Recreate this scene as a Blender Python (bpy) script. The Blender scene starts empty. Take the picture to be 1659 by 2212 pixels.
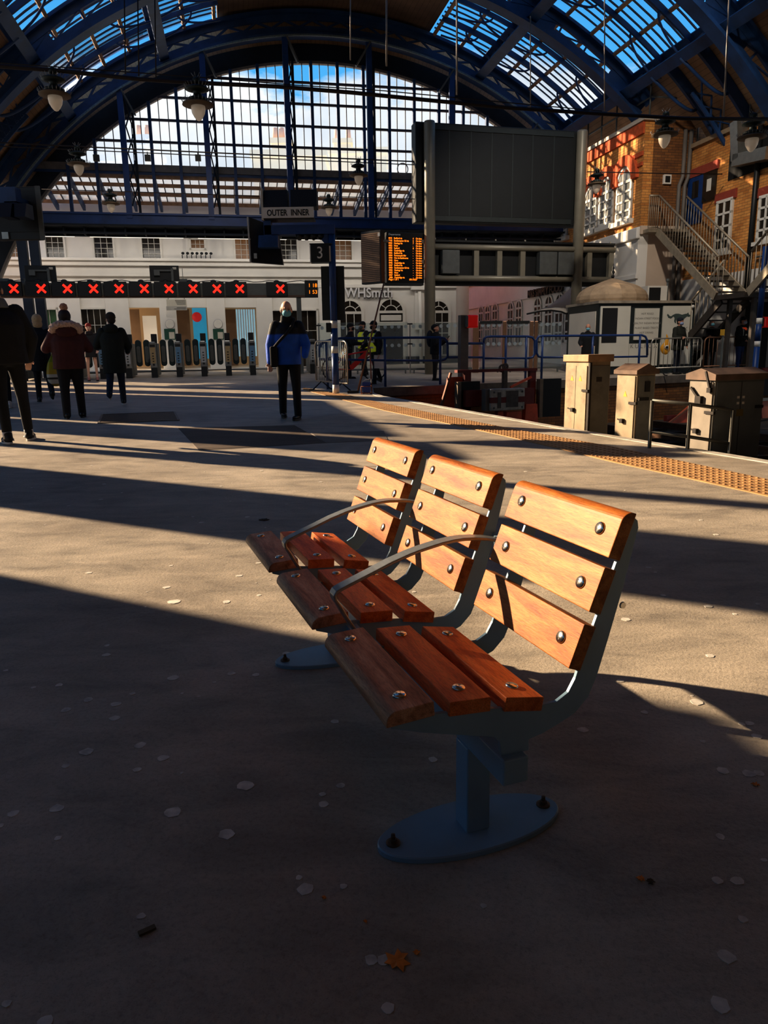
# Railway terminus concourse with a three-seat timber bench, built entirely in mesh code.
import bpy, math, random
from mathutils import Vector, Matrix
V = Vector
R7 = random.Random(7)
COL = bpy.context.scene.collection
PI = math.pi
SAZ = math.radians(-27.5); SEL = math.radians(20.0)
SUND = V((math.cos(SAZ) * math.cos(SEL), math.sin(SAZ) * math.cos(SEL), -math.sin(SEL)))   # the way the sunlight travels

# ---------------------------------------------------------------- surveying: pixel rays of the photograph -> points in the place
FPX = 1590.0
CAM = V((0, 0, 1.1546))
_f = V((0, .9771, -.2127)).normalized()
_r = V((.99987, -.0034, -.0157)); _r = (_r - _f * _r.dot(_f)).normalized()
_d = _f.cross(_r)                                   # image-down direction
def ray(px, py):
    return (_r * (px - 829.5) + _d * (py - 1106.0) + _f * FPX)
def gz(y):                                          # the concourse floor rises gently towards the gates
    return 0.0235 * max(0.0, y - 3.0)
def G(px, py, lift=0.0):                            # floor point
    d = ray(px, py)
    lo, hi = 0.0, 0.06
    if d.z < 0 and d.z * 0.06 + CAM.z > lift:
        pass
    for _ in range(60):
        m = (lo + hi) / 2; X = CAM + d * m
        if X.z > gz(X.y) + lift: lo = m
        else: hi = m
    return CAM + d * lo
def AY(px, py, Y):                                  # point at depth Y
    d = ray(px, py); return CAM + d * (Y / d.y)
SA = math.radians(11.4)                             # the train shed's axis
EA = V((-math.sin(SA), math.cos(SA), 0)); EE = V((math.cos(SA), math.sin(SA), 0))
def SW(e, a, z): return EE * e + EA * a + V((0, 0, z))
def AA(px, py, a):                                  # (e, a, z) on the cross plane a of the shed
    d = ray(px, py); X = CAM + d * (a / d.dot(EA)); return V((X.dot(EE), X.dot(EA), X.z))
def AW(px, py, a):
    q = AA(px, py, a); return SW(*q)
def on_plane(px, py, p, n):
    d = ray(px, py); return CAM + d * ((p - CAM).dot(n) / d.dot(n))

# ---------------------------------------------------------------- materials
def lin(c):
    return tuple(((x / 255) / 12.92 if x / 255 <= .04045 else (((x / 255) + .055) / 1.055) ** 2.4) for x in c) + (1,)
MATS = {}
def mat(name, col, rough=.6, metal=0.0, var=.12, scale=5.0, bump=0.0, emit=0.0, spec=.5, coat=0.0, stretch=None, col2=None, dirt=0.0):
    if name in MATS: return MATS[name]
    m = bpy.data.materials.new(name); m.use_nodes = True; MATS[name] = m
    nt = m.node_tree; N = nt.nodes; L = nt.links; b = N['Principled BSDF']
    c = lin(col); b.inputs['Roughness'].default_value = rough; b.inputs['Metallic'].default_value = metal
    b.inputs['Specular IOR Level'].default_value = spec
    if coat: b.inputs['Coat Weight'].default_value = coat; b.inputs['Coat Roughness'].default_value = .15
    tc = N.new('ShaderNodeTexCoord'); mp = N.new('ShaderNodeMapping'); L.new(tc.outputs['Object'], mp.inputs[0])
    if stretch: mp.inputs['Scale'].default_value = stretch
    nz = N.new('ShaderNodeTexNoise'); nz.inputs['Scale'].default_value = scale; nz.inputs['Detail'].default_value = 5
    L.new(mp.outputs[0], nz.inputs['Vector'])
    rp = N.new('ShaderNodeValToRGB'); L.new(nz.outputs['Fac'], rp.inputs[0])
    a = lin(col2) if col2 else tuple(x * (1 - var) for x in c[:3]) + (1,)
    z = c if col2 else tuple(min(1, x * (1 + var)) for x in c[:3]) + (1,)
    rp.color_ramp.elements[0].color = a; rp.color_ramp.elements[1].color = z
    rp.color_ramp.elements[0].position = .3; rp.color_ramp.elements[1].position = .7
    out = rp.outputs[0]
    if dirt:
        n2 = N.new('ShaderNodeTexNoise'); n2.inputs['Scale'].default_value = 1.7; n2.inputs['Detail'].default_value = 8; n2.inputs['Roughness'].default_value = .7
        L.new(mp.outputs[0], n2.inputs['Vector'])
        r2 = N.new('ShaderNodeValToRGB'); r2.color_ramp.elements[0].position = .5; r2.color_ramp.elements[1].position = .72
        L.new(n2.outputs['Fac'], r2.inputs[0])
        mx = N.new('ShaderNodeMix'); mx.data_type = 'RGBA'; mx.blend_type = 'MULTIPLY'
        mu = N.new('ShaderNodeMath'); mu.operation = 'MULTIPLY'; mu.inputs[1].default_value = dirt
        L.new(r2.outputs[0], mu.inputs[0]); L.new(mu.outputs[0], mx.inputs[0]); L.new(out, mx.inputs[6]); mx.inputs[7].default_value = (.25, .18, .12, 1)
        out = mx.outputs[2]
    L.new(out, b.inputs['Base Color'])
    if emit:
        b.inputs['Emission Color'].default_value = c; b.inputs['Emission Strength'].default_value = emit
    if bump:
        bp = N.new('ShaderNodeBump'); bp.inputs['Strength'].default_value = bump; bp.inputs['Distance'].default_value = .01
        L.new(nz.outputs['Fac'], bp.inputs['Height']); L.new(bp.outputs[0], b.inputs['Normal'])
    return m
def glass(name, tint=(1, 1, 1), refl=.12, haze=0.0, hazecol=(200, 210, 215)):
    if name in MATS: return MATS[name]
    m = bpy.data.materials.new(name); m.use_nodes = True; MATS[name] = m
    nt = m.node_tree; N = nt.nodes; L = nt.links; N.remove(N['Principled BSDF'])
    t = N.new('ShaderNodeBsdfTransparent'); t.inputs[0].default_value = tint + (1,)
    g = N.new('ShaderNodeBsdfGlossy'); g.inputs['Roughness'].default_value = .05
    lw = N.new('ShaderNodeLayerWeight'); lw.inputs[0].default_value = refl
    mx = N.new('ShaderNodeMixShader'); L.new(lw.outputs['Fresnel'], mx.inputs[0]); L.new(t.outputs[0], mx.inputs[1]); L.new(g.outputs[0], mx.inputs[2])
    o = mx
    if haze:
        d = N.new('ShaderNodeBsdfDiffuse'); d.inputs[0].default_value = lin(hazecol)
        tl = N.new('ShaderNodeBsdfTranslucent'); tl.inputs[0].default_value = lin(hazecol)
        m3 = N.new('ShaderNodeMixShader'); L.new(d.outputs[0], m3.inputs[1]); L.new(tl.outputs[0], m3.inputs[2])
        m2 = N.new('ShaderNodeMixShader'); m2.inputs[0].default_value = haze; L.new(mx.outputs[0], m2.inputs[1]); L.new(m3.outputs[0], m2.inputs[2]); o = m2
    L.new(o.outputs[0], N['Material Output'].inputs[0])
    return m
def tex_mat(name, fn):
    if name in MATS: return MATS[name]
    m = bpy.data.materials.new(name); m.use_nodes = True; MATS[name] = m
    fn(m.node_tree, m.node_tree.nodes, m.node_tree.links, m.node_tree.nodes['Principled BSDF'])
    return m
def ramp(N, stops):
    r = N.new('ShaderNodeValToRGB'); e = r.color_ramp.elements
    while len(e) < len(stops): e.new(.5)
    for i, (p, c) in enumerate(stops):
        e[i].position = p; e[i].color = lin(c) if len(c) == 3 else c
    return r

# ---------------------------------------------------------------- mesh collector
def frame(p, q, up=V((0, 0, 1))):
    x = (q - p).normalized(); up = V(up)
    if abs(x.dot(up)) > .999: up = V((0, 1, 0)) if abs(x.y) < .9 else V((1, 0, 0))
    y = up.cross(x).normalized(); z = x.cross(y)
    return x, y, z
class MB:
    def __init__(s): s.v = []; s.f = []; s.sm = []
    def add(s, vs, fs, smooth=False):
        b = len(s.v); s.v += [tuple(v) for v in vs]; s.f += [tuple(i + b for i in f) for f in fs]; s.sm += [smooth] * len(fs); return s
    def hexa(s, c):                                  # eight corners: bottom four, top four
        return s.add(c, [(3, 2, 1, 0), (4, 5, 6, 7), (0, 1, 5, 4), (1, 2, 6, 5), (2, 3, 7, 6), (3, 0, 4, 7)])
    def box(s, c, d, R=None):
        c = V(c); h = [x / 2 for x in d]; P = []
        for z in (-1, 1):
            for x, y in ((-1, -1), (1, -1), (1, 1), (-1, 1)):
                o = V((x * h[0], y * h[1], z * h[2])); P.append(c + (R @ o if R else o))
        return s.hexa(P)
    def bx(s, x0, x1, y0, y1, z0, z1):
        return s.box(((x0 + x1) / 2, (y0 + y1) / 2, (z0 + z1) / 2), (abs(x1 - x0), abs(y1 - y0), abs(z1 - z0)))
    def bar(s, p, q, w, h, up=(0, 0, 1)):            # w across, h along up
        p = V(p); q = V(q); x, y, z = frame(p, q, V(up)); P = []
        for zz in (-h / 2, h / 2):
            P += [p - y * w / 2 + z * zz, q - y * w / 2 + z * zz, q + y * w / 2 + z * zz, p + y * w / 2 + z * zz]
        return s.hexa(P)
    def tube(s, pts, r, n=8, caps=True):
        pts = [V(p) for p in pts]; rs = r if isinstance(r, (list, tuple)) else [r] * len(pts)
        rings = []; up = None
        for i, p in enumerate(pts):
            t = ((pts[min(i + 1, len(pts) - 1)] - pts[max(i - 1, 0)])).normalized()
            if up is None:
                up = V((0, 0, 1)) if abs(t.z) < .9 else V((1, 0, 0))
            y = up.cross(t).normalized(); z = t.cross(y); up = z
            rings.append([p + (y * math.cos(2 * PI * k / n) + z * math.sin(2 * PI * k / n)) * rs[i] for k in range(n)])
        vs = [v for rg in rings for v in rg]; fs = []
        for i in range(len(pts) - 1):
            for k in range(n):
                k2 = (k + 1) % n; fs.append((i * n + k, i * n + k2, (i + 1) * n + k2, (i + 1) * n + k))
        s.add(vs, fs, True)
        if caps:
            b = len(s.v) - len(vs)
            s.f += [tuple(b + k for k in reversed(range(n))), tuple(b + (len(pts) - 1) * n + k for k in range(n))]; s.sm += [False, False]
        return s
    def cone(s, p, q, r1, r2, n=16): return s.tube([p, q], [r1, r2], n)
    def lathe(s, prof, n=20, c=(0, 0, 0), smooth=True):
        c = V(c); vs = []; fs = []
        for r, z in prof:
            for k in range(n):
                t = 2 * PI * k / n; vs.append(c + V((r * math.cos(t), r * math.sin(t), z)))
        for i in range(len(prof) - 1):
            for k in range(n):
                k2 = (k + 1) % n; fs.append((i * n + k, i * n + k2, (i + 1) * n + k2, (i + 1) * n + k))
        fs.append(tuple(reversed(range(n)))); fs.append(tuple((len(prof) - 1) * n + k for k in range(n)))
        return s.add(vs, fs, smooth)
    def ell(s, c, r, n=14, m=9, R=None):
        c = V(c); vs = []; fs = []
        for i in range(m + 1):
            ph = PI * i / m
            for k in range(n):
                t = 2 * PI * k / n; o = V((r[0] * math.sin(ph) * math.cos(t), r[1] * math.sin(ph) * math.sin(t), -r[2] * math.cos(ph)))
                vs.append(c + (R @ o if R else o))
        for i in range(m):
            for k in range(n):
                k2 = (k + 1) % n; fs.append((i * n + k, i * n + k2, (i + 1) * n + k2, (i + 1) * n + k))
        return s.add(vs, fs, True)
    def prism(s, poly, ext, smooth=False):           # poly: 3D outline, ext: extrusion vector
        poly = [V(p) for p in poly]; ext = V(ext); n = len(poly)
        nm = V((0, 0, 0))
        for i in range(n): nm += poly[i].cross(poly[(i + 1) % n])
        if nm.dot(ext) > 0: poly.reverse()
        vs = poly + [p + ext for p in poly]
        s.add(vs, [tuple(range(n)), tuple(reversed(range(n, 2 * n)))])
        b = len(s.v) - 2 * n
        for i in range(n):
            j = (i + 1) % n; s.f.append((b + j, b + i, b + n + i, b + n + j)); s.sm.append(smooth)
        return s
    def ring(s, c, r0, r1, x, y, ext, t0=0, t1=2 * PI, n=24):   # flat ring sector swept by ext
        c = V(c); x = V(x); y = V(y); ext = V(ext)
        for i in range(n):
            a = t0 + (t1 - t0) * i / n; b = t0 + (t1 - t0) * (i + 1) / n
            u = x * math.cos(a) + y * math.sin(a); w = x * math.cos(b) + y * math.sin(b)
            s.hexa([c + u * r0, c + u * r1, c + w * r1, c + w * r0, c + u * r0 + ext, c + u * r1 + ext, c + w * r1 + ext, c + w * r0 + ext])
        return s
    def quad(s, a, b, c, d): return s.add([a, b, c, d], [(0, 1, 2, 3)])
    def mesh(s, name):
        me = bpy.data.meshes.new(name); me.from_pydata(s.v, [], s.f)
        me.polygons.foreach_set('use_smooth', s.sm); me.update(); return me
    def build(s, name, m, parent=None, loc=None, rotz=0.0, bevel=0.0, seg=2, subd=0, fix=True):
        o = bpy.data.objects.new(name, s.mesh(name)); COL.objects.link(o)
        if m: o.data.materials.append(m)
        if parent: o.parent = parent
        if loc is not None: o.location = loc
        o.rotation_euler[2] = rotz
        if bevel:
            b = o.modifiers.new('edge', 'BEVEL'); b.width = bevel; b.segments = seg; b.limit_method = 'ANGLE'; b.angle_limit = math.radians(40)
        if subd:
            b = o.modifiers.new('soft', 'SUBSURF'); b.levels = subd; b.render_levels = subd
        return o
def tag(o, label, cat, group=None):
    o['label'] = label; o['category'] = cat
    if group: o['group'] = group
    return o
def struct(o, label=None, cat=None):
    o['kind'] = 'structure'
    if label: o['label'] = label
    if cat: o['category'] = cat
    return o
def thing(name, label, cat, loc=(0, 0, 0), rotz=0.0, group=None):
    o = bpy.data.objects.new(name, None); COL.objects.link(o); o.empty_display_size = .2
    o.location = loc; o.rotation_euler[2] = rotz
    return tag(o, label, cat, group)
def dup(o, loc=None, rotz=None, label=None, group=None):
    r = o.copy(); COL.objects.link(r)
    if loc is not None: r.location = loc
    if rotz is not None: r.rotation_euler[2] = rotz
    if label: r['label'] = label
    if group: r['group'] = group
    for ch in list(o.children):
        c = ch.copy(); COL.objects.link(c); c.parent = r
        for g in list(ch.children):
            d = g.copy(); COL.objects.link(d); d.parent = c
    return r
def text(name, body, size, m, parent, loc, rot, ext=.004, align='CENTER', sx=1.0, bold=0.0):
    cu = bpy.data.curves.new(name, 'FONT'); cu.body = body; cu.size = size; cu.extrude = ext; cu.align_x = align; cu.align_y = 'CENTER'; cu.offset = bold
    cu.resolution_u = 3
    t = bpy.data.objects.new(name, cu); COL.objects.link(t); bpy.context.view_layer.update()
    me = bpy.data.meshes.new_from_object(t.evaluated_get(bpy.context.evaluated_depsgraph_get())); bpy.data.objects.remove(t)
    o = bpy.data.objects.new(name, me); COL.objects.link(o); me.materials.clear(); me.materials.append(m)
    o.parent = parent; o.location = loc; o.rotation_euler = rot; o.scale = (sx, 1, 1)
    return o
def local(o_loc, rotz, X):                          # world point into a thing's own frame
    return Matrix.Rotation(-rotz, 3, 'Z') @ (V(X) - V(o_loc))

# shared materials
BLUE = mat('station_blue_paint', (22, 62, 122), .45, 0, .15, 3, dirt=.5)
BLUED = mat('deep_blue_iron_paint', (32, 66, 112), .5, 0, .25, 2, dirt=.5)
BLACKM = mat('black_powder_coat', (22, 24, 25), .5, 0, .15, 6)
SCREENB = mat('dark_screen_casing', (30, 32, 33), .45, 0, .15, 5)
GREYM = mat('mid_grey_metal', (95, 98, 96), .5, .2, .12, 6)
STEEL = mat('brushed_steel', (165, 165, 160), .35, .8, .1, 10)
WHITEP = mat('white_painted_render', (226, 222, 214), .75, 0, .05, 1.5, bump=.05)
CREAM = mat('cream_panel', (196, 190, 175), .6, 0, .06, 3)
RED = mat('red_signal_paint', (165, 42, 30), .55, 0, .15, 4, dirt=.5)
# ---------------------------------------------------------------- the bench
def wood_fn(axis_scale, c_dark, c_mid, c_light, seed):
    def fn(nt, N, L, b):
        tc = N.new('ShaderNodeTexCoord'); mp = N.new('ShaderNodeMapping'); L.new(tc.outputs['Object'], mp.inputs[0])
        oi = N.new('ShaderNodeObjectInfo'); cmb = N.new('ShaderNodeCombineXYZ'); mu = N.new('ShaderNodeMath'); mu.operation = 'MULTIPLY'; mu.inputs[1].default_value = 37.0
        L.new(oi.outputs['Random'], mu.inputs[0]); L.new(mu.outputs[0], cmb.inputs[0]); L.new(mu.outputs[0], cmb.inputs[1]); L.new(cmb.outputs[0], mp.inputs['Location'])
        mp.inputs['Scale'].default_value = axis_scale
        n1 = N.new('ShaderNodeTexNoise'); n1.inputs['Scale'].default_value = 3.2; n1.inputs['Detail'].default_value = 7; n1.inputs['Roughness'].default_value = .6; n1.inputs['Distortion'].default_value = .5
        L.new(mp.outputs[0], n1.inputs['Vector'])
        n2 = N.new('ShaderNodeTexNoise'); n2.inputs['Scale'].default_value = 34; n2.inputs['Detail'].default_value = 5; n2.inputs['Roughness'].default_value = .65; L.new(mp.outputs[0], n2.inputs['Vector'])
        r1 = ramp(N, [(.3, c_dark), (.5, c_mid), (.72, c_light)]); L.new(n1.outputs['Fac'], r1.inputs[0])
        r2 = ramp(N, [(.32, (120, 120, 120)), (.55, (255, 255, 255))]); L.new(n2.outputs['Fac'], r2.inputs[0])
        mx = N.new('ShaderNodeMix'); mx.data_type = 'RGBA'; mx.blend_type = 'MULTIPLY'; mx.inputs[0].default_value = .5
        L.new(r1.outputs[0], mx.inputs[6]); L.new(r2.outputs[0], mx.inputs[7]); L.new(mx.outputs[2], b.inputs['Base Color'])
        b.inputs['Roughness'].default_value = .5; b.inputs['Coat Weight'].default_value = .04; b.inputs['Coat Roughness'].default_value = .3; b.inputs['Specular IOR Level'].default_value = .22
        bp = N.new('ShaderNodeBump'); bp.inputs['Strength'].default_value = .12; bp.inputs['Distance'].default_value = .004; L.new(n2.outputs['Fac'], bp.inputs['Height']); L.new(bp.outputs[0], b.inputs['Normal'])
    return fn
WOOD = tex_mat('varnished_hardwood', wood_fn((1.2, 9, 9), (124, 62, 20), (178, 106, 44), (204, 136, 70), 1))
WOODW = tex_mat('sheen_lit_hardwood', wood_fn((1.2, 11, 11), (138, 88, 60), (204, 146, 108), (232, 184, 146), 2))  # front slat paler, putting the sky's sheen into the wood colour
WOODS = tex_mat('bounce_lit_red_hardwood', wood_fn((1.2, 9, 9), (166, 72, 32), (220, 116, 56), (236, 144, 80), 3))  # seat slats lightened, warm bounce put into the colour
BENCHM = mat('slate_blue_bench_paint', (138, 166, 184), .36, .0, .08, 9)
BENCHA = mat('brushed_armrest_metal', (150, 152, 150), .36, .55, .1, 14, stretch=(1, 6, 6))
BOLTM = mat('stainless_bolt', (215, 210, 200), .22, 1, .04, 20)
RUST = mat('rusty_anchor_bolt', (104, 78, 60), .6, .3, .4, 60, bump=.3)
B0 = V((.2265, 1.6654, 0)); BU = V((-.3442, .9389, 0)); BV = V((-.9389, -.3442, 0))
BROT = math.atan2(BU.y, BU.x)                         # local x = along the bench, local y = towards the sitter's knees
bench = thing('station_bench', 'three-seat timber slat bench on a slate blue steel frame bolted to the platform', 'bench', B0, BROT)
PITCH, HL = .575, .225
bd = V((0, -.351, .9364)); bn = V((0, .9364, .351)); bc = V((0, -.1613, .6473))   # backrest line and its normal
SLT = .032
def round_rect(w, t, rad, full=False):                # (s, depth) outline, front face at depth 0
    pts = []
    if full:                                          # bullnosed on the +s edge
        pts += [(-w / 2, 0), (-w / 2, -t)]
        for k in range(9):
            an = -PI / 2 + PI / 2 * k / 8; pts.append((w / 2 - t * 1.15 + t * 1.15 * math.cos(an), -t + t + t * math.sin(an)))
        return pts
    return [(-w / 2 + rad, 0), (-w / 2, -rad), (-w / 2, -t), (w / 2, -t), (w / 2, -rad), (w / 2 - rad, 0)]
def slat(name, m, cen, sdir, ndir, w, u0, bull=0):
    mb = MB()
    if bull:
        # rounded upper edge: front face flows over the +s edge
        pr = [(-w / 2, 0)]
        rr = .026
        for k in range(9):
            an = PI / 2 - (PI / 2) * k / 8; pr.append((w / 2 - rr + rr * math.cos(an), -rr + rr * math.sin(an)))
        pr += [(w / 2, -SLT), (-w / 2, -SLT)]
    else:
        pr = round_rect(w, SLT, .0015)
    poly = [cen + sdir * s + ndir * d + V((u0 - HL, 0, 0)) for s, d in pr]
    mb.prism(poly, (2 * HL, 0, 0))
    o = mb.build(name, m, bench, bevel=.002, seg=2)
    return o
def bolt_mesh():
    mb = MB(); mb.lathe([(.0, -.004), (.0148, -.004), (.0148, .0022), (.0125, .0048), (.0, .0052)], 24)
    for k in (0, 1):
        an = .6 + PI * k; mb.ell((.006 * math.cos(an), .006 * math.sin(an), .0052), (.0016, .0016, .0006), 8, 4)
    me = mb.mesh('bolt'); me.materials.append(BOLTM); return me
BM = bolt_mesh()
def bolts(par, cen, ndir, u0):
    for s in (-1, 1):
        o = bpy.data.objects.new('bolt', BM); COL.objects.link(o); o.parent = par
        o.location = cen + V((u0 + s * .1665, 0, 0)); o.rotation_euler = V((0, 0, 1)).rotation_difference(ndir).to_euler()
        o.rotation_euler.rotate_axis('Z', R7.uniform(0, 3))
sd = V((0, 1, 0))
for i in range(3):
    u0 = i * PITCH
    for k, (wt, wd) in enumerate(((-.131, .103), (0, .102), (.127, .108))):
        cen = bc + bd * wt
        o = slat('backrest_slat', WOOD, cen, bd, bn, wd, u0, bull=(k == 2)); bolts(o, cen, bn, u0)
    for k, (vv, ww, tilt, wd) in enumerate(((.275, .4555, .07, .106), (.1385, .4475, -.06, .095), (.0085, .4285, -.17, .094))):
        n_ = V((0, math.sin(tilt), math.cos(tilt))); s_ = V((0, math.cos(tilt), -math.sin(tilt)))
        cen = V((0, vv, ww))
        o = slat('seat_slat', (WOODW, WOODS, WOODS)[k], cen, s_, n_, wd, u0, bull=(k == 0)); bolts(o, cen, n_, u0)
# bent plate frames, one at each end of every seat
outer = [(-.268, .772), (-.236, .64), (-.205, .53), (-.178, .44), (-.158, .395), (-.125, .362), (-.085, .345), (-.045, .33), (-.008, .322), (-.008, .296), (.06, .296), (.064, .33), (.078, .346), (.17, .37), (.25, .392), (.312, .413)]
inner = [(.312, .424), (.225, .428), (.09, .414), (-.03, .398), (-.075, .398), (-.105, .415), (-.122, .445), (-.147, .505)]
backl = [bc + bd * t - bn * SLT for t in (-.16, 0, .17)]
inner2 = [(p.y, p.z) for p in backl]
top = [(-.257, .795), (-.265, .788)]
prof = outer + inner[:-1] + inner2 + top
for i in range(3):
    for uu in (-.212, .165):
        mb = MB(); mb.prism([V((i * PITCH + uu - .005, y, z)) for y, z in prof], (.010, 0, 0))
        o = mb.build('seat_frame', BENCHM, bench, bevel=.001, seg=1)
        mb = MB(); q = V((i * PITCH + uu - .005, -.236, .60)); mb.cone(q + V((-.004, 0, 0)), q, .007, .008, 12); mb.build('frame_screw', BOLTM, o)
# armrests between the seats
arm = [(-.215, .628), (-.196, .635), (-.16, .643), (-.123, .648), (-.09, .650), (-.06, .649), (-.025, .645), (.006, .639), (.04, .632), (.071, .624), (.124, .607), (.177, .586), (.229, .566), (.262, .553), (.276, .546), (.282, .537), (.28, .525), (.268, .505), (.251, .472), (.232, .44), (.214, .412)]
for i in (0, 1):
    uc = .2875 + i * PITCH; hw, th = .021, .0045; mb = MB(); ring = []
    for k, (y, z) in enumerate(arm):
        a_ = arm[max(k - 1, 0)]; b_ = arm[min(k + 1, len(arm) - 1)]; t = V((0, b_[0] - a_[0], b_[1] - a_[1])).normalized(); n_ = V((0, -t.z, t.y))
        p = V((uc, y, z)); ring += [p + V((-hw, 0, 0)) - n_ * th, p + V((hw, 0, 0)) - n_ * th, p + V((hw, 0, 0)) + n_ * th, p + V((-hw, 0, 0)) + n_ * th]
    fs = [(3, 2, 1, 0)]
    for k in range(len(arm) - 1):
        b_ = 4 * k; fs += [(b_ + j, b_ + (j + 1) % 4, b_ + 4 + (j + 1) % 4, b_ + 4 + j) for j in range(4)]
    b_ = 4 * (len(arm) - 1); fs.append((b_, b_ + 1, b_ + 2, b_ + 3))
    mb.add(ring, fs)
    mb.build('armrest', BENCHA, bench, bevel=.0025, seg=2)
    MB().bar((uc, -.2, .627), (uc + PITCH - .212 - .2875 if 0 else uc + .075, -.235, .62), .012, .03).build('armrest_bracket', BENCHM, bench)
    MB().bar((uc - .13, .212, .412), (uc + .08, .212, .412), .03, .012).build('armrest_bracket', BENCHM, bench)
# spine beam, posts, oval feet
MB().bx(-.238, 2 * PITCH + .2, .004, .066, .236, .297).build('spine_beam', BENCHM, bench, bevel=.004)
for u0 in (-.044, 1.10):
    MB().bx(u0 - .033, u0 + .031, .008, .07, .014, .24).build('post', BENCHM, bench, bevel=.004)
    mb = MB(); n = 48; pr = []
    def ov(rx, ry, z): return [V((u0 + rx * math.cos(2 * PI * k / n), .042 + ry * math.sin(2 * PI * k / n), z)) for k in range(n)]
    rings = [ov(.1, .243, .001), ov(.1, .243, .012), ov(.097, .24, .015)]
    vs = [p for r_ in rings for p in r_]; fs = [tuple(reversed(range(n))), tuple(range(2 * n, 3 * n))]
    for a_ in (0, 1):
        fs += [(a_ * n + k, a_ * n + (k + 1) % n, (a_ + 1) * n + (k + 1) % n, (a_ + 1) * n + k) for k in range(n)]
    base = MB().add(vs, fs, False).build('base_plate', BENCHM, bench)
    mb = MB(); mb.lathe([(.046, .0), (.042, .004), (.036, .010), (.033, .0165)], 4)
    for s in (.2475, -.1635):
        mb = MB(); c = V((u0, s, .0145)); mb.lathe([(.0, 0), (.0175, 0), (.0175, .004), (.012, .004)], 16, c)
        mb.lathe([(.0, .004), (.009, .004), (.009, .013), (.0, .015)], 6, c, smooth=False); mb.lathe([(.0, .013), (.0055, .013), (.005, .025), (.0, .026)], 10, c)
        mb.build('anchor_bolt', RUST, base)
# ---------------------------------------------------------------- ground: platform, concourse, track pit
def floor_fn(base, dark, light, gloss):
    def fn(nt, N, L, b):
        tc = N.new('ShaderNodeTexCoord')
        def noise(s, d, r, dist=0.0, st=(1, 1, 1)):
            mp = N.new('ShaderNodeMapping'); mp.inputs['Scale'].default_value = st; mp.inputs['Rotation'].default_value = (0, 0, .35); L.new(tc.outputs['Object'], mp.inputs[0])
            n = N.new('ShaderNodeTexNoise'); n.inputs['Scale'].default_value = s; n.inputs['Detail'].default_value = d; n.inputs['Roughness'].default_value = r; n.inputs['Distortion'].default_value = dist
            L.new(mp.outputs[0], n.inputs['Vector']); return n
        big = noise(.55, 6, .6, .4); mid = noise(3.0, 7, .65, .6, (.7, 1.6, 1)); fine = noise(70, 4, .7); grit = noise(240, 2, .6)
        r1 = ramp(N, [(.3, dark), (.5, base), (.72, light)]); L.new(mid.outputs['Fac'], r1.inputs[0])
        r2 = ramp(N, [(.30, (178, 174, 172)), (.60, (255, 255, 255))]); L.new(big.outputs['Fac'], r2.inputs[0])
        r3 = ramp(N, [(.3, (185, 185, 185)), (.5, (240, 240, 240)), (.72, (255, 255, 255))]); L.new(fine.outputs['Fac'], r3.inputs[0])
        r4 = ramp(N, [(.28, (150, 150, 150)), (.42, (255, 255, 255))]); L.new(grit.outputs['Fac'], r4.inputs[0])
        out = r1.outputs[0]
        for r_, f in ((r2, .75), (r3, .55), (r4, .45)):
            mx = N.new('ShaderNodeMix'); mx.data_type = 'RGBA'; mx.blend_type = 'MULTIPLY'; mx.inputs[0].default_value = f
            L.new(out, mx.inputs[6]); L.new(r_.outputs[0], mx.inputs[7]); out = mx.outputs[2]
        L.new(out, b.inputs['Base Color'])
        rr = N.new('ShaderNodeMapRange'); rr.inputs[3].default_value = gloss - .1; rr.inputs[4].default_value = gloss + .22; L.new(mid.outputs['Fac'], rr.inputs[0]); L.new(rr.outputs[0], b.inputs['Roughness'])
        b.inputs['Specular IOR Level'].default_value = .35
        ad = N.new('ShaderNodeMath'); ad.operation = 'ADD'; L.new(mid.outputs['Fac'], ad.inputs[0]); L.new(fine.outputs['Fac'], ad.inputs[1])
        bp = N.new('ShaderNodeBump'); bp.inputs['Strength'].default_value = .4; bp.inputs['Distance'].default_value = .006; L.new(ad.outputs[0], bp.inputs['Height']); L.new(bp.outputs[0], b.inputs['Normal'])
    return fn
FLOOR = tex_mat('worn_asphalt', floor_fn((198, 186, 168), (164, 154, 140), (222, 208, 188), .48))
TARMAC = tex_mat('dark_tarmac', floor_fn((112, 98, 84), (88, 78, 68), (130, 116, 102), .62))
EDGEM = mat('white_edge_line', (196, 190, 178), .7, 0, .25, 9, dirt=.6)
COPE = mat('platform_coping', (112, 102, 92), .75, 0, .25, 5, dirt=.5)
TACT = mat('buff_tactile_paving', (190, 146, 96), .7, 0, .16, 6, dirt=.35)
BALL = mat('oily_ballast', (70, 60, 50), .9, 0, .5, 22, bump=.6)
PITW = mat('sooty_pit_wall', (46, 40, 36), .9, 0, .4, 4)
EPX = [(808, 849), (829, 856), (904, 868.5), (979, 882), (1094, 901.5), (1209, 922), (1294, 936), (1379, 950), (1519, 972.5), (1659, 995)]
EDGE = [G(x, y) for x, y in EPX]
_t = (EDGE[-1] - EDGE[-3]); _t = _t / -_t.y
for yy in (4.6, 3.0, 0.0, -4.0, -9.0):
    p = EDGE[-1] + _t * (EDGE[-1].y - yy if EDGE[-1].y > yy else 0); p.z = gz(p.y); EDGE.append(p)
CE0 = G(806, 838); CE1 = G(1413, 812.5); _cd = (CE1 - CE0); 
CE2 = CE0 + _cd * 2.2; CE2.z = gz(CE2.y)
ZP = -.78
def xe(y):
    for a, b in zip(EDGE, EDGE[1:]):
        if b.y <= y <= a.y: return a.x + (b.x - a.x) * (a.y - y) / (a.y - b.y)
    return EDGE[0].x
mb = MB()
ys = sorted(set([-9.0, -4.0, 0.0, 3.0, 4.6] + [p.y for p in EDGE]))
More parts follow.
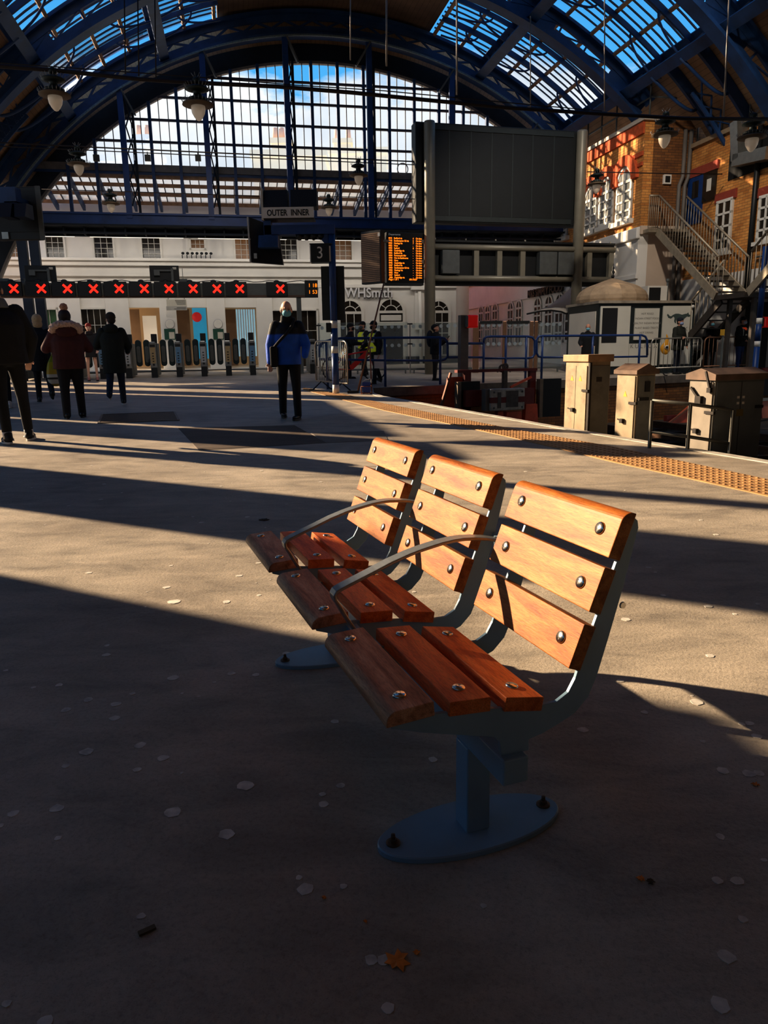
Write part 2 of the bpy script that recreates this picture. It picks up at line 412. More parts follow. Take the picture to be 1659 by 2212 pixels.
def fp(x, y): return V((x, y, gz(y)))
for a, b in zip(ys, ys[1:]):
    mb.quad(fp(-26, a), fp(xe(a), a), fp(xe(b), b), fp(-26, b))
ytop = EDGE[0].y
mb.quad(fp(-26, ytop), fp(EDGE[0].x, ytop), fp(CE0.x, CE0.y), fp(-26, CE0.y))
mb.quad(fp(-26, CE0.y), fp(CE0.x, CE0.y), fp(CE0.x, 46), fp(-26, 46))
mb.quad(fp(CE0.x, CE0.y), fp(CE2.x, CE2.y), fp(CE2.x, 46), fp(CE0.x, 46))
floor = struct(mb.build('floor', FLOOR), 'worn brown asphalt platform and concourse floor with streaks of low sun')
# track pit
mb = MB(); mb.quad(V((-1.5, 22.5, ZP)), V((-1.5, -9, ZP)), V((30, -9, ZP)), V((30, 40, ZP)))
struct(mb.build('ground', BALL), 'oily ballast bed below the platform')
mb = MB(); low = lambda p: V((p.x, p.y, ZP))
for a, b in zip(EDGE, EDGE[1:]): mb.quad(a - V((0, 0, .12)), b - V((0, 0, .12)), low(b), low(a))
mb.quad(EDGE[0], low(EDGE[0]), low(CE0), CE0)
struct(mb.build('wall_platform', PITW), 'dark wall under the platform edge')
def brick_fn(c1, c2, mort, scale, rot=(PI / 2, 0, 0), bw=.225, rh=.075, streak=False):
    def fn(nt, N, L, b):
        tc = N.new('ShaderNodeTexCoord'); sp = N.new('ShaderNodeSeparateXYZ'); L.new(tc.outputs['Object'], sp.inputs[0])
        ad = N.new('ShaderNodeMath'); ad.operation = 'ADD'; L.new(sp.outputs[0], ad.inputs[0]); L.new(sp.outputs[1], ad.inputs[1])
        cb = N.new('ShaderNodeCombineXYZ'); L.new(ad.outputs[0], cb.inputs[0]); L.new(sp.outputs[2], cb.inputs[1])
        bt = N.new('ShaderNodeTexBrick'); L.new(cb.outputs[0], bt.inputs['Vector']); bt.inputs['Scale'].default_value = scale
        bt.inputs['Brick Width'].default_value = bw; bt.inputs['Row Height'].default_value = rh; bt.inputs['Mortar Size'].default_value = .006; bt.inputs['Mortar Smooth'].default_value = .2
        bt.inputs['Color1'].default_value = lin(c1); bt.inputs['Color2'].default_value = lin(c2); bt.inputs['Mortar'].default_value = lin(mort); bt.inputs['Bias'].default_value = -.1
        nz = N.new('ShaderNodeTexNoise'); nz.inputs['Scale'].default_value = 1.3; nz.inputs['Detail'].default_value = 6; L.new(tc.outputs['Object'], nz.inputs['Vector'])
        r = ramp(N, [(.3, (150, 140, 132)), (.65, (255, 255, 255))]); L.new(nz.outputs['Fac'], r.inputs[0])
        mx = N.new('ShaderNodeMix'); mx.data_type = 'RGBA'; mx.blend_type = 'MULTIPLY'; mx.inputs[0].default_value = .6
        L.new(bt.outputs[0], mx.inputs[6]); L.new(r.outputs[0], mx.inputs[7]); L.new(mx.outputs[2], b.inputs['Base Color']); b.inputs['Roughness'].default_value = .85
        bp = N.new('ShaderNodeBump'); bp.inputs['Strength'].default_value = .5; bp.inputs['Distance'].default_value = .01; bp.invert = True; L.new(bt.outputs['Fac'], bp.inputs['Height']); L.new(bp.outputs[0], b.inputs['Normal'])
    return fn
BRICK = tex_mat('yellow_stock_brick', brick_fn((228, 164, 88), (202, 130, 62), (150, 110, 72), 1.0))
BRICKD = tex_mat('grimy_shaded_brick', brick_fn((150, 100, 52), (118, 74, 40), (80, 60, 42), 1.0))  # grimy under the concourse; on the end wall its darkness paints shade
REDB = mat('red_brick_dressing', (188, 92, 52), .85, 0, .2, 9)
# concourse end wall above the buffers: pale coping over grimy brick
cdir = (CE2 - CE0).normalized(); crot = math.atan2(cdir.y, cdir.x); cl = (CE2 - CE0).length
mb = MB(); mb.bx(0, cl, -.06, .25, -.20, -.004)
o = mb.build('trim_1', COPE, None, CE0, crot); o.rotation_euler[1] = -math.asin((CE2.z - CE0.z) / cl); struct(o, 'worn coping along the concourse edge above the tracks')
mb = MB(); mb.bx(0, cl, 0, .2, ZP - gz(CE0.y) - .1, -.2)
o = mb.build('wall_concourse', BRICKD, None, CE0, crot); o.rotation_euler[1] = -math.asin((CE2.z - CE0.z) / cl) * .98; struct(o, 'grimy brick wall under the concourse edge')
# white line on the platform edge
mb = MB()
for k in range(len(EDGE) - 1):
    a, b = EDGE[k], EDGE[k + 1]; t = (b - a).normalized(); n_ = V((t.y, -t.x, 0)); n_ = n_ if n_.x < 0 else -n_
    w = .13; up = V((0, 0, .006))
    mb.hexa([a - V((0, 0, .12)), b - V((0, 0, .12)), b + n_ * w - V((0, 0, .12)), a + n_ * w - V((0, 0, .12)), a + up, b + up, b + n_ * w + up, a + n_ * w + up])
struct(mb.build('trim_2', EDGEM), 'worn white line along the platform edge')
# tactile paving
TU = [G(x, y) for x, y in [(655, 838), (740, 851), (829, 872), (954, 897), (1079, 922), (1204, 944.5), (1329, 967), (1494, 1002), (1659, 1037)]]
TL = [G(x, y) for x, y in [(655, 842.5), (740, 864), (829, 887), (954, 913), (1079, 940), (1204, 969), (1329, 1000), (1494, 1036), (1659, 1073)]]
for A_ in (TU, TL):
    t = (A_[-1] - A_[-3]); t = t / -t.y
    for yy in (4.2, 3.2):
        p = A_[8] + t * (A_[8].y - yy); p.z = gz(p.y); A_.append(p)
mb = MB(); up = V((0, 0, .008))
for k in range(len(TU) - 1):
    mb.hexa([TL[k], TL[k + 1], TU[k + 1], TU[k], TL[k] + up, TL[k + 1] + up, TU[k + 1] + up, TU[k] + up])
for k in range(len(TU) - 1):
    ln = ((TU[k + 1] - TU[k]).length + (TL[k + 1] - TL[k]).length) / 2; wd = (TU[k] - TL[k]).length
    nu = max(1, round(ln / .067)); nv = 6
    for i in range(nu):
        for j in range(nv):
            f = (i + .5) / nu; g = (j + .5) / nv
            p = (TL[k] * (1 - f) + TL[k + 1] * f) * (1 - g) + (TU[k] * (1 - f) + TU[k + 1] * f) * g + up
            rr = min(.0165, wd / nv * .28)
            ring0 = [p + V((rr * math.cos(q * PI / 4), rr * math.sin(q * PI / 4), 0)) for q in range(8)]
            ring1 = [p + V((rr * .7 * math.cos(q * PI / 4), rr * .7 * math.sin(q * PI / 4), .006)) for q in range(8)]
            mb.add(ring0 + ring1, [(q, (q + 1) % 8, 8 + (q + 1) % 8, 8 + q) for q in range(8)] + [tuple(range(8, 16))], True)
tag(mb.build('tactile_paving_strip', TACT), 'buff blister tactile paving strip curving along the platform edge', 'tactile paving')
# repair patches and covers
def patch(name, px, m, label, cat, lift=.004):
    pts = [G(x, y) for x, y in px]; mb = MB(); mb.prism([p + V((0, 0, -.01)) for p in pts], (0, 0, .01 + lift)); return tag(mb.build(name, m), label, cat)
patch('tarmac_patch', [(385, 925), (430, 973), (705, 957), (636, 919)], TARMAC, 'dark tarmac repair patch set in the floor behind the bench', 'floor patch')
patch('floor_slab', [(672, 936), (705, 957), (838, 951), (829, 931)], mat('slab_grey', (120, 110, 100), .6, 0, .15, 6), 'grey access slab beside the dark tarmac patch', 'floor slab')
ac = thing('access_cover', 'brown metal access cover in the floor near the walkers on the left', 'access cover', G(300, 903))
o_ = G(300, 903)
pts = [G(x, y) - o_ for x, y in [(221, 896), (377, 890.5), (386, 908.5), (213, 915)]]
mb = MB(); mb.prism([p + V((0, 0, -.01)) for p in pts], (0, 0, .018)); mb.build('plate', mat('rusty_cover_plate', (92, 72, 50), .6, .3, .3, 30), ac)
mb = MB()
for a, b in zip(pts, pts[1:] + pts[:1]): mb.bar(a + V((0, 0, .006)), b + V((0, 0, .006)), .03, .012)
mb.build('rim', mat('cover_rim', (120, 112, 100), .5, .5, .2, 20), ac)
# chewing gum and litter
GUM = mat('trodden_gum', (222, 216, 204), .7, 0, .3, 25)
mb = MB(); rg = random.Random(3)
spots = [(188, 1624, 14), (353, 1638, 12), (530, 1697, 17), (122, 1747, 14), (250, 1521, 11), (248, 1552, 11), (142, 1655, 8), (296, 1663, 9), (230, 1415, 9), (375, 1465, 12), (190, 1512, 10), (661, 1921, 17), (742, 1915, 8), (839, 2178, 13), (935, 1641, 10), (802, 2073, 14), (829, 2075, 14), (1562, 1665, 12), (1640, 1671, 11), (1506, 1517, 13), (1635, 1591, 10), (1570, 2067, 16), (1550, 1903, 10), (1352, 1338, 10), (1340, 1471, 8), (1392, 1539, 8), (1534, 1417, 9), (1604, 1986, 9), (698, 1738, 11), (736, 1698, 10), (697, 1716, 8), (490, 1802, 17), (375, 1755, 18), (724, 1559, 9), (646, 1896, 7), (1555, 2170, 18), (1044, 1957, 7), (98, 2208, 14), (15, 2168, 8), (375, 1300, 14), (490, 1300, 9), (500, 1455, 9), (128, 1480, 8), (620, 1412, 10), (1530, 1310, 9)]
for x, y, r in spots:
    c = G(x, y); r = r * (CAM - c).length / FPX
    pts = [c + V((math.cos(k * PI / 5) * r * rg.uniform(.75, 1.1), math.sin(k * PI / 5) * r * rg.uniform(.75, 1.1), .0015)) for k in range(10)]; mb.prism(pts, (0, 0, -.004))
for _ in range(230):
    y = rg.uniform(1.3, 9.5); x = rg.uniform(-.5 * y - .3, min(.55 * y + .3, xe(y) - 1.0)); c = V((x, y, gz(y))); r = rg.choice((.006, .008, .01, .012, .016, .02))
    q = Matrix.Rotation(-BROT, 3, 'Z') @ (c - B0)
    if -.2 < q.x < 1.3 and -.3 < q.y < .35 or x > xe(y) - 2.2 or y > 7.3: continue
    pts = [c + V((math.cos(k * PI / 4) * r * rg.uniform(.7, 1.1), math.sin(k * PI / 4) * r * rg.uniform(.7, 1.1), .0013)) for k in range(8)]; mb.prism(pts, (0, 0, -.004))
o = tag(mb.build('chewing_gum_marks', GUM), 'pale trodden chewing gum spots scattered over the floor', 'chewing gum'); o['kind'] = 'stuff'
LEAF = mat('dead_leaf', (244, 142, 48), .7, 0, .2, 60, bump=.3)
LEAFB = mat('brown_leaf', (86, 62, 38), .8, 0, .25, 60)
def leaf(px, py, size, m, label, seed, name='dead_leaf', cat='leaf', slim=1.0):
    c = G(px, py); s = size * (CAM - c).length / FPX; r_ = random.Random(seed); n = 14; pts = []
    for k in range(n):
        t = 2 * PI * k / n; q = s * (1.0 if k % 2 == 0 else .62) * r_.uniform(.7, 1.05); pts.append(V((q * math.cos(t), q * slim * math.sin(t), r_.uniform(.002, .006))))
    vs = pts + [V((0, 0, .004))] + [p - V((0, 0, .0012)) for p in pts] + [V((0, 0, .0015))]
    fs = [(k, (k + 1) % n, n) for k in range(n)] + [(n + 1 + (k + 1) % n, n + 1 + k, 2 * n + 1) for k in range(n)] + [(k, n + 1 + k, n + 1 + (k + 1) % n, (k + 1) % n) for k in range(n)]
    return tag(MB().add(vs, fs).build(name, m, None, c, r_.uniform(0, 3)), label, cat)
leaf(858, 2078, 28, LEAF, 'bright orange dead leaf lying on the dark floor in front of the bench', 5)
leaf(900, 2060, 8, LEAF, 'tiny orange leaf scrap just right of the bright orange leaf', 6)
leaf(789, 1992, 5, LEAF, 'speck of orange leaf above the bright orange leaf', 7)
leaf(1384, 1900, 10, LEAF, 'small orange leaf scrap right of the near bench foot', 8)
leaf(1405, 1906, 10, LEAFB, 'brownish leaf scrap touching the orange scrap right of the near bench foot', 9)
leaf(1632, 1696, 8, LEAF, 'orange leaf scrap at the right edge of the floor', 10)
leaf(700, 1941, 6, LEAF, 'small reddish leaf scrap left of the near bench foot', 11)
leaf(570, 1123, 17, LEAFB, 'dark clump of litter on the floor beyond the far seat', 14, 'litter_clump', 'litter', .7)
o = G(318, 2013); tag(MB().box((0, 0, .004), (.034, .012, .005)).build('wood_splinter', mat('splinter_wood', (96, 80, 58), .8), None, o, .6), 'short brown wood splinter on the dark floor at lower left', 'splinter')
# running rails and sleepers
RAILM = mat('rusty_rail', (96, 70, 52), .5, .6, .3, 20); SLP = mat('oily_sleeper', (58, 48, 40), .85, 0, .3, 8)
pvd = V((-.344, .939, 0)); qvd = V((.939, .344, 0))
def track(c, l0, l1, lab):
    t = thing('railway_track', lab, 'track', c, math.atan2(pvd.y, pvd.x), 'tracks in the pit')
    mb = MB()
    for k in range(int((l1 - l0) / .7)): mb.box((l0 + k * .7, 0, .06), (.25, 2.4, .12))
    mb.build('sleepers', SLP, t)
    for s in (-.72, .72):
        mb = MB(); mb.bx(l0, l1, s - .07, s + .07, .12, .135); mb.bx(l0, l1, s - .01, s + .01, .135, .22); mb.bx(l0, l1, s - .035, s + .035, .22, .26); mb.build('rail', RAILM, t)
T1 = V((4.0, 9.4, ZP)) + qvd * .75; T2 = T1 + qvd * 3.4
track(T1, -12, 9.3, 'near railway track in the pit ending at the red buffer stop'); track(T2, -12, 7.6, 'farther railway track in the pit beside the grey cabinets')
# ---------------------------------------------------------------- the train shed (local frame: x across, y along the shed, z up)
EC, ZC = 3.756, -1.417
def rp_(th, r, a): return V((EC + r * math.sin(math.radians(th)), a, ZC + r * math.cos(math.radians(th))))
def arc(mb, r0, r1, a0, a1, t0, t1, n):
    vs = []
    for k in range(n + 1):
        t = t0 + (t1 - t0) * k / n; vs += [rp_(t, r0, a0), rp_(t, r0, a1), rp_(t, r1, a1), rp_(t, r1, a0)]
    fs = [(0, 1, 2, 3), (4 * n + 3, 4 * n + 2, 4 * n + 1, 4 * n)]
    for k in range(n):
        b = 4 * k; fs += [(b + (j + 1) % 4, b + j, b + 4 + j, b + 4 + (j + 1) % 4) for j in range(4)]
    return mb.add(vs, fs)
def board_fn(c1, c2):
    def fn(nt, N, L, b):
        tc = N.new('ShaderNodeTexCoord'); sp = N.new('ShaderNodeSeparateXYZ'); L.new(tc.outputs['Object'], sp.inputs[0])
        # planks run along the shed: stripe by angle round the vault
        mx = N.new('ShaderNodeMath'); mx.operation = 'SUBTRACT'; mx.inputs[1].default_value = EC; L.new(sp.outputs[0], mx.inputs[0])
        mz = N.new('ShaderNodeMath'); mz.operation = 'SUBTRACT'; mz.inputs[1].default_value = ZC; L.new(sp.outputs[2], mz.inputs[0])
        at = N.new('ShaderNodeMath'); at.operation = 'ARCTAN2'; L.new(mx.outputs[0], at.inputs[0]); L.new(mz.outputs[0], at.inputs[1])
        ml = N.new('ShaderNodeMath'); ml.operation = 'MULTIPLY'; ml.inputs[1].default_value = 13.6 / .16; L.new(at.outputs[0], ml.inputs[0])
        fr = N.new('ShaderNodeMath'); fr.operation = 'FRACT'; L.new(ml.outputs[0], fr.inputs[0])
        gp = ramp(N, [(.0, (90, 90, 90)), (.12, (255, 255, 255))]); L.new(fr.outputs[0], gp.inputs[0])
        nz = N.new('ShaderNodeTexNoise'); nz.inputs['Scale'].default_value = 1.2; nz.inputs['Detail'].default_value = 5; L.new(tc.outputs['Object'], nz.inputs['Vector'])
        r = ramp(N, [(.3, c1), (.7, c2)]); L.new(nz.outputs['Fac'], r.inputs[0])
        m = N.new('ShaderNodeMix'); m.data_type = 'RGBA'; m.blend_type = 'MULTIPLY'; m.inputs[0].default_value = .8; L.new(r.outputs[0], m.inputs[6]); L.new(gp.outputs[0], m.inputs[7])
        L.new(m.outputs[2], b.inputs['Base Color']); b.inputs['Roughness'].default_value = .8
    return fn
BOARD = tex_mat('tan_roof_boards', board_fn((150, 116, 84), (200, 160, 120)))
DARKI = mat('sooty_dark_iron', (20, 30, 42), .7, 0, .3, 3)
BAR = mat('dark_glazing_bar', (70, 66, 76), .6, 0, .2, 4)
PURL = mat('weathered_timber_purlin', (172, 138, 108), .8, 0, .2, 8, dirt=.5)
RGLASS = glass('roof_glass', (.96, .98, 1.0), .06)
GGLASS = glass('gable_glass', (.97, .985, 1.0), .05)
DGLASS = glass('dusty_glass', (.9, .92, .95), .08, .45, (214, 222, 226))
SH = SA
def sh(mb, name, m, parent=None, **k): return mb.build(name, m, parent, None if parent else V((0, 0, 0)), 0 if parent else SH, **k)
A0, AG = 8.4, 26.9
RO = 13.6
# roof boards
mb = MB(); arc(mb, RO, RO + .06, A0, 28.2, -15, 15, 16); struct(sh(mb, 'ceiling', tex_mat('dark_crown_boards', board_fn((92, 70, 52), (124, 98, 74)))), 'dark boarded crown of the vaulted station roof')  # crown boards get a darker colour than the side strips
mb = MB(); arc(mb, RO, RO + .06, A0, 28.2, -53, -39.7, 10); struct(sh(mb, 'ceiling', BOARD), 'tan boarded strip of the roof vault above the left wall')
mb = MB(); arc(mb, RO, RO + .06, A0, 21.3, 39.7, 62, 12); arc(mb, RO, RO + .06, 21.3, 28.2, 39.7, 49, 4); struct(sh(mb, 'ceiling', BOARD), 'tan boarded strip of the roof vault above the brick offices')
mb = MB(); arc(mb, RO, RO + .06, -11, A0, -53, 66, 36); struct(sh(mb, 'ceiling', BOARD), 'boarded roof vault overhead behind the camera, unglazed to darken the hall')  # unseen stretch closed without glazing to darken the hall
# ribs
RIBS = [22.25, 17.6, 13.0]
names = {22.25: 'second arched roof rib from the glazed gable, deep blue', 17.6: 'third arched roof rib from the glazed gable, deep blue', 13.0: 'arched roof rib nearest the camera overhead, deep blue'}
def rib(a, lab):
    TR = 43 if a > 21 else 62; TL = -50
    t = thing('roof_rib', lab, 'roof rib', (0, 0, 0), SH, 'arched roof ribs')
    mb = MB(); arc(mb, 12.72, 12.80, a - .21, a + .21, TL, TR, 60); arc(mb, 12.80, 13.02, a - .04, a + .04, TL, TR, 60); mb.build('lower_chord', BLUED, t)
    mb = MB(); arc(mb, 13.42, 13.50, a - .17, a + .17, -54, min(TR, 60), 60); arc(mb, 13.24, 13.42, a - .04, a + .04, -54, min(TR, 60), 60); mb.build('upper_chord', BLUED, t)
    mb = MB()
    for k in range(-14, TR // 4 - 1):
        th = k * 4.0
        mb.bar(rp_(th, 13.0, a), rp_(th, 13.26, a), .05, .06, (0, 1, 0))
        mb.bar(rp_(th, 13.0, a), rp_(th + 4, 13.26, a), .03, .05, (0, 1, 0))
    for th in (-39.5, -24, 24, 39.5):
        arc(mb, 12.80, 13.42, a - .025, a + .025, th - 3.2, th + 3.2, 4)
    mb.build('web', BLUED, t)
    return t
for a in RIBS: rib(a, names[a])
# end truss over the gable
t = thing('roof_truss', 'lattice arch truss framing the top of the glazed gable, dark blue', 'roof truss', (0, 0, 0), SH)
mb = MB(); arc(mb, 12.74, 12.82, AG - .22, AG + .22, -70, 43, 64); arc(mb, 12.82, 13.05, AG - .04, AG + .04, -70, 43, 64); mb.build('lower_chord', BLUED, t)
mb = MB(); arc(mb, 13.40, 13.50, AG - .2, AG + .2, -56, 42, 64); arc(mb, 13.22, 13.4, AG - .04, AG + .04, -56, 42, 64); mb.build('upper_chord', BLUED, t)
mb = MB()
for k in range(-14, 10):
    th = k * 4.0
    mb.bar(rp_(th, 13.03, AG), rp_(th + 2, 13.24, AG), .06, .05, (0, 1, 0)); mb.bar(rp_(th + 4, 13.03, AG), rp_(th + 2, 13.24, AG), .06, .05, (0, 1, 0))
mb.build('lattice', BLUED, t)
mb = MB(); arc(mb, 12.70, 12.75, AG - .24, AG - .18, -76, 44, 64); mb.build('rivet_edging', mat('lit_rivet_edge', (112, 132, 138), .55, .2, .3, 20), t)  # lighter colour stands in for light catching the flange edge
mb = MB(); arc(mb, 12.20, 12.80, 27.58, 27.66, -74, 42, 64); mb.build('spandrel_plate', DARKI, t)
mb = MB(); arc(mb, 12.80, 13.58, 27.62, 27.68, -74, 42, 64); mb.build('spandrel_boards', BOARD, t)
mb = MB(); arc(mb, 12.18, 12.26, 27.54, 27.70, -72, 43, 64); mb.build('glazing_rim', mat('pale_glazing_rim', (128, 120, 112), .7, 0, .2, 6), t)
# lattice girders running along the shed
def girder(th, lab):
    t = thing('roof_girder', lab, 'girder', (0, 0, 0), SH, 'lattice girders along the roof')
    mb = MB(); arc(mb, 12.86, 12.92, A0, AG, th - .7, th + .7, 2); mb.build('lower_chord', BLUED, t)
    mb = MB(); arc(mb, 13.46, 13.52, A0, AG, th - .7, th + .7, 2); mb.build('upper_chord', BLUED, t)
    mb = MB(); a = A0; up = rp_(th, 1, 0) - rp_(th, 0, 0)
    while a < AG - .6:
        mb.bar(rp_(th, 12.9, a), rp_(th, 13.48, a + .58), .03, .05, (0, 0, 1)); mb.bar(rp_(th, 13.48, a), rp_(th, 12.9, a + .58), .03, .05, (0, 0, 1)); a += .58
    mb.build('lattice', BLUED, t)
    return t
girder(-39.5, 'lattice girder along the lower edge of the left roof glazing'); girder(-24, 'lattice girder along the middle of the left roof glazing')
girder(24, 'lattice girder along the middle of the right roof glazing'); girder(39.5, 'lattice girder along the lower edge of the right roof glazing')
# glazed bays of the roof, each a window of the shed
bays = [(22.5, 26.7), (17.85, 22.0), (13.25, 17.35), (A0, 12.75)]
wn = [0]
def bay(side, a0, a1, lab):
    wn[0] += 1
    t0, t1 = (15.2, 39.4) if side > 0 else (-39.4, -15.2)
    mb = MB(); n = 12
    for k in range(n):
        p = t0 + (t1 - t0) * k / n; q = t0 + (t1 - t0) * (k + 1) / n
        mb.quad(rp_(p, RO, a0), rp_(q, RO, a0), rp_(q, RO, a1), rp_(p, RO, a1))
    w = struct(sh(mb, 'window_%d' % wn[0], RGLASS), lab)
    mb = MB(); a = a0 + .05
    while a < a1:
        arc(mb, RO - .05, RO - .01, a - .017, a + .017, t0, t1, 10); a += .30
    mb.build('glazing_bars', BAR, w)
    for th in (15.6, 19.8, 27.8, 31.6, 35.4):
        s = th if side > 0 else -th
        mb = MB(); arc(mb, RO - .16, RO - .06, a0 - .2, a1 + .2, s - .2, s + .2, 1); mb.build('purlin', PURL, w)
    for f in (1 / 3, 2 / 3):
        a = a0 + (a1 - a0) * f
        mb = MB(); arc(mb, RO - .30, RO - .17, a - .035, a + .035, t0, t1, 12); mb.build('intermediate_rafter', BLUED, w)
        mb = MB()
        for tg, dr in ((24, -1), (24, 1), (39.5, -1), (15.5, 1)):
            pts = []
            for k in range(9):
                u = k / 8 * PI / 2
                th = tg + dr * 5.2 * math.sin(u) * 1.0; r = 12.9 + (13.34 - 12.9) * (1 - math.cos(u)) if 0 else 13.34 - .44 * math.cos(u)
                pts.append(rp_(th if side > 0 else -th, r, a))
            mb.tube(pts, .03, 6)
        mb.build('curved_bracket', BLUED, w)
    return w
for i, (a0, a1) in enumerate(bays):
    nm = ('nearest the gable', 'second from the gable', 'third from the gable', 'nearest the camera')[i]
    bay(1, a0, a1, 'glazed roof bay on the right, ' + nm); bay(-1, a0, a1, 'glazed roof bay on the left, ' + nm)
# curved brackets and rafters under the boarded strips
for side, lim in ((1, 60), (-1, 52)):
    for i, (a0, a1) in enumerate(bays[:3]):
        if side > 0 and i == 0: continue
        t = thing('roof_rafter', 'blue rafters under the tan boards, %s, bay %s' % ('right side' if side > 0 else 'left side', ('next to the gable', 'in the middle', 'nearest the camera')[i]), 'rafter', (0, 0, 0), SH, 'rafters under the roof boards')
        for f in (1 / 3, 2 / 3):
            a = a0 + (a1 - a0) * f; mb = MB(); arc(mb, RO - .30, RO - .02, a - .05, a + .05, side * 40, side * lim, 8); mb.build('rafter', BLUED, t)
            mb = MB(); pts = [rp_(side * (39.5 + 7 * math.sin(k / 8 * PI / 2)), 13.3 - .42 * math.cos(k / 8 * PI / 2), a) for k in range(9)]; mb.tube(pts, .045, 6); mb.build('curved_bracket', BLUED, t)
        mb = MB(); arc(mb, 12.95, 13.05, (a0 + a1) / 2 - .03, (a0 + a1) / 2 + .03, side * 44, side * lim, 6)
        for k in range(8):
            th = 44 + (lim - 44) * k / 8; th2 = 44 + (lim - 44) * (k + 1) / 8; am = (a0 + a1) / 2
            mb.bar(rp_(side * th, 13.0, am), rp_(side * th2, 13.4, am), .03, .05, (0, 1, 0)); mb.bar(rp_(side * th, 13.4, am), rp_(side * th2, 13.0, am), .03, .05, (0, 1, 0))
        mb.build('lattice_rib', BLUED, t)
# ---- gable window
ZB, ZT = 5.36, 7.28
gw = thing('gable_window', 'great arched glazed gable end with blue mullions', 'window', (0, 0, 0), SH); gw['kind'] = 'structure'; gw.name = 'window_20'
ag = 27.62
def ztop(e, r=12.25): return ZC + math.sqrt(max(0, r * r - (e - EC) ** 2))
mb = MB(); n = 48; pts = [V((EC + 12.25 * math.sin(math.radians(t)), ag, ZC + 12.25 * math.cos(math.radians(t)))) for t in [-45.5 + 91 * k / n for k in range(n + 1)]]
mb.add(pts + [V((pts[-1].x, ag, ZT)), V((pts[0].x, ag, ZT))], [tuple(range(n + 3))]); mb.build('glass_pane', GGLASS, gw)
mb = MB(); e = .56 - .9 * 8
ek = [(.56 + .9 * k) for k in range(-8, 12)]
for e in ek:
    if ztop(e) < ZT: 
        continue
    m2 = MB(); m2.bx(e - .05, e + .05, ag - .16, ag - .02, ZB, ztop(e)); m2.build('mullion', BLUED if round(e * 10) % 2 else BLUED, gw)
    for d in (.3, .6):
        if ztop(e + d) > ZT: mb.bx(e + d - .013, e + d + .013, ag - .05, ag - .01, ZT, ztop(e + d))
mb.build('glazing_bars', BAR, gw)
for z in (8.1, 8.78, 9.48, 10.15):
    h = math.sqrt(12.25 ** 2 - (z - ZC) ** 2); MB().bx(EC - h, EC + h, ag - .10, ag - .02, z - .035, z + .035).build('transom', BAR, gw)
MB().bx(-6.2, 12.3, ag - .14, ag + .05, ZT - .12, ZT + .10).build('transom', mat('grey_timber_transom', (120, 112, 104), .7, 0, .2, 5), gw)
MB().bx(-6.4, 12.6, ag - .1, ag, ZT - .2, ZT - .125).build('transom', BLUED, gw)
# wind posts in front of the glass with lattice braces
for e in (-2.94, -.32, 2.35, 5.13, 8.02, 11.1):
    t = thing('gable_column', 'blue wind post before the gable glass, %s' % {-2.94: 'leftmost of six', -.32: 'second from the left', 2.35: 'third from the left, near the middle', 5.13: 'fourth from the left, with crossed lattice', 8.02: 'fifth from the left, behind the dark board', 11.1: 'rightmost of six'}[e], 'post', (0, 0, 0), SH, 'wind posts of the gable')
    zt = ZC + math.sqrt(12.74 ** 2 - (e - EC) ** 2)
    MB().bx(e - .09, e + .09, 26.72, 26.86, ZB + .2, zt).build('post', BLUE, t)
    mb = MB(); z = ZB + .6
    while z < zt - .9:
        mb.bar((e + .1, 26.86, z), (e + .28, ag - .16, z + .8), .02, .04, (1, 0, 0)); mb.bar((e + .28, ag - .16, z), (e + .1, 26.86, z + .8), .02, .04, (1, 0, 0)); z += .8
    mb.bx(e + .24, e + .32, ag - .22, ag - .16, ZB + .2, zt - .5); mb.build('lattice_brace', DARKI, t)
    mb = MB(); mb.prism([V((e + .09, 26.7, zt - .02)), V((e + .5, 26.7, zt - .02 - .12 * (1 if e < EC else -1) * 0)), V((e + .40, 26.7, zt - .75))], (0, .08, 0)) if 0 else mb.bar((e + .06, 26.75, zt - .02), (e + (.42 if e < EC else -.42), 26.9, zt - .72), .05, .22, (0, 1, 0)); mb.build('knee_bracket', GREYM, t)
# bottom girder
t = thing('gable_beam', 'long blue box girder along the foot of the gable window', 'girder', (0, 0, 0), SH)
MB().bx(-10.5, 13.0, 26.75, 27.35, ZB, ZB + .30).build('web', BLUE, t)
MB().bx(-10.5, 13.0, 26.68, 27.42, ZB + .30, ZB + .36).build('top_flange', BLUE, t)
mb = MB(); mb.bx(-10.5, 13.0, 26.68, 27.42, ZB - .05, ZB)
for k in range(36): 
    e = -10.2 + k * .64; mb.bx(e, e + .04, 26.9, 27.4, ZB - .3, ZB - .05)
mb.bx(-10.5, 13.0, 26.7, 26.76, ZB - .30, ZB - .24); mb.bx(-10.5, 13.0, 27.3, 27.4, ZB - .30, ZB - .05); mb.build('lower_lattice', DARKI, t)
# lean-to glazed roof between the gable and the offices
lr = thing('window_21', 'lean-to glazed roof between the gable and the white offices', 'window', (0, 0, 0), SH); lr['kind'] = 'structure'
def lt(e, f, dz=0.0): return V((e, 27.72 + 2.2 * f, 7.12 + (6.62 - 7.12) * f + dz))
MB().quad(lt(-7, 0, .06), lt(13, 0, .06), lt(13, 1, .06), lt(-7, 1, .06)).build('glass_pane', DGLASS, lr)
mb = MB()
for k in range(66): e = -7 + .3 * k; mb.bar(lt(e, 0, .02), lt(e, 1, .02), .03, .06)
mb.build('glazing_bars', BAR, lr)
for f in (.02, .3, .62, .95): MB().bar(lt(-7, f, -.06), lt(13, f, -.06), .14, .1).build('purlin', PURL, lr)
for e in ek: MB().bar(lt(e, 0, -.2), lt(e, 1.02, -.2), .09, .2).build('rafter', BLUED, lr)
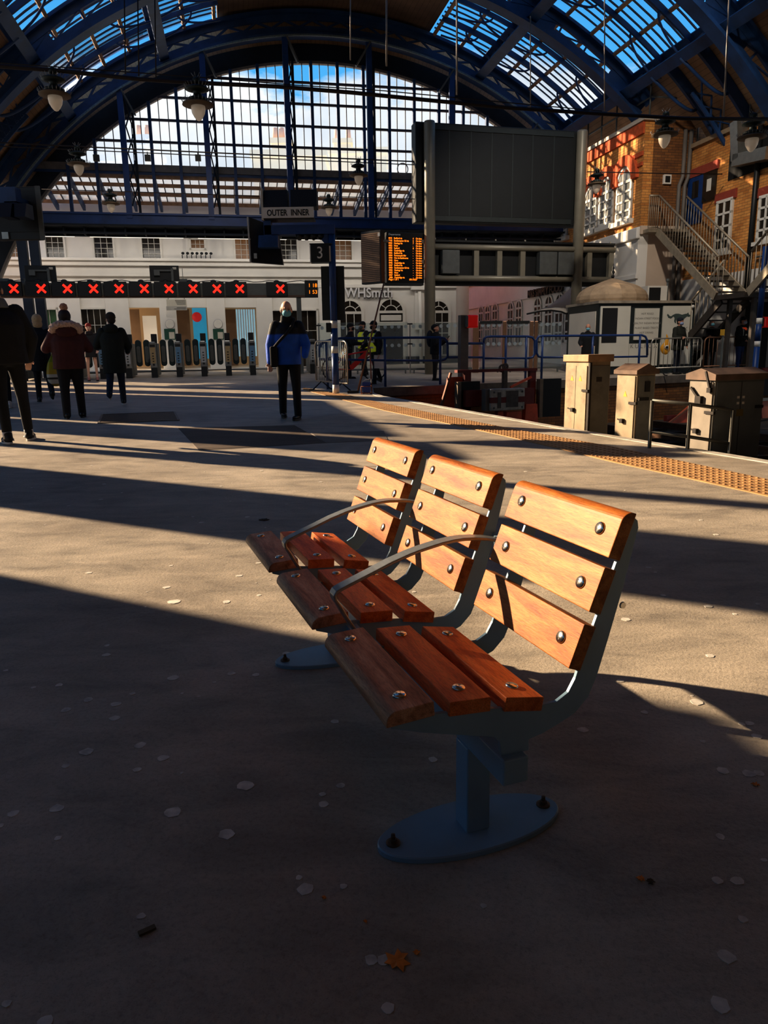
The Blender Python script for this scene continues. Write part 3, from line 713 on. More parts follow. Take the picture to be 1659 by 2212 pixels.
# unseen left wall: piers sized and spaced to cast the floor's shadow bands
mb = MB(); eL = -7.3
for a0, a1, z0, z1 in ((-12, 9.0, 0, 4.13), (10.55, 11.95, 0, 6.7), (14.65, 15.85, 0, 4.6), (16.25, 21.35, 0, 4.5), (21.85, 22.7, 0, 6.7), (23.85, 24.5, 0, 6.9), (24.5, 26.3, 5.0, 6.9), (13.3, 13.42, 0, 6.7)):
    mb.bx(eL - .25, eL, a0, a1, z0 - .2, z1)
mb.bx(eL - .25, eL, -12, 8.0, 5.9, 6.7)
struct(sh(mb, 'wall_left', mat('dark_pier_wall', (60, 62, 64), .8, 0, .2, 2)), 'dark unseen wall on the left, its piers shaped to cast the floor shadow bands')
mb = MB(); mb.bx(-7.0, 15.4, -11.3, -11, -1, 13); struct(sh(mb, 'wall_back', mat('dark_blocker_wall', (50, 48, 46), .9)), 'dark wall added far behind the camera to cut daylight')  # unseen, added to keep stray daylight out of the hall
mb = MB(); mb.bx(15.6, 15.9, -11, 9.5, -1.2, 7.5); struct(sh(mb, 'wall_right', MATS['dark_blocker_wall']), 'dark wall added out of view beyond the tracks to cut daylight')  # unseen, added with its length set to limit daylight on the foreground
# ---------------------------------------------------------------- white station offices behind the gate line (plane a = AF)
AF = 30.0
def F(px, py, a=AF): return AA(px, py, a)
PANE = mat('dim_window_pane', (42, 36, 30), .15, 0, .3, 3, spec=.6)
PANEA = mat('amber_lit_pane', (120, 80, 36), .3, 0, .4, 2, emit=.12)
SASH = mat('white_sash_bars', (222, 218, 208), .6, 0, .05, 5)
fz0 = gz(28.5) - .3
ZCN = 4.66                                            # top of the cornice
XL, XR = -10.6, 9.2
# openings: (e0, e1, z0, z1)
def opn(x0, x1, y0, y1): a = F(x0, y1); b = F(x1, y0); return (a.x, b.x, a.z, b.z)
doors = [opn(285, 345, 664, 806), opn(385, 447, 664, 806), opn(490, 553, 664, 806)]
doors = [(a, b, fz0, d) for a, b, c, d in doors]
def wall_with_holes(x0, x1, z0, z1, holes, ya, yb):
    mb = MB(); xs = sorted(set([x0, x1] + [h[0] for h in holes] + [h[1] for h in holes]))
    for a, b in zip(xs, xs[1:]):
        hs = sorted([(h[2], h[3]) for h in holes if h[0] <= a + 1e-6 and h[1] >= b - 1e-6]); z = z0
        for p, q in hs:
            if p > z: mb.bx(a, b, ya, yb, z, p)
            z = max(z, q)
        if z < z1: mb.bx(a, b, ya, yb, z, z1)
    return mb
upw = []
for xc, w in ((20, 46), (117, 34), (223, 36), (326, 35), (527, 34), (624, 34), (742, 36)):
    k = (xc - 100) / 600 * 6
    upw.append((opn(xc - w / 2, xc + w / 2, 511 + k, 556 + k), 3, 4))
upw.append((opn(413, 440, 517, 535), 3, 2))
low_win = [opn(183, 228, 668, 770), opn(99, 121, 669, 770), opn(594, 683, 671, 800)]
holes = doors + low_win
mb = wall_with_holes(XL, XR, fz0, ZCN - .5, holes, AF, AF + .35)
wall = struct(sh(mb, 'wall_front', WHITEP), 'white painted front wall of the station offices behind the ticket gates')
mb = wall_with_holes(XL, XR, ZCN - .5, 6.75, [u[0] for u in upw], AF + .12, AF + .45)
struct(sh(mb, 'wall_upper', WHITEP), 'white upper wall of the station offices with small sash windows')
# cornice and string mouldings
def mould(n, z0, z1, pr, lab): struct(sh(MB().bx(XL, XR, AF - pr, AF + .2, z0, z1), 'trim_%d' % n, WHITEP, bevel=.015), lab)
mould(3, ZCN - .10, ZCN, .42, 'projecting top ledge of the white cornice'); mould(4, ZCN - .26, ZCN - .10, .30, 'middle band of the white cornice'); mould(5, ZCN - .62, ZCN - .26, .14, 'deep frieze of the white cornice')
mould(6, ZCN - 1.02, ZCN - .88, .12, 'thin string moulding on the white wall')
# pilasters between the doorways
k = 6
for x0, x1 in ((130, 178), (232, 282), (347, 383), (449, 488), (556, 590), (690, 735)):
    a = F(x0, 700); b = F(x1, 700); k += 1
    struct(sh(MB().bx(a.x, b.x, AF - .1, AF, fz0, ZCN - 1.02), 'trim_%d' % k, WHITEP, bevel=.01), 'white pilaster on the office front, number %d from the left' % (k - 6))
nw = 30
def sash(o, nx, ny, m, par=None, a=AF + .12, frame_=True, rotm=None):
    global nw
    nw += 1; x0, x1, z0, z1 = o
    root = struct(sh(MB().bx(x0, x1, a + .12, a + .14, z0, z1), 'window_%d' % nw, m), 'small sash window in the white office wall')
    mb = MB()
    for i in range(1, nx): x = x0 + (x1 - x0) * i / nx; mb.bx(x - .009, x + .009, a + .08, a + .12, z0, z1)
    for i in range(1, ny): z = z0 + (z1 - z0) * i / ny; mb.bx(x0, x1, a + .08, a + .12, z - .008, z + .008)
    mb.build('glazing_bars', SASH, root)
    if frame_:
        mb = MB(); f = .07
        for q in ((x0 - f, x0, z0 - f, z1 + f), (x1, x1 + f, z0 - f, z1 + f), (x0 - f, x1 + f, z1, z1 + f), (x0 - f - .03, x1 + f + .03, z0 - f, z0)): mb.bx(q[0], q[1], a - .06, a + .06, q[2], q[3])
        mb.build('window_frame', SASH, root)
    return root
for i, (o, nx, ny) in enumerate(upw): sash(o, nx, ny, PANEA if i in (4, 6, 7, 0) else PANE)
for i, o in enumerate(low_win): sash(o, (4, 2, 5)[i], 3, (PANE, mat('green_pane', (52, 92, 50), .4), PANE)[i], a=AF)
# interior seen through the doorways, its surfaces glowing faintly to look lit
TAN = mat('glowing_tan_wall', (168, 140, 104), .8, 0, .08, 2, emit=.10); BRN = mat('glowing_brown_wall', (112, 86, 62), .7, 0, .15, 2, emit=.05)
LITW = mat('glowing_interior_wall', (225, 220, 208), .8, 0, .04, 2, emit=.25)
mb = MB(); mb.bx(-6, 4, 33.4, 33.5, 0, 4); struct(sh(mb, 'wall_hall', TAN), 'tan wall of the booking hall seen through the doorways')
mb = MB(); mb.bx(-6, 4, AF + .35, 33.4, 3.6, 3.7); struct(sh(mb, 'ceiling_hall', WHITEP), 'white ceiling of the booking hall')
mb = MB(); mb.bx(-6, 4, AF - 1.8, 33.4, fz0 + .30, fz0 + .335); struct(sh(mb, 'floor_hall', mat('pale_tiled_floor', (205, 200, 190), .3, 0, .08, 2)), 'pale shiny tiled floor beyond the ticket gates')
ADC = mat('cyan_poster', (60, 170, 215), .5, 0, .08, 3, emit=.35); ADR = mat('red_poster_disc', (205, 48, 50), .5, 0, .05, 3, emit=.3); ADW = mat('pale_blue_shutter', (160, 205, 228), .5, 0, .08, 3, emit=.45)  # posters and shutter given a glow to look bright
def panel(px0, px1, py0, py1, a, m, name, lab, cat, thick=.05):
    p = AA(px0, py1, a); q = AA(px1, py0, a)
    o = MB().bx(-(q.x - p.x) / 2, (q.x - p.x) / 2, 0, thick, 0, q.z - p.z).build(name, m, None, SW((p.x + q.x) / 2, a, p.z), SH); return tag(o, lab, cat)
panel(316, 337, 682, 790, 31.6, LITW, 'notice_screen', 'white partition inside the first doorway', 'partition'); panel(290, 300, 668, 790, 31.2, BRN, 'door_leaf', 'brown door leaf folded back inside the first doorway', 'door')
panel(388, 408, 668, 790, 31.2, BRN, 'display_stand', 'dark brown stand inside the second doorway', 'stand')
p = thing('advert_banner', 'bright blue advert banner with a red disc inside the second doorway', 'banner', SW(AA(433, 720, 32.6).x, 32.6, AA(433, 775, 32.6).z), SH)
MB().bx(-.28, .28, 0, .03, 0, 2.4).build('banner_sheet', ADC, p); MB().lathe([(0, 0), (.2, 0), (.2, .02), (0, .02)], 24).build('disc', ADR, p, (-.1, -.02, 1.7)).rotation_euler[0] = PI / 2
panel(492, 508, 668, 790, 31.2, BRN, 'display_stand', 'dark brown stand inside the third doorway', 'stand')
mb = MB(); p = AA(509, 770, 32.4); q = AA(551, 668, 32.4); n = 9
for i in range(n): x0 = p.x + (q.x - p.x) * i / n; mb.bx(x0 + .01, x0 + (q.x - p.x) / n - .02, 32.4, 32.44, p.z, q.z)
tag(sh(mb, 'shutter', ADW), 'pale blue and white ribbed shutter seen through the third doorway', 'shutter')
# plaques, notices, small signs on the pilasters
PLQ = mat('blue_plaque', (38, 44, 92), .5, 0, .1, 8)
for x, lab in ((367, 'round dark blue plaque on the pilaster between the first and second doorways'), (471, 'round dark blue plaque on the pilaster between the second and third doorways')):
    c = F(x, 700, AF - .1); t = thing('wall_plaque', lab, 'plaque', SW(c.x, AF - .10, c.z), SH)
    MB().lathe([(0, 0), (.17, 0), (.17, .025), (0, .025)], 28).build('disc', PLQ, t).rotation_euler[0] = PI / 2
    o = MB().lathe([(.15, .0), (.165, 0), (.165, .006), (.15, .006)], 28).build('rim', SASH, t, (0, -.026, 0)); o.rotation_euler[0] = PI / 2
    text('inscription', 'BRIGHTON\nSTATION', .05, SASH, t, (0, -.027, .01), (PI / 2, 0, 0), .001)
GRN = mat('green_notice', (28, 76, 60), .5, 0, .08, 6)
for x, lab in ((367, 'green notice board under the plaque between the first and second doorways'), (472, 'green notice board under the plaque between the second and third doorways')):
    c = F(x, 722, AF - .1); t = thing('notice_board', lab, 'notice', SW(c.x, AF - .10, c.z), SH)
    MB().bx(-.2, .2, -.03, 0, -.2, .2).build('board', GRN, t); MB().bx(-.03, .17, -.034, -.03, -.17, .08).build('paper', CREAM, t)
c = F(381, 658, AF - .8); t = thing('direction_sign', 'pale two-row direction sign hanging above the ticket gates', 'sign', SW(c.x, AF - .6, c.z), SH)
MB().bx(-.36, .36, -.03, .03, -.04, .2).build('upper_plate', CREAM, t); MB().bx(-.38, .36, -.03, .03, -.19, -.05).build('lower_plate', mat('grey_sign_plate', (170, 166, 158), .6), t)
mb = MB()
for i in range(4):
    mb.bx(-.05 + .02 * i, .33, -.034, -.031, .15 - .045 * i, .165 - .045 * i)
for i in range(2): mb.bx(.0 - .1 * i, .33, -.034, -.031, -.10 - .05 * i, -.085 - .05 * i)
mb.build('lettering', BLACKM, t); MB().bx(-.3, -.28, -.02, .02, .2, 1.3).build('hanger', GREYM, t); MB().bx(.28, .30, -.02, .02, .2, 1.3).build('hanger', GREYM, t)
# row of bird spikes / coat-hook like floodlights on the ledge
fp0 = F(394, 556, AF - .25); t = thing('ledge_lamp_row', 'row of seven small dark lamps on the white ledge', 'lamps', SW(fp0.x, AF - .28, ZCN), SH)
for i in range(7):
    mb = MB(); x = .17 * i; mb.tube([(x, 0, 0), (x, 0, .14)], .018, 6); mb.ell((x + .03, -.03, .19), (.06, .05, .05), 8, 6); mb.build('lamp_head', BLACKM, t)
tag(t, 'row of seven small dark lamps on the white ledge', 'lamp')
# shop front at the right: sign and arched windows
def arched(name, px, w, ytop, ybot, a, lab, door=False, fan=True):
    c = F(px, (ytop + ybot) / 2, a); W = w / 2; zt = F(px, ytop, a).z; zb = F(px, ybot, a).z; zs = zt - W
    t = thing(name, lab, 'window' if not door else 'doorway', SW(c.x, a, zb), SH)
    n = 16; pts = [V((-W, -.01, 0)), V((W, -.01, 0))] + [V((W * math.cos(PI * i / n), -.01, zs - zb + W * math.sin(PI * i / n))) for i in range(n + 1)]
    MB().prism(pts, (0, -.02, 0)).build('pane', PANE, t)
    mb = MB(); mb.ring((0, -.06, zs - zb), W - .02, W + .09, (1, 0, 0), (0, 0, 1), (0, .06, 0), 0, PI, 18); mb.bx(-W - .09, -W + .02, -.06, 0, 0, zs - zb); mb.bx(W - .02, W + .09, -.06, 0, 0, zs - zb)
    mb.bx(-W, W, -.06, -.03, zs - zb - .05, zs - zb + .05); mb.build('frame', SASH, t)
    mb = MB(); cz = zs - zb
    if fan:
        mb.ring((0, -.05, cz), W * .48, W * .55, (1, 0, 0), (0, 0, 1), (0, .03, 0), 0, PI, 14)
        for an in (35, 90, 145): r = math.radians(an); mb.bar((math.cos(r) * W * .5, -.035, cz + math.sin(r) * W * .5), (math.cos(r) * W, -.035, cz + math.sin(r) * W), .03, .03, (0, 1, 0))
    if not door:
        for x in (-W / 3, W / 3): mb.bx(x - .015, x + .015, -.05, -.03, 0, cz)
        for i in (1, 2, 3): mb.bx(-W, W, -.05, -.03, cz * i / 4 - .015, cz * i / 4 + .015)
    else:
        mb.bx(-W, W, -.05, -.03, cz * .78, cz * .84); mb.bx(-W + .08, W - .08, -.05, -.03, cz * .86, cz * .95)
    mb.build('glazing_bars', SASH, t); return t
arched('arched_window', 757, .95, 649, 790, AF, 'white-framed arched window left of the shop doorway')
arched('arched_doorway', 845, 1.0, 646, 806, AF, 'tall arched shop doorway with a fanlight under the shop sign', True)
arched('arched_window', 947, .86, 650, 765, AF, 'white-framed arched window behind the left board post')
c = F(796, 634); t = thing('shop_sign', 'raised silver shop lettering on the white wall', 'shop sign', SW(c.x, AF - .04, c.z), SH)
text('lettering', 'WHSmith', .52, mat('silver_letters', (226, 224, 224), .4, .1, .05, 5), t, (0, -.06, 0), (PI / 2, 0, 0), .03, sx=.92, bold=.006); text('letter_shadow', 'WHSmith', .52, mat('dark_letter_shadow', (40, 38, 40), .6), t, (.015, -.01, -.02), (PI / 2, 0, 0), .02, sx=.92, bold=.008)  # dark copy behind the letters paints their shadow
# rounded end of the white building
mb = MB(); pts = [V((XR - .4, AF, 0))] + [V((XR - .4 + 1.3 * math.sin(PI / 2 * i / 12), AF + 1.3 - 1.3 * math.cos(PI / 2 * i / 12), 0)) for i in range(1, 13)] + [V((XR + .9, AF + 4, 0)), V((XR - .4, AF + 4, 0))]
mb.prism([p + V((0, 0, fz0)) for p in pts], (0, 0, 6.75 - fz0)); struct(sh(mb, 'wall_corner', WHITEP), 'rounded white end of the office building')
# pilaster with capital and drainpipe near the corner
c = F(905, 640); mb = MB(); mb.bx(c.x - .18, c.x + .18, AF - .10, AF, 2.0, 3.55); mb.bx(c.x - .36, c.x + .36, AF - .22, AF, 3.55, 3.8); struct(sh(mb, 'trim_20', WHITEP, bevel=.02), 'white bracket capital on the shop wall')
tag(sh(MB().tube([(c.x + .05, AF - .12, fz0 + .3), (c.x + .05, AF - .12, 2.2), (c.x, AF - .12, 3.5)], .07, 8), 'drainpipe', WHITEP), 'white drainpipe running down the shop wall', 'pipe')
tag(sh(MB().bx(F(870, 790).x, F(990, 790).x, AF - .06, AF - .005, fz0, .95), 'dark_plinth', mat('dark_plinth', (30, 34, 40), .5)), 'dark painted plinth along the foot of the shop wall', 'plinth')
# buildings on the hill beyond the gable glass
HAZE = mat('hazy_stucco', (236, 226, 205), .9, 0, .05, 1, emit=.35); HAZER = mat('hazy_clay_pot', (232, 190, 165), .9, 0, .05, 3, emit=.3); HAZEG = mat('hazy_grey', (222, 224, 224), .9, 0, .04, 1, emit=.42)  # haze and overexposure put into the pale colours and glow
def hb(x0, x1, ytop, ybot, Y, lab, m, pots=(), dome=0):
    p = AY(x0, ybot, Y); q = AY(x1, ytop, Y); t = thing('street_house', lab, 'building', V(((p.x + q.x) / 2, Y, 0)), 0, 'houses beyond the gable'); w = (q.x - p.x) / 2
    MB().bx(-w, w, 0, 6, 0, q.z).build('wall', m, t); MB().bx(-w - .2, w + .2, -.2, 6.2, q.z - .5, q.z).build('cornice', m, t)
    for (a, b, yt, np_) in pots:
        c0 = AY(a, yt + 40, Y); c1 = AY(b, yt, Y); cx = (c0.x + c1.x) / 2 - (p.x + q.x) / 2; cw = (c1.x - c0.x) / 2
        ch = MB().bx(cx - cw, cx + cw, 1, 2.4, q.z, c1.z - .9).build('chimney', m, t); MB().bx(cx - cw - .15, cx + cw + .15, .9, 2.5, c1.z - 1.3, c1.z - .9).build('chimney_cap', m, ch)
        for i in range(np_): x = cx - cw * .7 + cw * 1.4 * i / max(1, np_ - 1); MB().lathe([(.25, 0), (.2, .9), (.16, .9), (.16, 0)], 10).build('chimney_pot', HAZER, ch, (x, 1.7, c1.z - .9))
    return t
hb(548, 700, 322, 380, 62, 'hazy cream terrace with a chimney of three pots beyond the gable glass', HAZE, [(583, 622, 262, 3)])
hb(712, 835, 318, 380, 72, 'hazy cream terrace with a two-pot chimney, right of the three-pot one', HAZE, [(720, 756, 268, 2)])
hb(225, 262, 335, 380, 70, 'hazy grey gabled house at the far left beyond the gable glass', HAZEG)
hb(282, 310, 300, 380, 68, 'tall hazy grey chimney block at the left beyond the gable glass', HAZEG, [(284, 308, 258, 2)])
# ---------------------------------------------------------------- ticket gates
AGT = 24.2
def gfl(e, a): return gz(SW(e, a, 0).y)
PADM = mat('dark_teal_gate_paddle', (44, 58, 60), .25, .1, .1, 6)
GST = mat('gate_steel', (150, 152, 150), .32, .7, .08, 8)
cols = [mat('gate_panel_grey', (176, 178, 178), .45), mat('gate_panel_tan', (172, 148, 108), .45), mat('gate_panel_blue', (104, 140, 168), .45)]
def gate(e, pc, lab, i):
    z = gfl(e, AGT); t = thing('ticket_gate', lab, 'ticket gate', SW(e, AGT, z), SH, 'row of ticket gates')
    MB().bx(-.09, .09, 0, .09, 0, .30).build('plinth', BLACKM, t)
    p = [V((-.1, .02, .30)), V((-.1, .16, .30)), V((-.1, .14, 1.06)), V((-.1, -.05, 1.02)), V((-.1, -.06, .95))]
    MB().prism(p, (.2, 0, 0)).build('front_post', GST, t, bevel=.01)
    sl = .09 / .65
    mb = MB(); mb.hexa([V((-.075, .018, .33)), V((.075, .018, .33)), V((.075, .04, .33)), V((-.075, .04, .33)), V((-.075, -.064, .92)), V((.075, -.064, .92)), V((.075, -.03, .92)), V((-.075, -.03, .92))]); mb.build('front_panel', pc, t)
    mb = MB()
    for q in (.5, .58, .66, .74): mb.box((0, .016 - (q - .33) * .139 - .004, q), (.05, .006, .03))
    mb.box((0, .005, .40), (.06, .008, .06)); mb.build('panel_marking', BLACKM, t)
    MB().bx(-.08, .08, -.075, .0, .93, 1.0).build('reader_slot', BLACKM, t)
    MB().bx(-.085, .085, -.09, .06, 1.0, 1.09).build('reader_top', GST, t, bevel=.02)
    MB().bx(-.085, .085, .62, .80, 1.06, 1.34).build('status_box', BLACKM, t, bevel=.01)
    MB().bx(-.08, .08, .17, 1.45, .06, 1.06).build('cabinet', GREYM, t, bevel=.02)
    return t
ge = [-3.07 + .755 * k for k in range(-4, 6)]
gl = ['far left, behind the tall walker', 'behind the blonde walker', 'behind the woman in the fur hood', 'left of the man in the flat cap', 'first clear gate post right of the flat cap man, grey panel', 'second clear gate post, tan panel', 'third clear gate post, blue panel', 'fourth clear gate post, grey panel', 'fifth clear gate post, tan panel', 'last gate post before the wide gate, blue panel']
for i, e in enumerate(ge): gate(e, cols[(i + 2) % 3], 'ticket gate post ' + gl[i], i)
gate(2.62, cols[0], 'ticket gate post beyond the wide gate, behind the walking man', 11)
def paddle(e, lab):
    z = gfl(e, AGT); t = thing('gate_paddle', lab, 'gate paddle', SW(e, AGT + .75, z), SH, 'gate paddles')
    n = 10; W, z0, z1 = .095, .34, 1.17
    pts = [V((W * math.cos(PI + PI * i / n), 0, z0 + W + W * math.sin(PI + PI * i / n))) for i in range(n + 1)] + [V((W * math.cos(PI * i / n), 0, z1 - W + W * math.sin(PI * i / n))) for i in range(n + 1)]
    MB().prism(pts, (0, .05, 0)).build('wing', PADM, t, bevel=.012)
    mb = MB(); pts = [V((p.x * .62, -.004, .46 + (p.z - z0) * .62)) for p in pts]; mb.prism(pts, (0, .006, 0)).build('wing_inset', GREYM, t)
ai = 0
for a, b in zip(ge, ge[1:]):
    m = (a + b) / 2; ai += 1
    for s, nm in ((-.125, 'left'), (.125, 'right')): paddle(m + s, '%s paddle of the pair in gate aisle %s' % (nm, ('one', 'two', 'three', 'four', 'five', 'six', 'seven', 'eight', 'nine')[ai - 1] + ' counted from the left end'))
# overhead beam with red crosses
bz0, bz1 = AA(283, 640, AGT).z, AA(283, 609, AGT).z
e0 = AA(-40, 625, AGT).x; e1 = AA(684, 625, AGT).x
t = thing('signal_gantry', 'long dark overhead beam carrying the red cross signals above the ticket gates', 'beam', SW(0, AGT, 0), SH)
MB().bx(e0, e1, .02, .3, bz0 + .03, bz1 - .03).build('casing', GREYM, t); MB().bx(e0, e1, 0, .32, bz0 - .03, bz0 + .03).build('ledge', mat('beam_ledge', (90, 66, 52), .6), t)
mb = MB(); mb.tube([(e0, .15, bz1 + .02)] + [(e0 + (e1 - e0) * k / 40, .15, bz1 + .04 + .03 * math.sin(k * 1.7)) for k in range(1, 41)], .012, 5); mb.build('cable', BLACKM, t)
for x in (6, 58, 395): q = AA(x, 600, AGT).x; MB().bx(q - .12, q + .12, .1, .2, bz1 - .02, bz1 + .1).build('junction_box', GREYM, t)
XRED = mat('red_led_cross', (255, 40, 24), .5, 0, 0, 5, emit=2.2)
xl = ['behind the tall walker, far left', 'first one fully clear from the left', 'second clear of the walkers', 'third clear of the walkers', 'above the flat cap man', 'above the first doorway', 'under the middle black monitor', 'right of the middle monitor', 'above the second plaque', 'last of the even row', 'set apart above the walking man']
for i, x in enumerate((33, 92, 148, 204, 259, 313, 366, 418, 469, 518, 605)):
    c = AA(x, 627, AGT); t = thing('cross_signal', 'black box with a lit red cross, ' + xl[i], 'gate signal', SW(c.x, AGT - .02, (bz0 + bz1) / 2), SH, 'red cross signals over the gates')
    hh = (bz1 - bz0) / 2
    MB().bx(-.43, .21, -.12, .0, -hh, hh).build('box', BLACKM, t, bevel=.008)
    mb = MB(); r = .115
    for s in (1, -1): mb.bar((-r, -.125, -r * s), (r, -.125, r * s), .012, .06, (0, 0, 1) if 0 else (s * -.7, 0, .7))
    mb.build('cross', XRED, t)
    MB().ell((-.1, .02, hh + .02), (.09, .07, .05), 10, 6).build('cable_gland', BLACKM, t)
c = AA(672, 630, AGT); t = thing('hanging_led_display', 'small black display with orange figures at the right end of the gate beam', 'display', SW(c.x, AGT - .02, (bz0 + bz1) / 2), SH)
MB().bx(-.2, .2, -.12, .0, -.26, .26).build('box', BLACKM, t)
AMB = mat('amber_led', (255, 132, 24), .5, 0, 0, 5, emit=1.9)
text('figures', '1 18', .16, AMB, t, (.04, -.125, .1), (PI / 2, 0, 0), .002); text('figures', '1 53', .16, AMB, t, (.04, -.125, -.1), (PI / 2, 0, 0), .002)
tag(sh(MB().bx(AA(648, 700, AGT).x - .07, AA(648, 700, AGT).x + .07, AGT + .05, AGT + .2, .4, bz0), 'beam_post', GREYM), 'grey post holding up the right end of the gate beam', 'post')
for x, lab in ((88, 'black monitor seen from behind on the gate beam, left'), (356, 'black monitor seen from behind on the gate beam, above the first doorway')):
    p = AA(x, 607, AGT); q = AA(x, 573, AGT); t = thing('monitor', lab, 'monitor', SW(p.x, AGT, p.z), SH, 'monitors on the gate beam'); h = q.z - p.z
    MB().bx(-.43, .43, .06, .14, 0, h).build('panel', BLACKM, t, bevel=.008); MB().bx(-.3, .2, 0, .06, h * .62, h * .72).build('bracket', GREYM, t); MB().bx(.2, .27, -.02, .06, .0, h * .8).build('bracket_arm', GREYM, t)
    MB().bx(-.3, -.13, -.02, .06, h * .35, h * .7).build('junction_box', GREYM, t); MB().bx(.25, .36, .05, .06, h * .75, h * .9).build('label_plate', CREAM, t)
    MB().bx(-.06, .06, .05, .15, -.02, .02).build('foot', BLACKM, t)
# two tall dark posts at the left
for x, lab in ((66, 'left of the pair of tall dark blue posts at the far left'), (92, 'right of the pair of tall dark blue posts at the far left')):
    c = AA(x - 10, 600, 25.95); z = gfl(c.x, 25.95)
    tag(MB().bx(-.14, .14, -.1, .1, 0, 5.4 - z).build('tall_post', mat('navy_post', (28, 44, 66), .5, 0, .15, 3), None, SW(c.x, 25.95, z), SH), lab, 'post', 'pair of tall posts')
# ---------------------------------------------------------------- big departure board on two posts
TH = math.radians(14)
POSTM = mat('olive_grey_post', (140, 134, 118), .42, .15, .08, 4)
BOARDM = mat('dark_board_back', (30, 33, 33), .55, .1, .1, 4); SEAM = mat('board_seam', (52, 58, 57), .5, .2, .1, 6)
PL = G(929, 808); nb = V((math.sin(TH), -math.cos(TH), 0))
def LB(px, py, off=0.0): return local(PL, TH, on_plane(px, py, PL + nb * -off, nb))
db = thing('departure_board', 'tall dark departure board seen from behind on two round posts', 'departure board', PL, TH)
xr = LB(1246, 600).x; zr = gz((PL + Matrix.Rotation(TH, 3, 'Z') @ V((xr, 0, 0))).y) - PL.z; rp = LB(941, 400).x - LB(918, 400).x; rp /= 2
zt = LB(930, 262).z; ztr = LB(1256, 283).z
for x, z0, z1 in ((0, 0, zt), (xr, zr, zt)):
    MB().lathe([(.0, z0), (rp, z0), (rp, z1 - .05), (rp * .9, z1), (0, z1 + .01)], 24, (x, 0, 0)).build('post', POSTM, db)
bz0 = LB(1090, 484, .1).z; bz1 = LB(1090, 272, .1).z; bx0 = LB(897, 370, .2).x; bx1 = LB(1266, 380, .2).x
MB().bx(bx0, bx1, rp + .0, rp + .42, bz0, bz1).build('board_casing', BOARDM, db, bevel=.02)
mb = MB()
for px in (974, 1021, 1066, 1111, 1154, 1200): x = LB(px, 380).x; mb.bx(x - .02, x + .02, rp - .015, rp + .01, bz0 + .16, bz1 - .14)
for z in (bz0 + .12, bz1 - .12): mb.bx(.2, xr - .2, rp - .03, rp + .01, z - .07, z + .07)
mb.build('panel_seams', SEAM, db)
mb = MB(); mb.bx(.18, xr - .18, rp - .005, rp, bz0 + .2, bz1 - .2); mb.build('back_panel', BOARDM, db)
zu = LB(1090, 536).z; zl = LB(1090, 602).z; xe_ = LB(1326, 570).x
for z in (zu, zl): MB().tube([(rp * .5, 0, z), (xe_, 0, z)], .085, 12).build('truss_tube', POSTM, db)
MB().bx(.15, xe_ + .08, .16, .42, zl - .15, zu + .16).build('display_backs', SCREENB, db)
mb = MB(); mb.bx(.15, xe_ + .08, .10, .45, zu + .16, zu + .22); mb.bx(.15, xe_ + .08, .10, .45, zl - .19, zl - .13); mb.build('display_shelf', BLACKM, db)
for px in (1029, 1079, 1129, 1273, 1320): x = LB(px, 570).x; MB().bx(x - .08, x + .08, -.02, .14, zl, zu).build('truss_strut', POSTM, db)
for a, b in ((953, 990), (1162, 1199), (1202, 1236)):
    xa = LB(a, 565).x; xb = LB(b, 565).x; MB().bx(xa, xb, -.14, .12, zl + .12, zu - .10).build('equipment_box', GREYM, db, bevel=.015)
mb = MB()
for k in range(7): x = .2 + (xe_ - .3) * k / 6; mb.box((x, .1, zu + .24), (.03, .03, .05))
mb.build('fixing_studs', STEEL, db)
# lit departures screen and the screen beside it, hung on the left post
ds = thing('departures_screen', 'black departures screen with rows of orange train times beside the big board', 'departure screen', PL, TH)
sx0 = LB(835, 560, .1).x; sx1 = LB(916, 560, .1).x; sz0 = LB(875, 611, .1).z; sz1 = LB(875, 502, .1).z
W_ = sx1 - sx0; H_ = sz1 - sz0
MB().bx(sx0, sx1, .10, .32, sz0, sz1).build('casing', mat('black_screen', (6, 6, 7), .35), ds, bevel=.01)
MB().bx(sx0 - .06, sx1 - .02, .08, .34, sz0 - .07, sz0).build('ledge', BLACKM, ds)
MB().tube([(sx1 - .05, .2, sz0 + H_ * .82), (-rp, .05, sz0 + H_ * .82)], .06, 10).build('bracket_tube', POSTM, ds); MB().tube([(sx1 - .05, .2, sz0 + H_ * .42), (-rp, .05, sz0 + H_ * .42)], .06, 10).build('bracket_tube', POSTM, ds)
GREYT = mat('pale_screen_lettering', (165, 165, 165), .5, 0, 0, 5, emit=.35)
text('heading', 'Departures', H_ * .055, GREYT, ds, (sx0 + W_ * .06, .098, sz1 - H_ * .045), (PI / 2, 0, 0), .001, 'LEFT')
rows = [('0915', 'Bedford via', '4'), ('0918', 'Southampton Ctl via', '2'), ('0920', 'Hastings via', '7'), ('0923', 'Hove', '-'), ('0925', 'Seaford', '8'), ('0930', 'Cambridge via', '-'), ('0932', 'Bedford via', '-'), ('0934', 'Portsmouth Hbr', '-'), ('0940', 'Ore via Eastbourne', '-'), ('0943', 'Hove', '-'), ('0945', 'Cambridge via', '-'), ('0947', 'Bedford via', '-'), ('0950', 'Southampton Ctl via', '-'), ('0952', 'Hastings via', '-'), ('0955', 'Hove', '-'), ('0957', 'Seaford', '-'), ('1000', 'Cambridge via', '-')]
for i, (a, b, c) in enumerate(rows):
    z = sz1 - H_ * (.1 + .0485 * (i + .4)); sz = H_ * .048
    for nm, s_, fx in (('time', a, .06), ('destination', b, .2), ('platform_number', c, .70), ('status', 'On time', .78)):
        text(nm, s_, sz, AMB, ds, (sx0 + W_ * fx, .098, z), (PI / 2, 0, 0), .001, 'LEFT', sx=.80, bold=.0018)
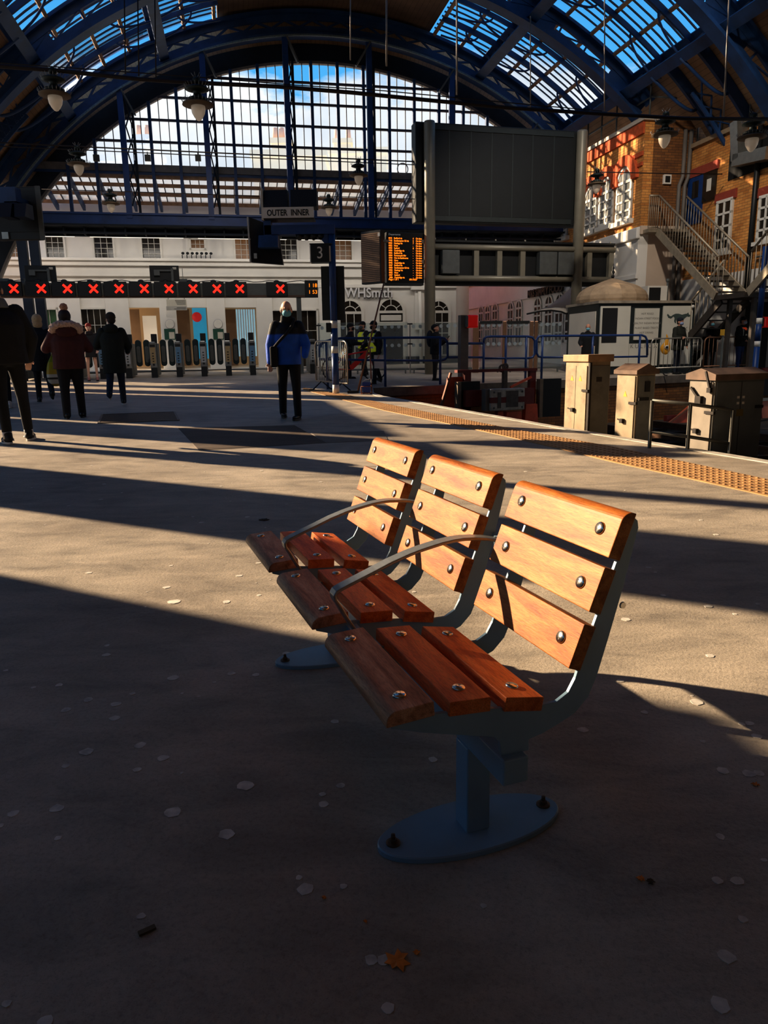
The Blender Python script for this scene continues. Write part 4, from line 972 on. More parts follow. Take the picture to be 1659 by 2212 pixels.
text('page_line', 'Page 1 of 1', H_ * .048, AMB, ds, (sx0 + W_ * .05, .098, sz0 + H_ * .065), (PI / 2, 0, 0), .001, 'LEFT', bold=.0018); text('clock', '09:19:57', H_ * .05, AMB, ds, (sx0 + W_ * .6, .098, sz0 + H_ * .065), (PI / 2, 0, 0), .001, 'LEFT', bold=.0018)
q = LB(818, 558, .1); sb = thing('side_screen', 'tall screen with a brown louvred back, angled beside the lit departures screen', 'screen', PL + Matrix.Rotation(TH, 3, 'Z') @ V((q.x - .20, .24, sz0 - .02)), TH - math.radians(50))
hh = H_ + .06; mb = MB(); mb.bx(-.36, .36, 0, .2, 0, hh); mb.build('casing', SCREENB, sb, bevel=.01)
mb = MB()
for k in range(26): mb.bx(-.33, .33, -.02, 0, .05 + k * (hh - .1) / 26, .05 + (k + .72) * (hh - .1) / 26)
mb.build('louvres', mat('brown_louvre', (150, 118, 92), .5, .2, .12, 6), sb)
MB().bx(.28, .35, -.03, 0, hh - .18, hh - .08).build('label_plate', SASH, sb)
MB().tube([(.3, .12, hh * .8), (.46, .42, hh * .8)], .05, 8).build('bracket_tube', POSTM, sb)
# ---------------------------------------------------------------- blue platform pole with its arm, screens and signs
def banded_pole(loc, h, r, bands, lab):
    t = thing('banded_pole', lab, 'pole', loc, 0, 'blue banded poles'); z = 0; WB = mat('white_band_paint', (222, 218, 208), .5, 0, .08, 6)
    cuts = sorted(bands); zz = 0
    for a, b in cuts:
        if a > zz: MB().lathe([(r, zz), (r, a)], 20).build('blue_section', BLUE, t)
        MB().lathe([(r * 1.004, a), (r * 1.004, b)], 20).build('white_band', WB, t); zz = b
    MB().lathe([(r, zz), (r, h)], 20).build('blue_section', BLUE, t); return t
PP = G(726, 850); YP = PP.y
def LP(px, py, dy=0.0): return AY(px, py, YP + dy) - PP
hp = LP(721, 488).z
pole = banded_pole(PP, hp, .072, [(0, LP(726, 831).z), (LP(725, 763).z, LP(725, 748).z), (LP(725, 709).z, LP(725, 693).z)], 'blue station pole with white bands at the start of the tactile strip')
za = LP(650, 494).z; xa = LP(572, 494).x
pa = thing('sign_gantry', 'blue gantry arm reaching left from the top of the banded pole', 'gantry', PP, 0)
MB().bx(xa, .072, -.09, .09, hp - .16, hp + .02).build('arm_beam', BLUE, pa); MB().bx(xa - .01, xa + .14, -.09, .09, LP(580, 512).z, LP(580, 468).z).build('arm_upright', BLUE, pa)
mb = MB(); mb.prism([V((-.072, -.03, hp - .16)), V((-.30, -.03, hp - .16)), V((-.072, -.03, hp - .42))], (0, .06, 0)); mb.build('corner_gusset', BLUE, pa)
# OUTER INNER sign below two hoods
x0 = LP(567, 460, -.2).x; x1 = LP(678, 460, -.2).x; z0 = LP(620, 471, -.2).z; z1 = LP(620, 448, -.2).z; zh = LP(620, 408, -.2).z
si = thing('outer_inner_sign', 'white OUTER INNER sign plate under two black hoods above the platform arm', 'sign', PP, math.radians(3.5) * -1 * 0)
o = MB().bx(x0, x1, -.24, -.20, z0, z1).build('sign_plate', mat('white_sign_plate', (214, 210, 200), .5, 0, .05, 6), si); 
text('lettering', 'OUTER  INNER', (z1 - z0) * .80, BLACKM, si, ((x0 + x1) / 2, -.243, (z0 + z1) / 2 - .01), (PI / 2, 0, 0), .002, sx=(x1 - x0) * .90 / ((z1 - z0) * .80 * 7.35), bold=.004)
xm = (x0 + x1) / 2 + .02
for a, b in ((x0 + .03, xm - .03), (xm + .03, x1 + .06)):
    mb = MB(); mb.prism([V((a, -.22, z1 + .01)), V((a, -.12, zh)), V((a, .22, zh)), V((a, .22, z1 + .01))], (b - a, 0, 0)); mb.build('screen_hood', mat('black_hood', (12, 13, 14), .6), si)
MB().bx(x0 - .02, x0 + .02, -.22, .26, z0 - .03, zh + .02).build('end_plate', CREAM, si)
MB().bx(xa + .02, xa + .12, -.1, .1, LP(580, 472).z, z0 + .02).build('mount', BLUE, si); MB().bx(x0, x1, -.2, .2, z0 - .02, z0).build('base_plate', BLACKM, si)
# big dark monitor leaning below the arm
ms = thing('hanging_monitor', 'large dark monitor seen from behind, tilted under the left end of the platform arm', 'monitor', PP, 0)
def Lq(px, py): return LP(px, py, .12)
qs = [Lq(539, 470), Lq(597, 488), Lq(611, 571), Lq(547, 569)]
qs = [V((qs[0].x, .06, qs[0].z)), V((qs[1].x, .30, qs[1].z)), V((qs[2].x, -.02 + .18, qs[2].z)), V((qs[3].x, -.10, qs[3].z))]
MB().prism(qs, (0.0, .14, 0)).build('casing', SCREENB, ms); 
mb = MB(); mb.bar(qs[0] + V((-.03, .02, 0)), qs[3] + V((-.02, .02, 0)), .03, .05, (0, 1, 0)); mb.build('frame_edge', CREAM, ms)
bp = LP(580, 520, -.1); MB().hexa([bp + V((-.20, -.12, -.14)), bp + V((.2, -.12, -.14)), bp + V((.2, .16, -.14)), bp + V((-.2, .16, -.14)), bp + V((-.19, -.04, .10)), bp + V((.2, -.04, .1)), bp + V((.2, .16, .1)), bp + V((-.19, .16, .1))]).build('blue_bracket', BLUED, ms)
q = Lq(556, 556); MB().bx(q.x - .03, q.x + .03, -.13, -.1, q.z - .05, q.z + .05).build('label_plate', STEEL, ms)
# row of four lamps under the arm
lr_ = thing('signal_lamp_row', 'row of four dark lamps hung under the platform arm', 'lamp', PP, 0); mb = MB()
a = LP(638, 502); b = LP(701, 502); mb.bx(a.x, b.x, -.06, .06, a.z - .05, hp - .15); mb.build('housing', BLACKM, lr_)
for k in range(4):
    x = a.x + .08 + (b.x - a.x - .16) * k / 3; MB().lathe([(.075, 0), (.07, -.06), (.035, -.11), (0, -.12)], 12, (x, 0, a.z - .04)).build('lamp', BLACKM, lr_)
# number 3 box
s3 = thing('platform_number_sign', 'black box sign with a white number 3 fixed to the blue pole', 'sign', PP, 0)
a = LP(673, 568, -.02); b = LP(711, 529, -.02); MB().bx(a.x, b.x, -.13, .13, a.z, b.z).build('box', mat('black_sign_face', (16, 18, 22), .35), s3)
MB().bx(a.x - .02, a.x, -.12, .12, a.z, b.z).build('white_side', SASH, s3); MB().bx(b.x, b.x + .03, -.11, .11, a.z + .02, b.z - .03).build('white_side', SASH, s3); MB().bx(a.x - .02, b.x + .06, -.13, .13, b.z, b.z + .02).build('lid', BLACKM, s3)
text('numeral', '3', (b.z - a.z) * .95, SASH, s3, ((a.x + b.x) / 2, -.133, (a.z + b.z) / 2), (PI / 2, 0, 0), .002, sx=.9)
MB().bx(b.x + .02, -.05, -.02, .02, (a.z + b.z) / 2 - .1, (a.z + b.z) / 2 + .1).build('fixing', BLUED, s3)
# tall dark panels on the pole
tp = thing('information_board', 'tall dark green-black board mounted behind the blue pole', 'board', PP, 0)
a = LP(697, 692, .12); b = LP(743, 575, .12); MB().bx(a.x, b.x, .085, .16, a.z, b.z).build('board', mat('dark_green_panel', (34, 42, 40), .5, 0, .06, 5), tp); MB().bx(a.x, b.x, .08, .085, (a.z + b.z) / 2 - .02, (a.z + b.z) / 2 - .005).build('joint', BLACKM, tp)
q = LP(711, 707); MB().bx(q.x - .06, -.06, -.05, .05, q.z - .1, q.z + .09).build('junction_box', BLACKM, tp)
# ---------------------------------------------------------------- left hanging display
YL = 12.0
def LL(px, py, dy=0): return AY(px, py, YL + dy)
o_ = LL(44, 460); hd = thing('hanging_display', 'large dark train display seen from behind at the far left, with blue twin screens', 'display', o_, 0)
a = LL(-70, 521) - o_; b = LL(86, 402) - o_; MB().bx(a.x, b.x - .04, 0, .07, a.z, b.z).build('casing', SCREENB, hd, bevel=.015); MB().bx(a.x + .1, b.x - .08, -.01, 0, a.z + .12, b.z - .06).build('back_panel', BLACKM, hd)
MB().bx(b.x - .07, b.x, -.03, .0, a.z, b.z).build('side_trim', GREYM, hd)
a2 = LL(-70, 436, -.3) - o_; b2 = LL(40, 407, -.3) - o_; MB().bx(a2.x, b2.x, -.42, -.24, b2.z - .22, b2.z).build('blue_arm', BLUE, hd); MB().bx(b2.x - .18, b2.x, -.42, -.24, a2.z - .05, b2.z - .2).build('blue_upright', BLUE, hd)
MB().bx(b2.x - .3, b2.x, -.24, 0, b2.z - .3, b2.z - .12).build('wall_fixing', BLUED, hd)
a3 = LL(8, 473, -.35) - o_; b3 = LL(62, 441, -.35) - o_; xm = (a3.x + b3.x) / 2
for u, v in ((a3.x, xm - .015), (xm + .015, b3.x)): MB().hexa([V((u + .03, -.52, a3.z)), V((v, -.52, a3.z)), V((v, -.22, a3.z)), V((u + .03, -.22, a3.z)), V((u, -.42, b3.z)), V((v, -.42, b3.z)), V((v, -.22, b3.z)), V((u, -.22, b3.z))]).build('screen_hood', mat('navy_screen_back', (26, 34, 52), .5), hd)
q = LL(6, 507, -.1) - o_; MB().bx(q.x - .05, q.x + .05, -.03, 0, q.z - .05, q.z + .05).build('label_plate', STEEL, hd)
# hangers up to the arcade
# ---------------------------------------------------------------- railings, glass screens, barriers on the concourse edge
nE = V((cdir.y, -cdir.x, 0)).normalized()            # towards the camera
def RP(px, py, back=.22): return on_plane(px, py, CE0 - nE * back, nE)
RB = mat('blue_railing_paint', (28, 62, 120), .4, 0, .12, 5, dirt=.3)
def gzp(p): return V((p.x, p.y, gz(p.y)))
def railing(name, lab, top, bot, posts, ends):
    pts = [RP(*p) for p in top]; c = gzp(pts[0]); t = thing(name, lab, 'railing', c, 0, 'blue railings along the concourse edge')
    MB().tube([p - c for p in pts], .03, 8).build('top_rail', RB, t); MB().tube([RP(*p) - c for p in bot], .026, 8).build('lower_rail', RB, t)
    for px, py in posts:
        p = RP(px, py); MB().tube([V((p.x - c.x, p.y - c.y, gz(p.y) - c.z)), p - c], .03, 8).build('post', RB, t)
    return t
railing('blue_railing', 'blue tube railing in front of the two hi-vis workers', [(690, 772), (690, 752), (693, 744), (702, 738), (715, 734), (735, 731), (830, 730), (950, 729), (960, 731), (966, 738), (967, 750), (967, 770), (962, 776), (952, 779)], [(690, 776), (800, 778), (870, 779), (952, 779)], [(705, 738), (831, 731), (951, 730)], 0)
railing('blue_railing', 'low blue link railing beside the grey post of the red lamp', [(967, 742), (1045, 742)], [(967, 772), (1045, 772)], [], 0)
railing('blue_railing', 'blue tube railing above the red buffer stop', [(1045, 742), (1045, 733), (1050, 728), (1060, 727), (1140, 727), (1150, 729), (1155, 736), (1155, 765), (1150, 772), (1140, 774)], [(1045, 774), (1140, 774)], [(1045, 740), (1093, 728), (1137, 728)], 0)
railing('blue_railing', 'blue tube railing in front of the kiosk', [(1172, 772), (1163, 770), (1159, 762), (1159, 735), (1163, 727), (1172, 726), (1280, 725), (1386, 724), (1394, 727), (1398, 735), (1398, 768)], [(1172, 772), (1280, 772), (1398, 770)], [(1172, 727), (1281, 726), (1383, 725)], 0)
# steel crowd barriers
GALV = mat('galvanised_steel', (178, 172, 160), .35, .7, .12, 12)
def barrier(A, B, h, lab, nbar=16, col=GALV):
    d = B - A; L_ = math.hypot(d.x, d.y); rz = math.atan2(d.y, d.x); t = thing('crowd_barrier', lab, 'barrier', A, rz, 'steel crowd barriers')
    r = .019; z0 = .2; c = .12; sl = d.z / L_
    pts = [V((0, 0, z0))] + [V((c - c * math.cos(k / 5 * PI / 2), 0, h - c + c * math.sin(k / 5 * PI / 2))) for k in range(6)] + [V((L_ - c + c * math.sin(k / 5 * PI / 2), 0, h - c + c * math.cos(k / 5 * PI / 2))) for k in range(6)] + [V((L_, 0, z0)), V((0, 0, z0))]
    for p in pts: p.z += sl * p.x
    MB().tube(pts, r, 8).build('frame', col, t)
    for k in range(1, nbar): x = L_ * k / nbar; MB().tube([(x, 0, z0 + sl * x), (x, 0, h + sl * x)], .0075, 6).build('upright', col, t)
    for x in (L_ * .18, L_ * .82):
        MB().tube([(x, .32, sl * x + .015), (x, .22, .02 + sl * x), (x, 0, z0 + sl * x), (x, -.22, .02 + sl * x), (x, -.32, .015 + sl * x)], .016, 6).build('foot', BLACKM, t)
barrier(G(684, 841), G(752, 849), 1.08, 'steel crowd barrier standing beside the blue banded pole', 18)
gA = gzp(RP(1404, 800, .12)); gB = gzp(RP(1512, 800, .12)); barrier(gA, gB, .98, 'steel crowd barrier in front of the person with the yellow bag', 12)
gA = gzp(RP(1518, 800, .12)); gB = gzp(RP(1618, 800, .12)); barrier(gA, gB, .98, 'steel crowd barrier in front of the man in the orange vest', 11, mat('rusty_barrier', (150, 110, 84), .5, .5, .2, 12))
# glass screen wall
gA0 = G(690, 809); gB0 = G(1213, 803); gd = (gB0 - gA0); gd.z = 0; ng = V((gd.y, -gd.x, 0)).normalized()
def GP(px, py): return on_plane(px, py, gA0, ng)
BRZ = mat('bronze_post', (150, 116, 92), .35, .6, .1, 8); SGL = glass('screen_glass', (.90, .94, .93), .10, .10); DOT = glass('frosted_dot', (.8, .84, .84), .1, .8)
scr = [(690, 780, 0), (782, 884, 0), (886, 1020, 0), (1036, 1084, 1), (1094, 1142, 1), (1161, 1214, 0)]
zg1 = 697
for i, (a, b, br) in enumerate(scr):
    p = GP(a, 760); q = GP(b, 760); c = gzp(p); rz = math.atan2((q - p).y, (q - p).x); L_ = ((q.x - p.x) ** 2 + (q.y - p.y) ** 2) ** .5; H1 = GP((a + b) / 2, zg1).z - c.z
    t = thing('glass_screen', 'glass screen with rows of white dots, %s' % ('behind the crowd barrier', 'behind the two hi-vis workers', 'behind the man in the black cap', 'left of the bronze gate pair', 'right leaf of the bronze gate pair', 'left of the kiosk')[i], 'glass screen', c, rz, 'glass screens on the concourse')
    MB().bx(.03, L_ - .03, -.006, .006, .14, H1).build('pane', SGL, t)
    mb = MB(); nd = max(4, round(L_ / .22))
    for zz in (.86, 1.42):
        for k in range(nd):
            x = L_ * (k + .5) / nd; mb.prism([V((x + .055 * math.cos(u * PI / 6), -.008, zz + .055 * math.sin(u * PI / 6))) for u in range(12)], (0, .002, 0))
    mb.build('manifestation_dots', DOT, t)
    MB().bx(0, L_, -.03, .03, .10, .16).build('bottom_rail', GREYM, t); MB().bx(.1, .14, -.05, .05, 0, .1).build('foot', GREYM, t); MB().bx(L_ - .14, L_ - .1, -.05, .05, 0, .1).build('foot', GREYM, t)
    if br: MB().bx(0, L_, -.03, .03, H1 - .03, H1 + .05).build('top_rail', BLACKM, t)
    else:
        MB().bx(-.02, .02, -.03, .03, 0, H1).build('steel_post', STEEL, t)
        for zz in (.9, 1.5): MB().bx(-.08, .08, -.05, -.01, zz - .02, zz + .02).build('clamp', BLACKM, t)
for i, (a, b) in enumerate(((1021, 1034), (1085, 1093), (1143, 1151), (1153, 1160))):
    p = GP(a, 760); q = GP(b, 760); c = gzp(p); w = (q - p).length; H1 = GP(a, 694).z - c.z
    tag(MB().bx(0, w, -.07, .07, 0, H1).build('bronze_post', BRZ, None, c, math.atan2((q - p).y, (q - p).x), bevel=.01), 'bronze gate post, %s of four from the left' % ('first', 'second', 'third', 'last')[i], 'post', 'bronze gate posts')
# red tail-lamp posts above the buffer stops
RLAMP = mat('red_lamp_lens', (200, 28, 22), .25, 0, .05, 8, emit=.25)
def lamp_post(px, ptop, pbot, yl0, yl1, lab, m, back):
    p = gzp(RP(px, pbot, back)); t = thing('red_lamp_post', lab, 'signal lamp', p, crot, 'red lamps above the buffers'); h = RP(px, ptop, back).z - p.z
    MB().bx(-.10, .10, -.08, .08, 0, h).build('post', m, t)
    z0 = RP(px, yl1, back).z - p.z; z1 = RP(px, yl0, back).z - p.z
    MB().bx(.03, .30, -.22, -.08, z0, z1).build('red_lens', RLAMP, t, bevel=.04, seg=3); MB().bx(.0, .03, -.2, -.02, z0 + .02, z1 - .02).build('lamp_back', GREYM, t)
lamp_post(1000, 681, 814, 681, 709, 'grey post with a red lamp above the red buffer stop', mat('weathered_post', (104, 98, 90), .7, 0, .15, 6), .05)
lamp_post(1627, 682, 800, 685, 708, 'pale wooden post with a red lamp at the right edge', mat('pale_timber_post', (196, 182, 152), .7, 0, .15, 6), .05)
# second banded pole at the right edge
P2 = AW(1636, 740, 16.6); P2.z = ZP
def L2(px, py): return AW(px, py, 16.6) - P2
banded_pole(P2, L2(1644, 532).z, .07, [(L2(1636, 749).z, L2(1636, 737).z), (L2(1640, 700).z, L2(1640, 687).z)], 'blue pole with white bands at the right edge beside the staircase')
# ---------------------------------------------------------------- window-cleaner's poles, bucket
pb = G(773, 849); pt = AY(829, 613, pb.y + .15)
t = thing('cleaning_pole', 'long brown telescopic cleaning pole leaning beside the blue bucket', 'pole', pb, 0)
WP = mat('brown_pole', (128, 88, 62), .5, 0, .15, 8)
MB().tube([V((0, 0, .03)), pt - pb], [.022, .016], 8).build('shaft', WP, t); MB().bx(-.22, .02, -.05, .05, .0, .05).build('brush_head', BLACKM, t)
kb = G(792, 851); t = thing('cleaning_bucket', 'small blue bucket in an orange wire basket at the platform edge', 'bucket', kb, 0)
MB().lathe([(.0, .03), (.105, .03), (.12, .24), (.11, .24), (.10, .05), (0, .05)], 4, smooth=False).build('bucket', mat('blue_plastic', (24, 58, 140), .4), t).rotation_euler[2] = PI / 4
mb = MB()
for x in (-.11, .11):
    for y in (-.11, .11): mb.tube([(x, y, 0), (x, y, .16)], .008, 6)
for z in (.02, .16): mb.tube([(-.11, -.11, z), (.11, -.11, z), (.11, .11, z), (-.11, .11, z), (-.11, -.11, z)], .008, 6)
mb.build('wire_basket', mat('rusty_orange_wire', (150, 84, 52), .6, .3, .2, 20), t)
MB().tube([(-.08, 0, .25), (-.02, -.02, .29), (.06, -.03, .31), (.1, 0, .30), (.1, 0, .22)], .013, 6).build('white_rag', SASH, t)
hb_ = G(803, 846); tag(MB().tube([(0, 0, .01), AY(799, 750, hb_.y) - hb_], .015, 8).build('broom_handle', mat('red_brown_handle', (140, 76, 56), .5), None, hb_), 'short reddish handle standing upright beside the blue bucket', 'handle')
# ---------------------------------------------------------------- buffer stops in the pit
REDO = mat('orange_red_steel', (228, 98, 62), .55, 0, .2, 4, dirt=.3); DRED = mat('dark_red_steel', (112, 34, 28), .6, 0, .2, 5, dirt=.4)
bc_ = RP(1073, 800, -.7); bo = V((bc_.x, bc_.y, ZP)); bfr = math.atan2(pvd.y, pvd.x) - PI / 2
def LBF(px, py, off=0.0):
    n_ = pvd; return local(bo, bfr, on_plane(px, py, bo - pvd * off, n_))
bs = thing('buffer_stop', 'red buffer stop with a white and red striped box ending the near track', 'buffer stop', bo, bfr)
x0 = LBF(985, 802).x; x1 = LBF(1157, 797).x; zt = LBF(1070, 797).z; zb = LBF(1070, 803).z
MB().bx(x0, x1, -.08, .08, zb, zt).build('top_beam', DRED, bs)
for x in (x0 + .28, x1 - .1):
    MB().bx(x - .08, x + .08, -.06, .06, .0, zb).build('post', DRED, bs)
xl_ = x0 + .2
MB().prism([V((xl_, .0, .0)), V((xl_, 0, zb)), V((xl_, -.06, zb)), V((xl_, .5, 0))], (.04, 0, 0)).build('side_plate', REDO, bs)
MB().prism([V((LBF(948, 868).x, .1, .05)), V((LBF(972, 822).x, .1, zb - .1)), V((xl_ + .08, .1, zb - .1)), V((xl_ + .08, .1, .05))], (0, .05, 0)).build('side_wing', REDO, bs)
MB().bar((LBF(940, 872).x, .06, .12), (LBF(976, 815).x, .06, zb), .05, .07, (0, 1, 0)).build('raking_strut', mat('rusty_strut', (138, 84, 62), .7, 0, .2, 8), bs)
for a, b, c, d in ((988, 1030, 823, 880), (1162, 1205, 817, 900)):
    p = LBF(a, d); q = LBF(b, c); MB().bx(p.x, q.x, -.16, -.06, p.z, q.z).build('buffer_pad', mat('black_rubber_pad', (14, 14, 15), .7), bs)
    MB().bx(p.x - .09, p.x, -.2, -.04, p.z, q.z).build('pad_edge', mat('weathered_timber', (120, 104, 86), .8, 0, .2, 8), bs)
p = LBF(1057, 888, .5); q = LBF(1132, 838, .5); W_ = q.x - p.x; H_ = q.z - p.z
MB().bx(p.x, q.x, -.55, -.3, p.z, q.z).build('white_box', mat('chipped_white_paint', (188, 180, 165), .6, 0, .25, 12, dirt=.6), bs, bevel=.02)
MB().bx(p.x - .005, q.x + .005, -.556, -.4, p.z + H_ * .36, p.z + H_ * .62).build('red_stripe', DRED, bs)
mb = MB(); mb.bx(p.x + W_ * .2, p.x + W_ * .3, -.56, -.54, p.z + H_ * .12, p.z + H_ * .85); mb.bx(p.x + W_ * .45, p.x + W_ * .8, -.56, -.54, p.z + H_ * .15, p.z + H_ * .9); mb.build('coupling_slots', mat('grimy_recess', (96, 88, 80), .8, 0, .3, 10), bs)
mb = MB()
for u in (.1, .92):
    for v in (.14, .86): mb.ell((p.x + W_ * u, -.56, p.z + H_ * v), (.025, .012, .025), 8, 5)
mb.build('bolt_heads', GREYM, bs)
MB().bx(p.x - .1, p.x, -.5, -.3, p.z, q.z).build('box_side', mat('grey_side', (110, 104, 96), .7), bs); MB().bx(p.x - .5, q.x + .4, -.3, -.1, p.z + .1, q.z - .02).build('cross_beam', DRED, bs)
for a, b in ((1073, 1084), (1092, 1123), (1133, 1157)):
    u = LBF(a, 905, .3); v = LBF(b, 905, .3); zt_ = LBF(b, 872 if b > 1130 else 888, .3).z; MB().hexa([V((u.x - .04, -.36, .0)), V((v.x + .05, -.36, 0)), V((v.x + .05, -.2, 0)), V((u.x - .04, -.2, 0)), V((u.x, -.36, zt_)), V((v.x, -.36, zt_)), V((v.x, -.2, zt_)), V((u.x, -.2, zt_))]).build('orange_leg', REDO, bs)
MB().bar((LBF(1098, 835).x, -.1, LBF(1098, 836).z), (LBF(1143, 812).x, -.1, LBF(1143, 814).z), .05, .05, (0, 1, 0)).build('upper_brace', REDO, bs)
mb = MB(); c = LBF(1088, 805); mb.ring(c + V((-.03, -.02, .1)), .06, .1, (1, 0, 0), (0, 0, 1), (0, .04, 0), n=12); mb.ring(c + V((.04, -.02, .14)), .05, .08, (1, 0, 0), (0, 0, 1), (0, .04, 0), n=12); mb.bx(c.x - .05, c.x + .05, -.1, .0, c.z - .4, c.z + .05); mb.build('lifting_shackle', mat('rusty_grey_iron', (92, 80, 72), .7, .3, .2, 15), bs)
# second buffer stop at the right, mostly behind the cabinets
b2 = RP(1560, 806, -.9); bo2 = V((b2.x, b2.y, ZP)); b2t = thing('buffer_stop', 'red buffer stop of the farther track, partly behind the grey double cabinet', 'buffer stop', bo2, bfr)
def LB2(px, py, off=0.0): return local(bo2, bfr, on_plane(px, py, bo2 - pvd * off, pvd))
p = LB2(1632, 855); q = LB2(1700, 808); MB().bx(p.x, q.x, -.1, .0, p.z, q.z).build('buffer_pad', MATS['black_rubber_pad'], b2t)
p = LB2(1628, 915); q = LB2(1720, 862); MB().prism([V((p.x, -.05, q.z)), V((q.x, -.05, q.z)), V((q.x, -.05, p.z)), V((p.x + .1, -.05, p.z))], (0, .08, 0)).build('pink_plate', mat('faded_red_plate', (206, 120, 92), .6, 0, .15, 5), b2t); MB().bar((p.x + .03, -.08, q.z), (p.x + .2, -.08, p.z), .03, .07, (0, 1, 0)).build('plate_rib', DRED, b2t); MB().bx(p.x - .05, q.x, -.1, .0, q.z, q.z + .08).build('plate_edge', GALV, b2t)
p = LB2(1445, 915); q = LB2(1490, 876); MB().prism([V((p.x, -.05, p.z)), V((q.x, -.05, q.z)), V((q.x, -.05, p.z - .15)), V((p.x + .1, -.05, p.z - .15))], (0, .1, 0)).build('red_wing', REDO, b2t)
MB().bx(LB2(1440, 915).x, LB2(1720, 915).x, 0, .12, .05, .2).build('base_beam', DRED, b2t); MB().bar((LB2(1440, 915).x, -.08, p.z + .02), (LB2(1492, 915).x, -.08, q.z + .04), .05, .05, (0, 1, 0)).build('raking_strut', MATS['rusty_strut'], b2t)
MB().bx(LB2(1630, 900).x, LB2(1720, 900).x, -.2, .1, LB2(1640, 803).z, LB2(1640, 797).z + .03).build('top_beam', DRED, b2t)
MB().bx(LB2(1500, 900).x, LB2(1530, 900).x, -.1, .1, 0, LB2(1640, 800).z).build('post', DRED, b2t)
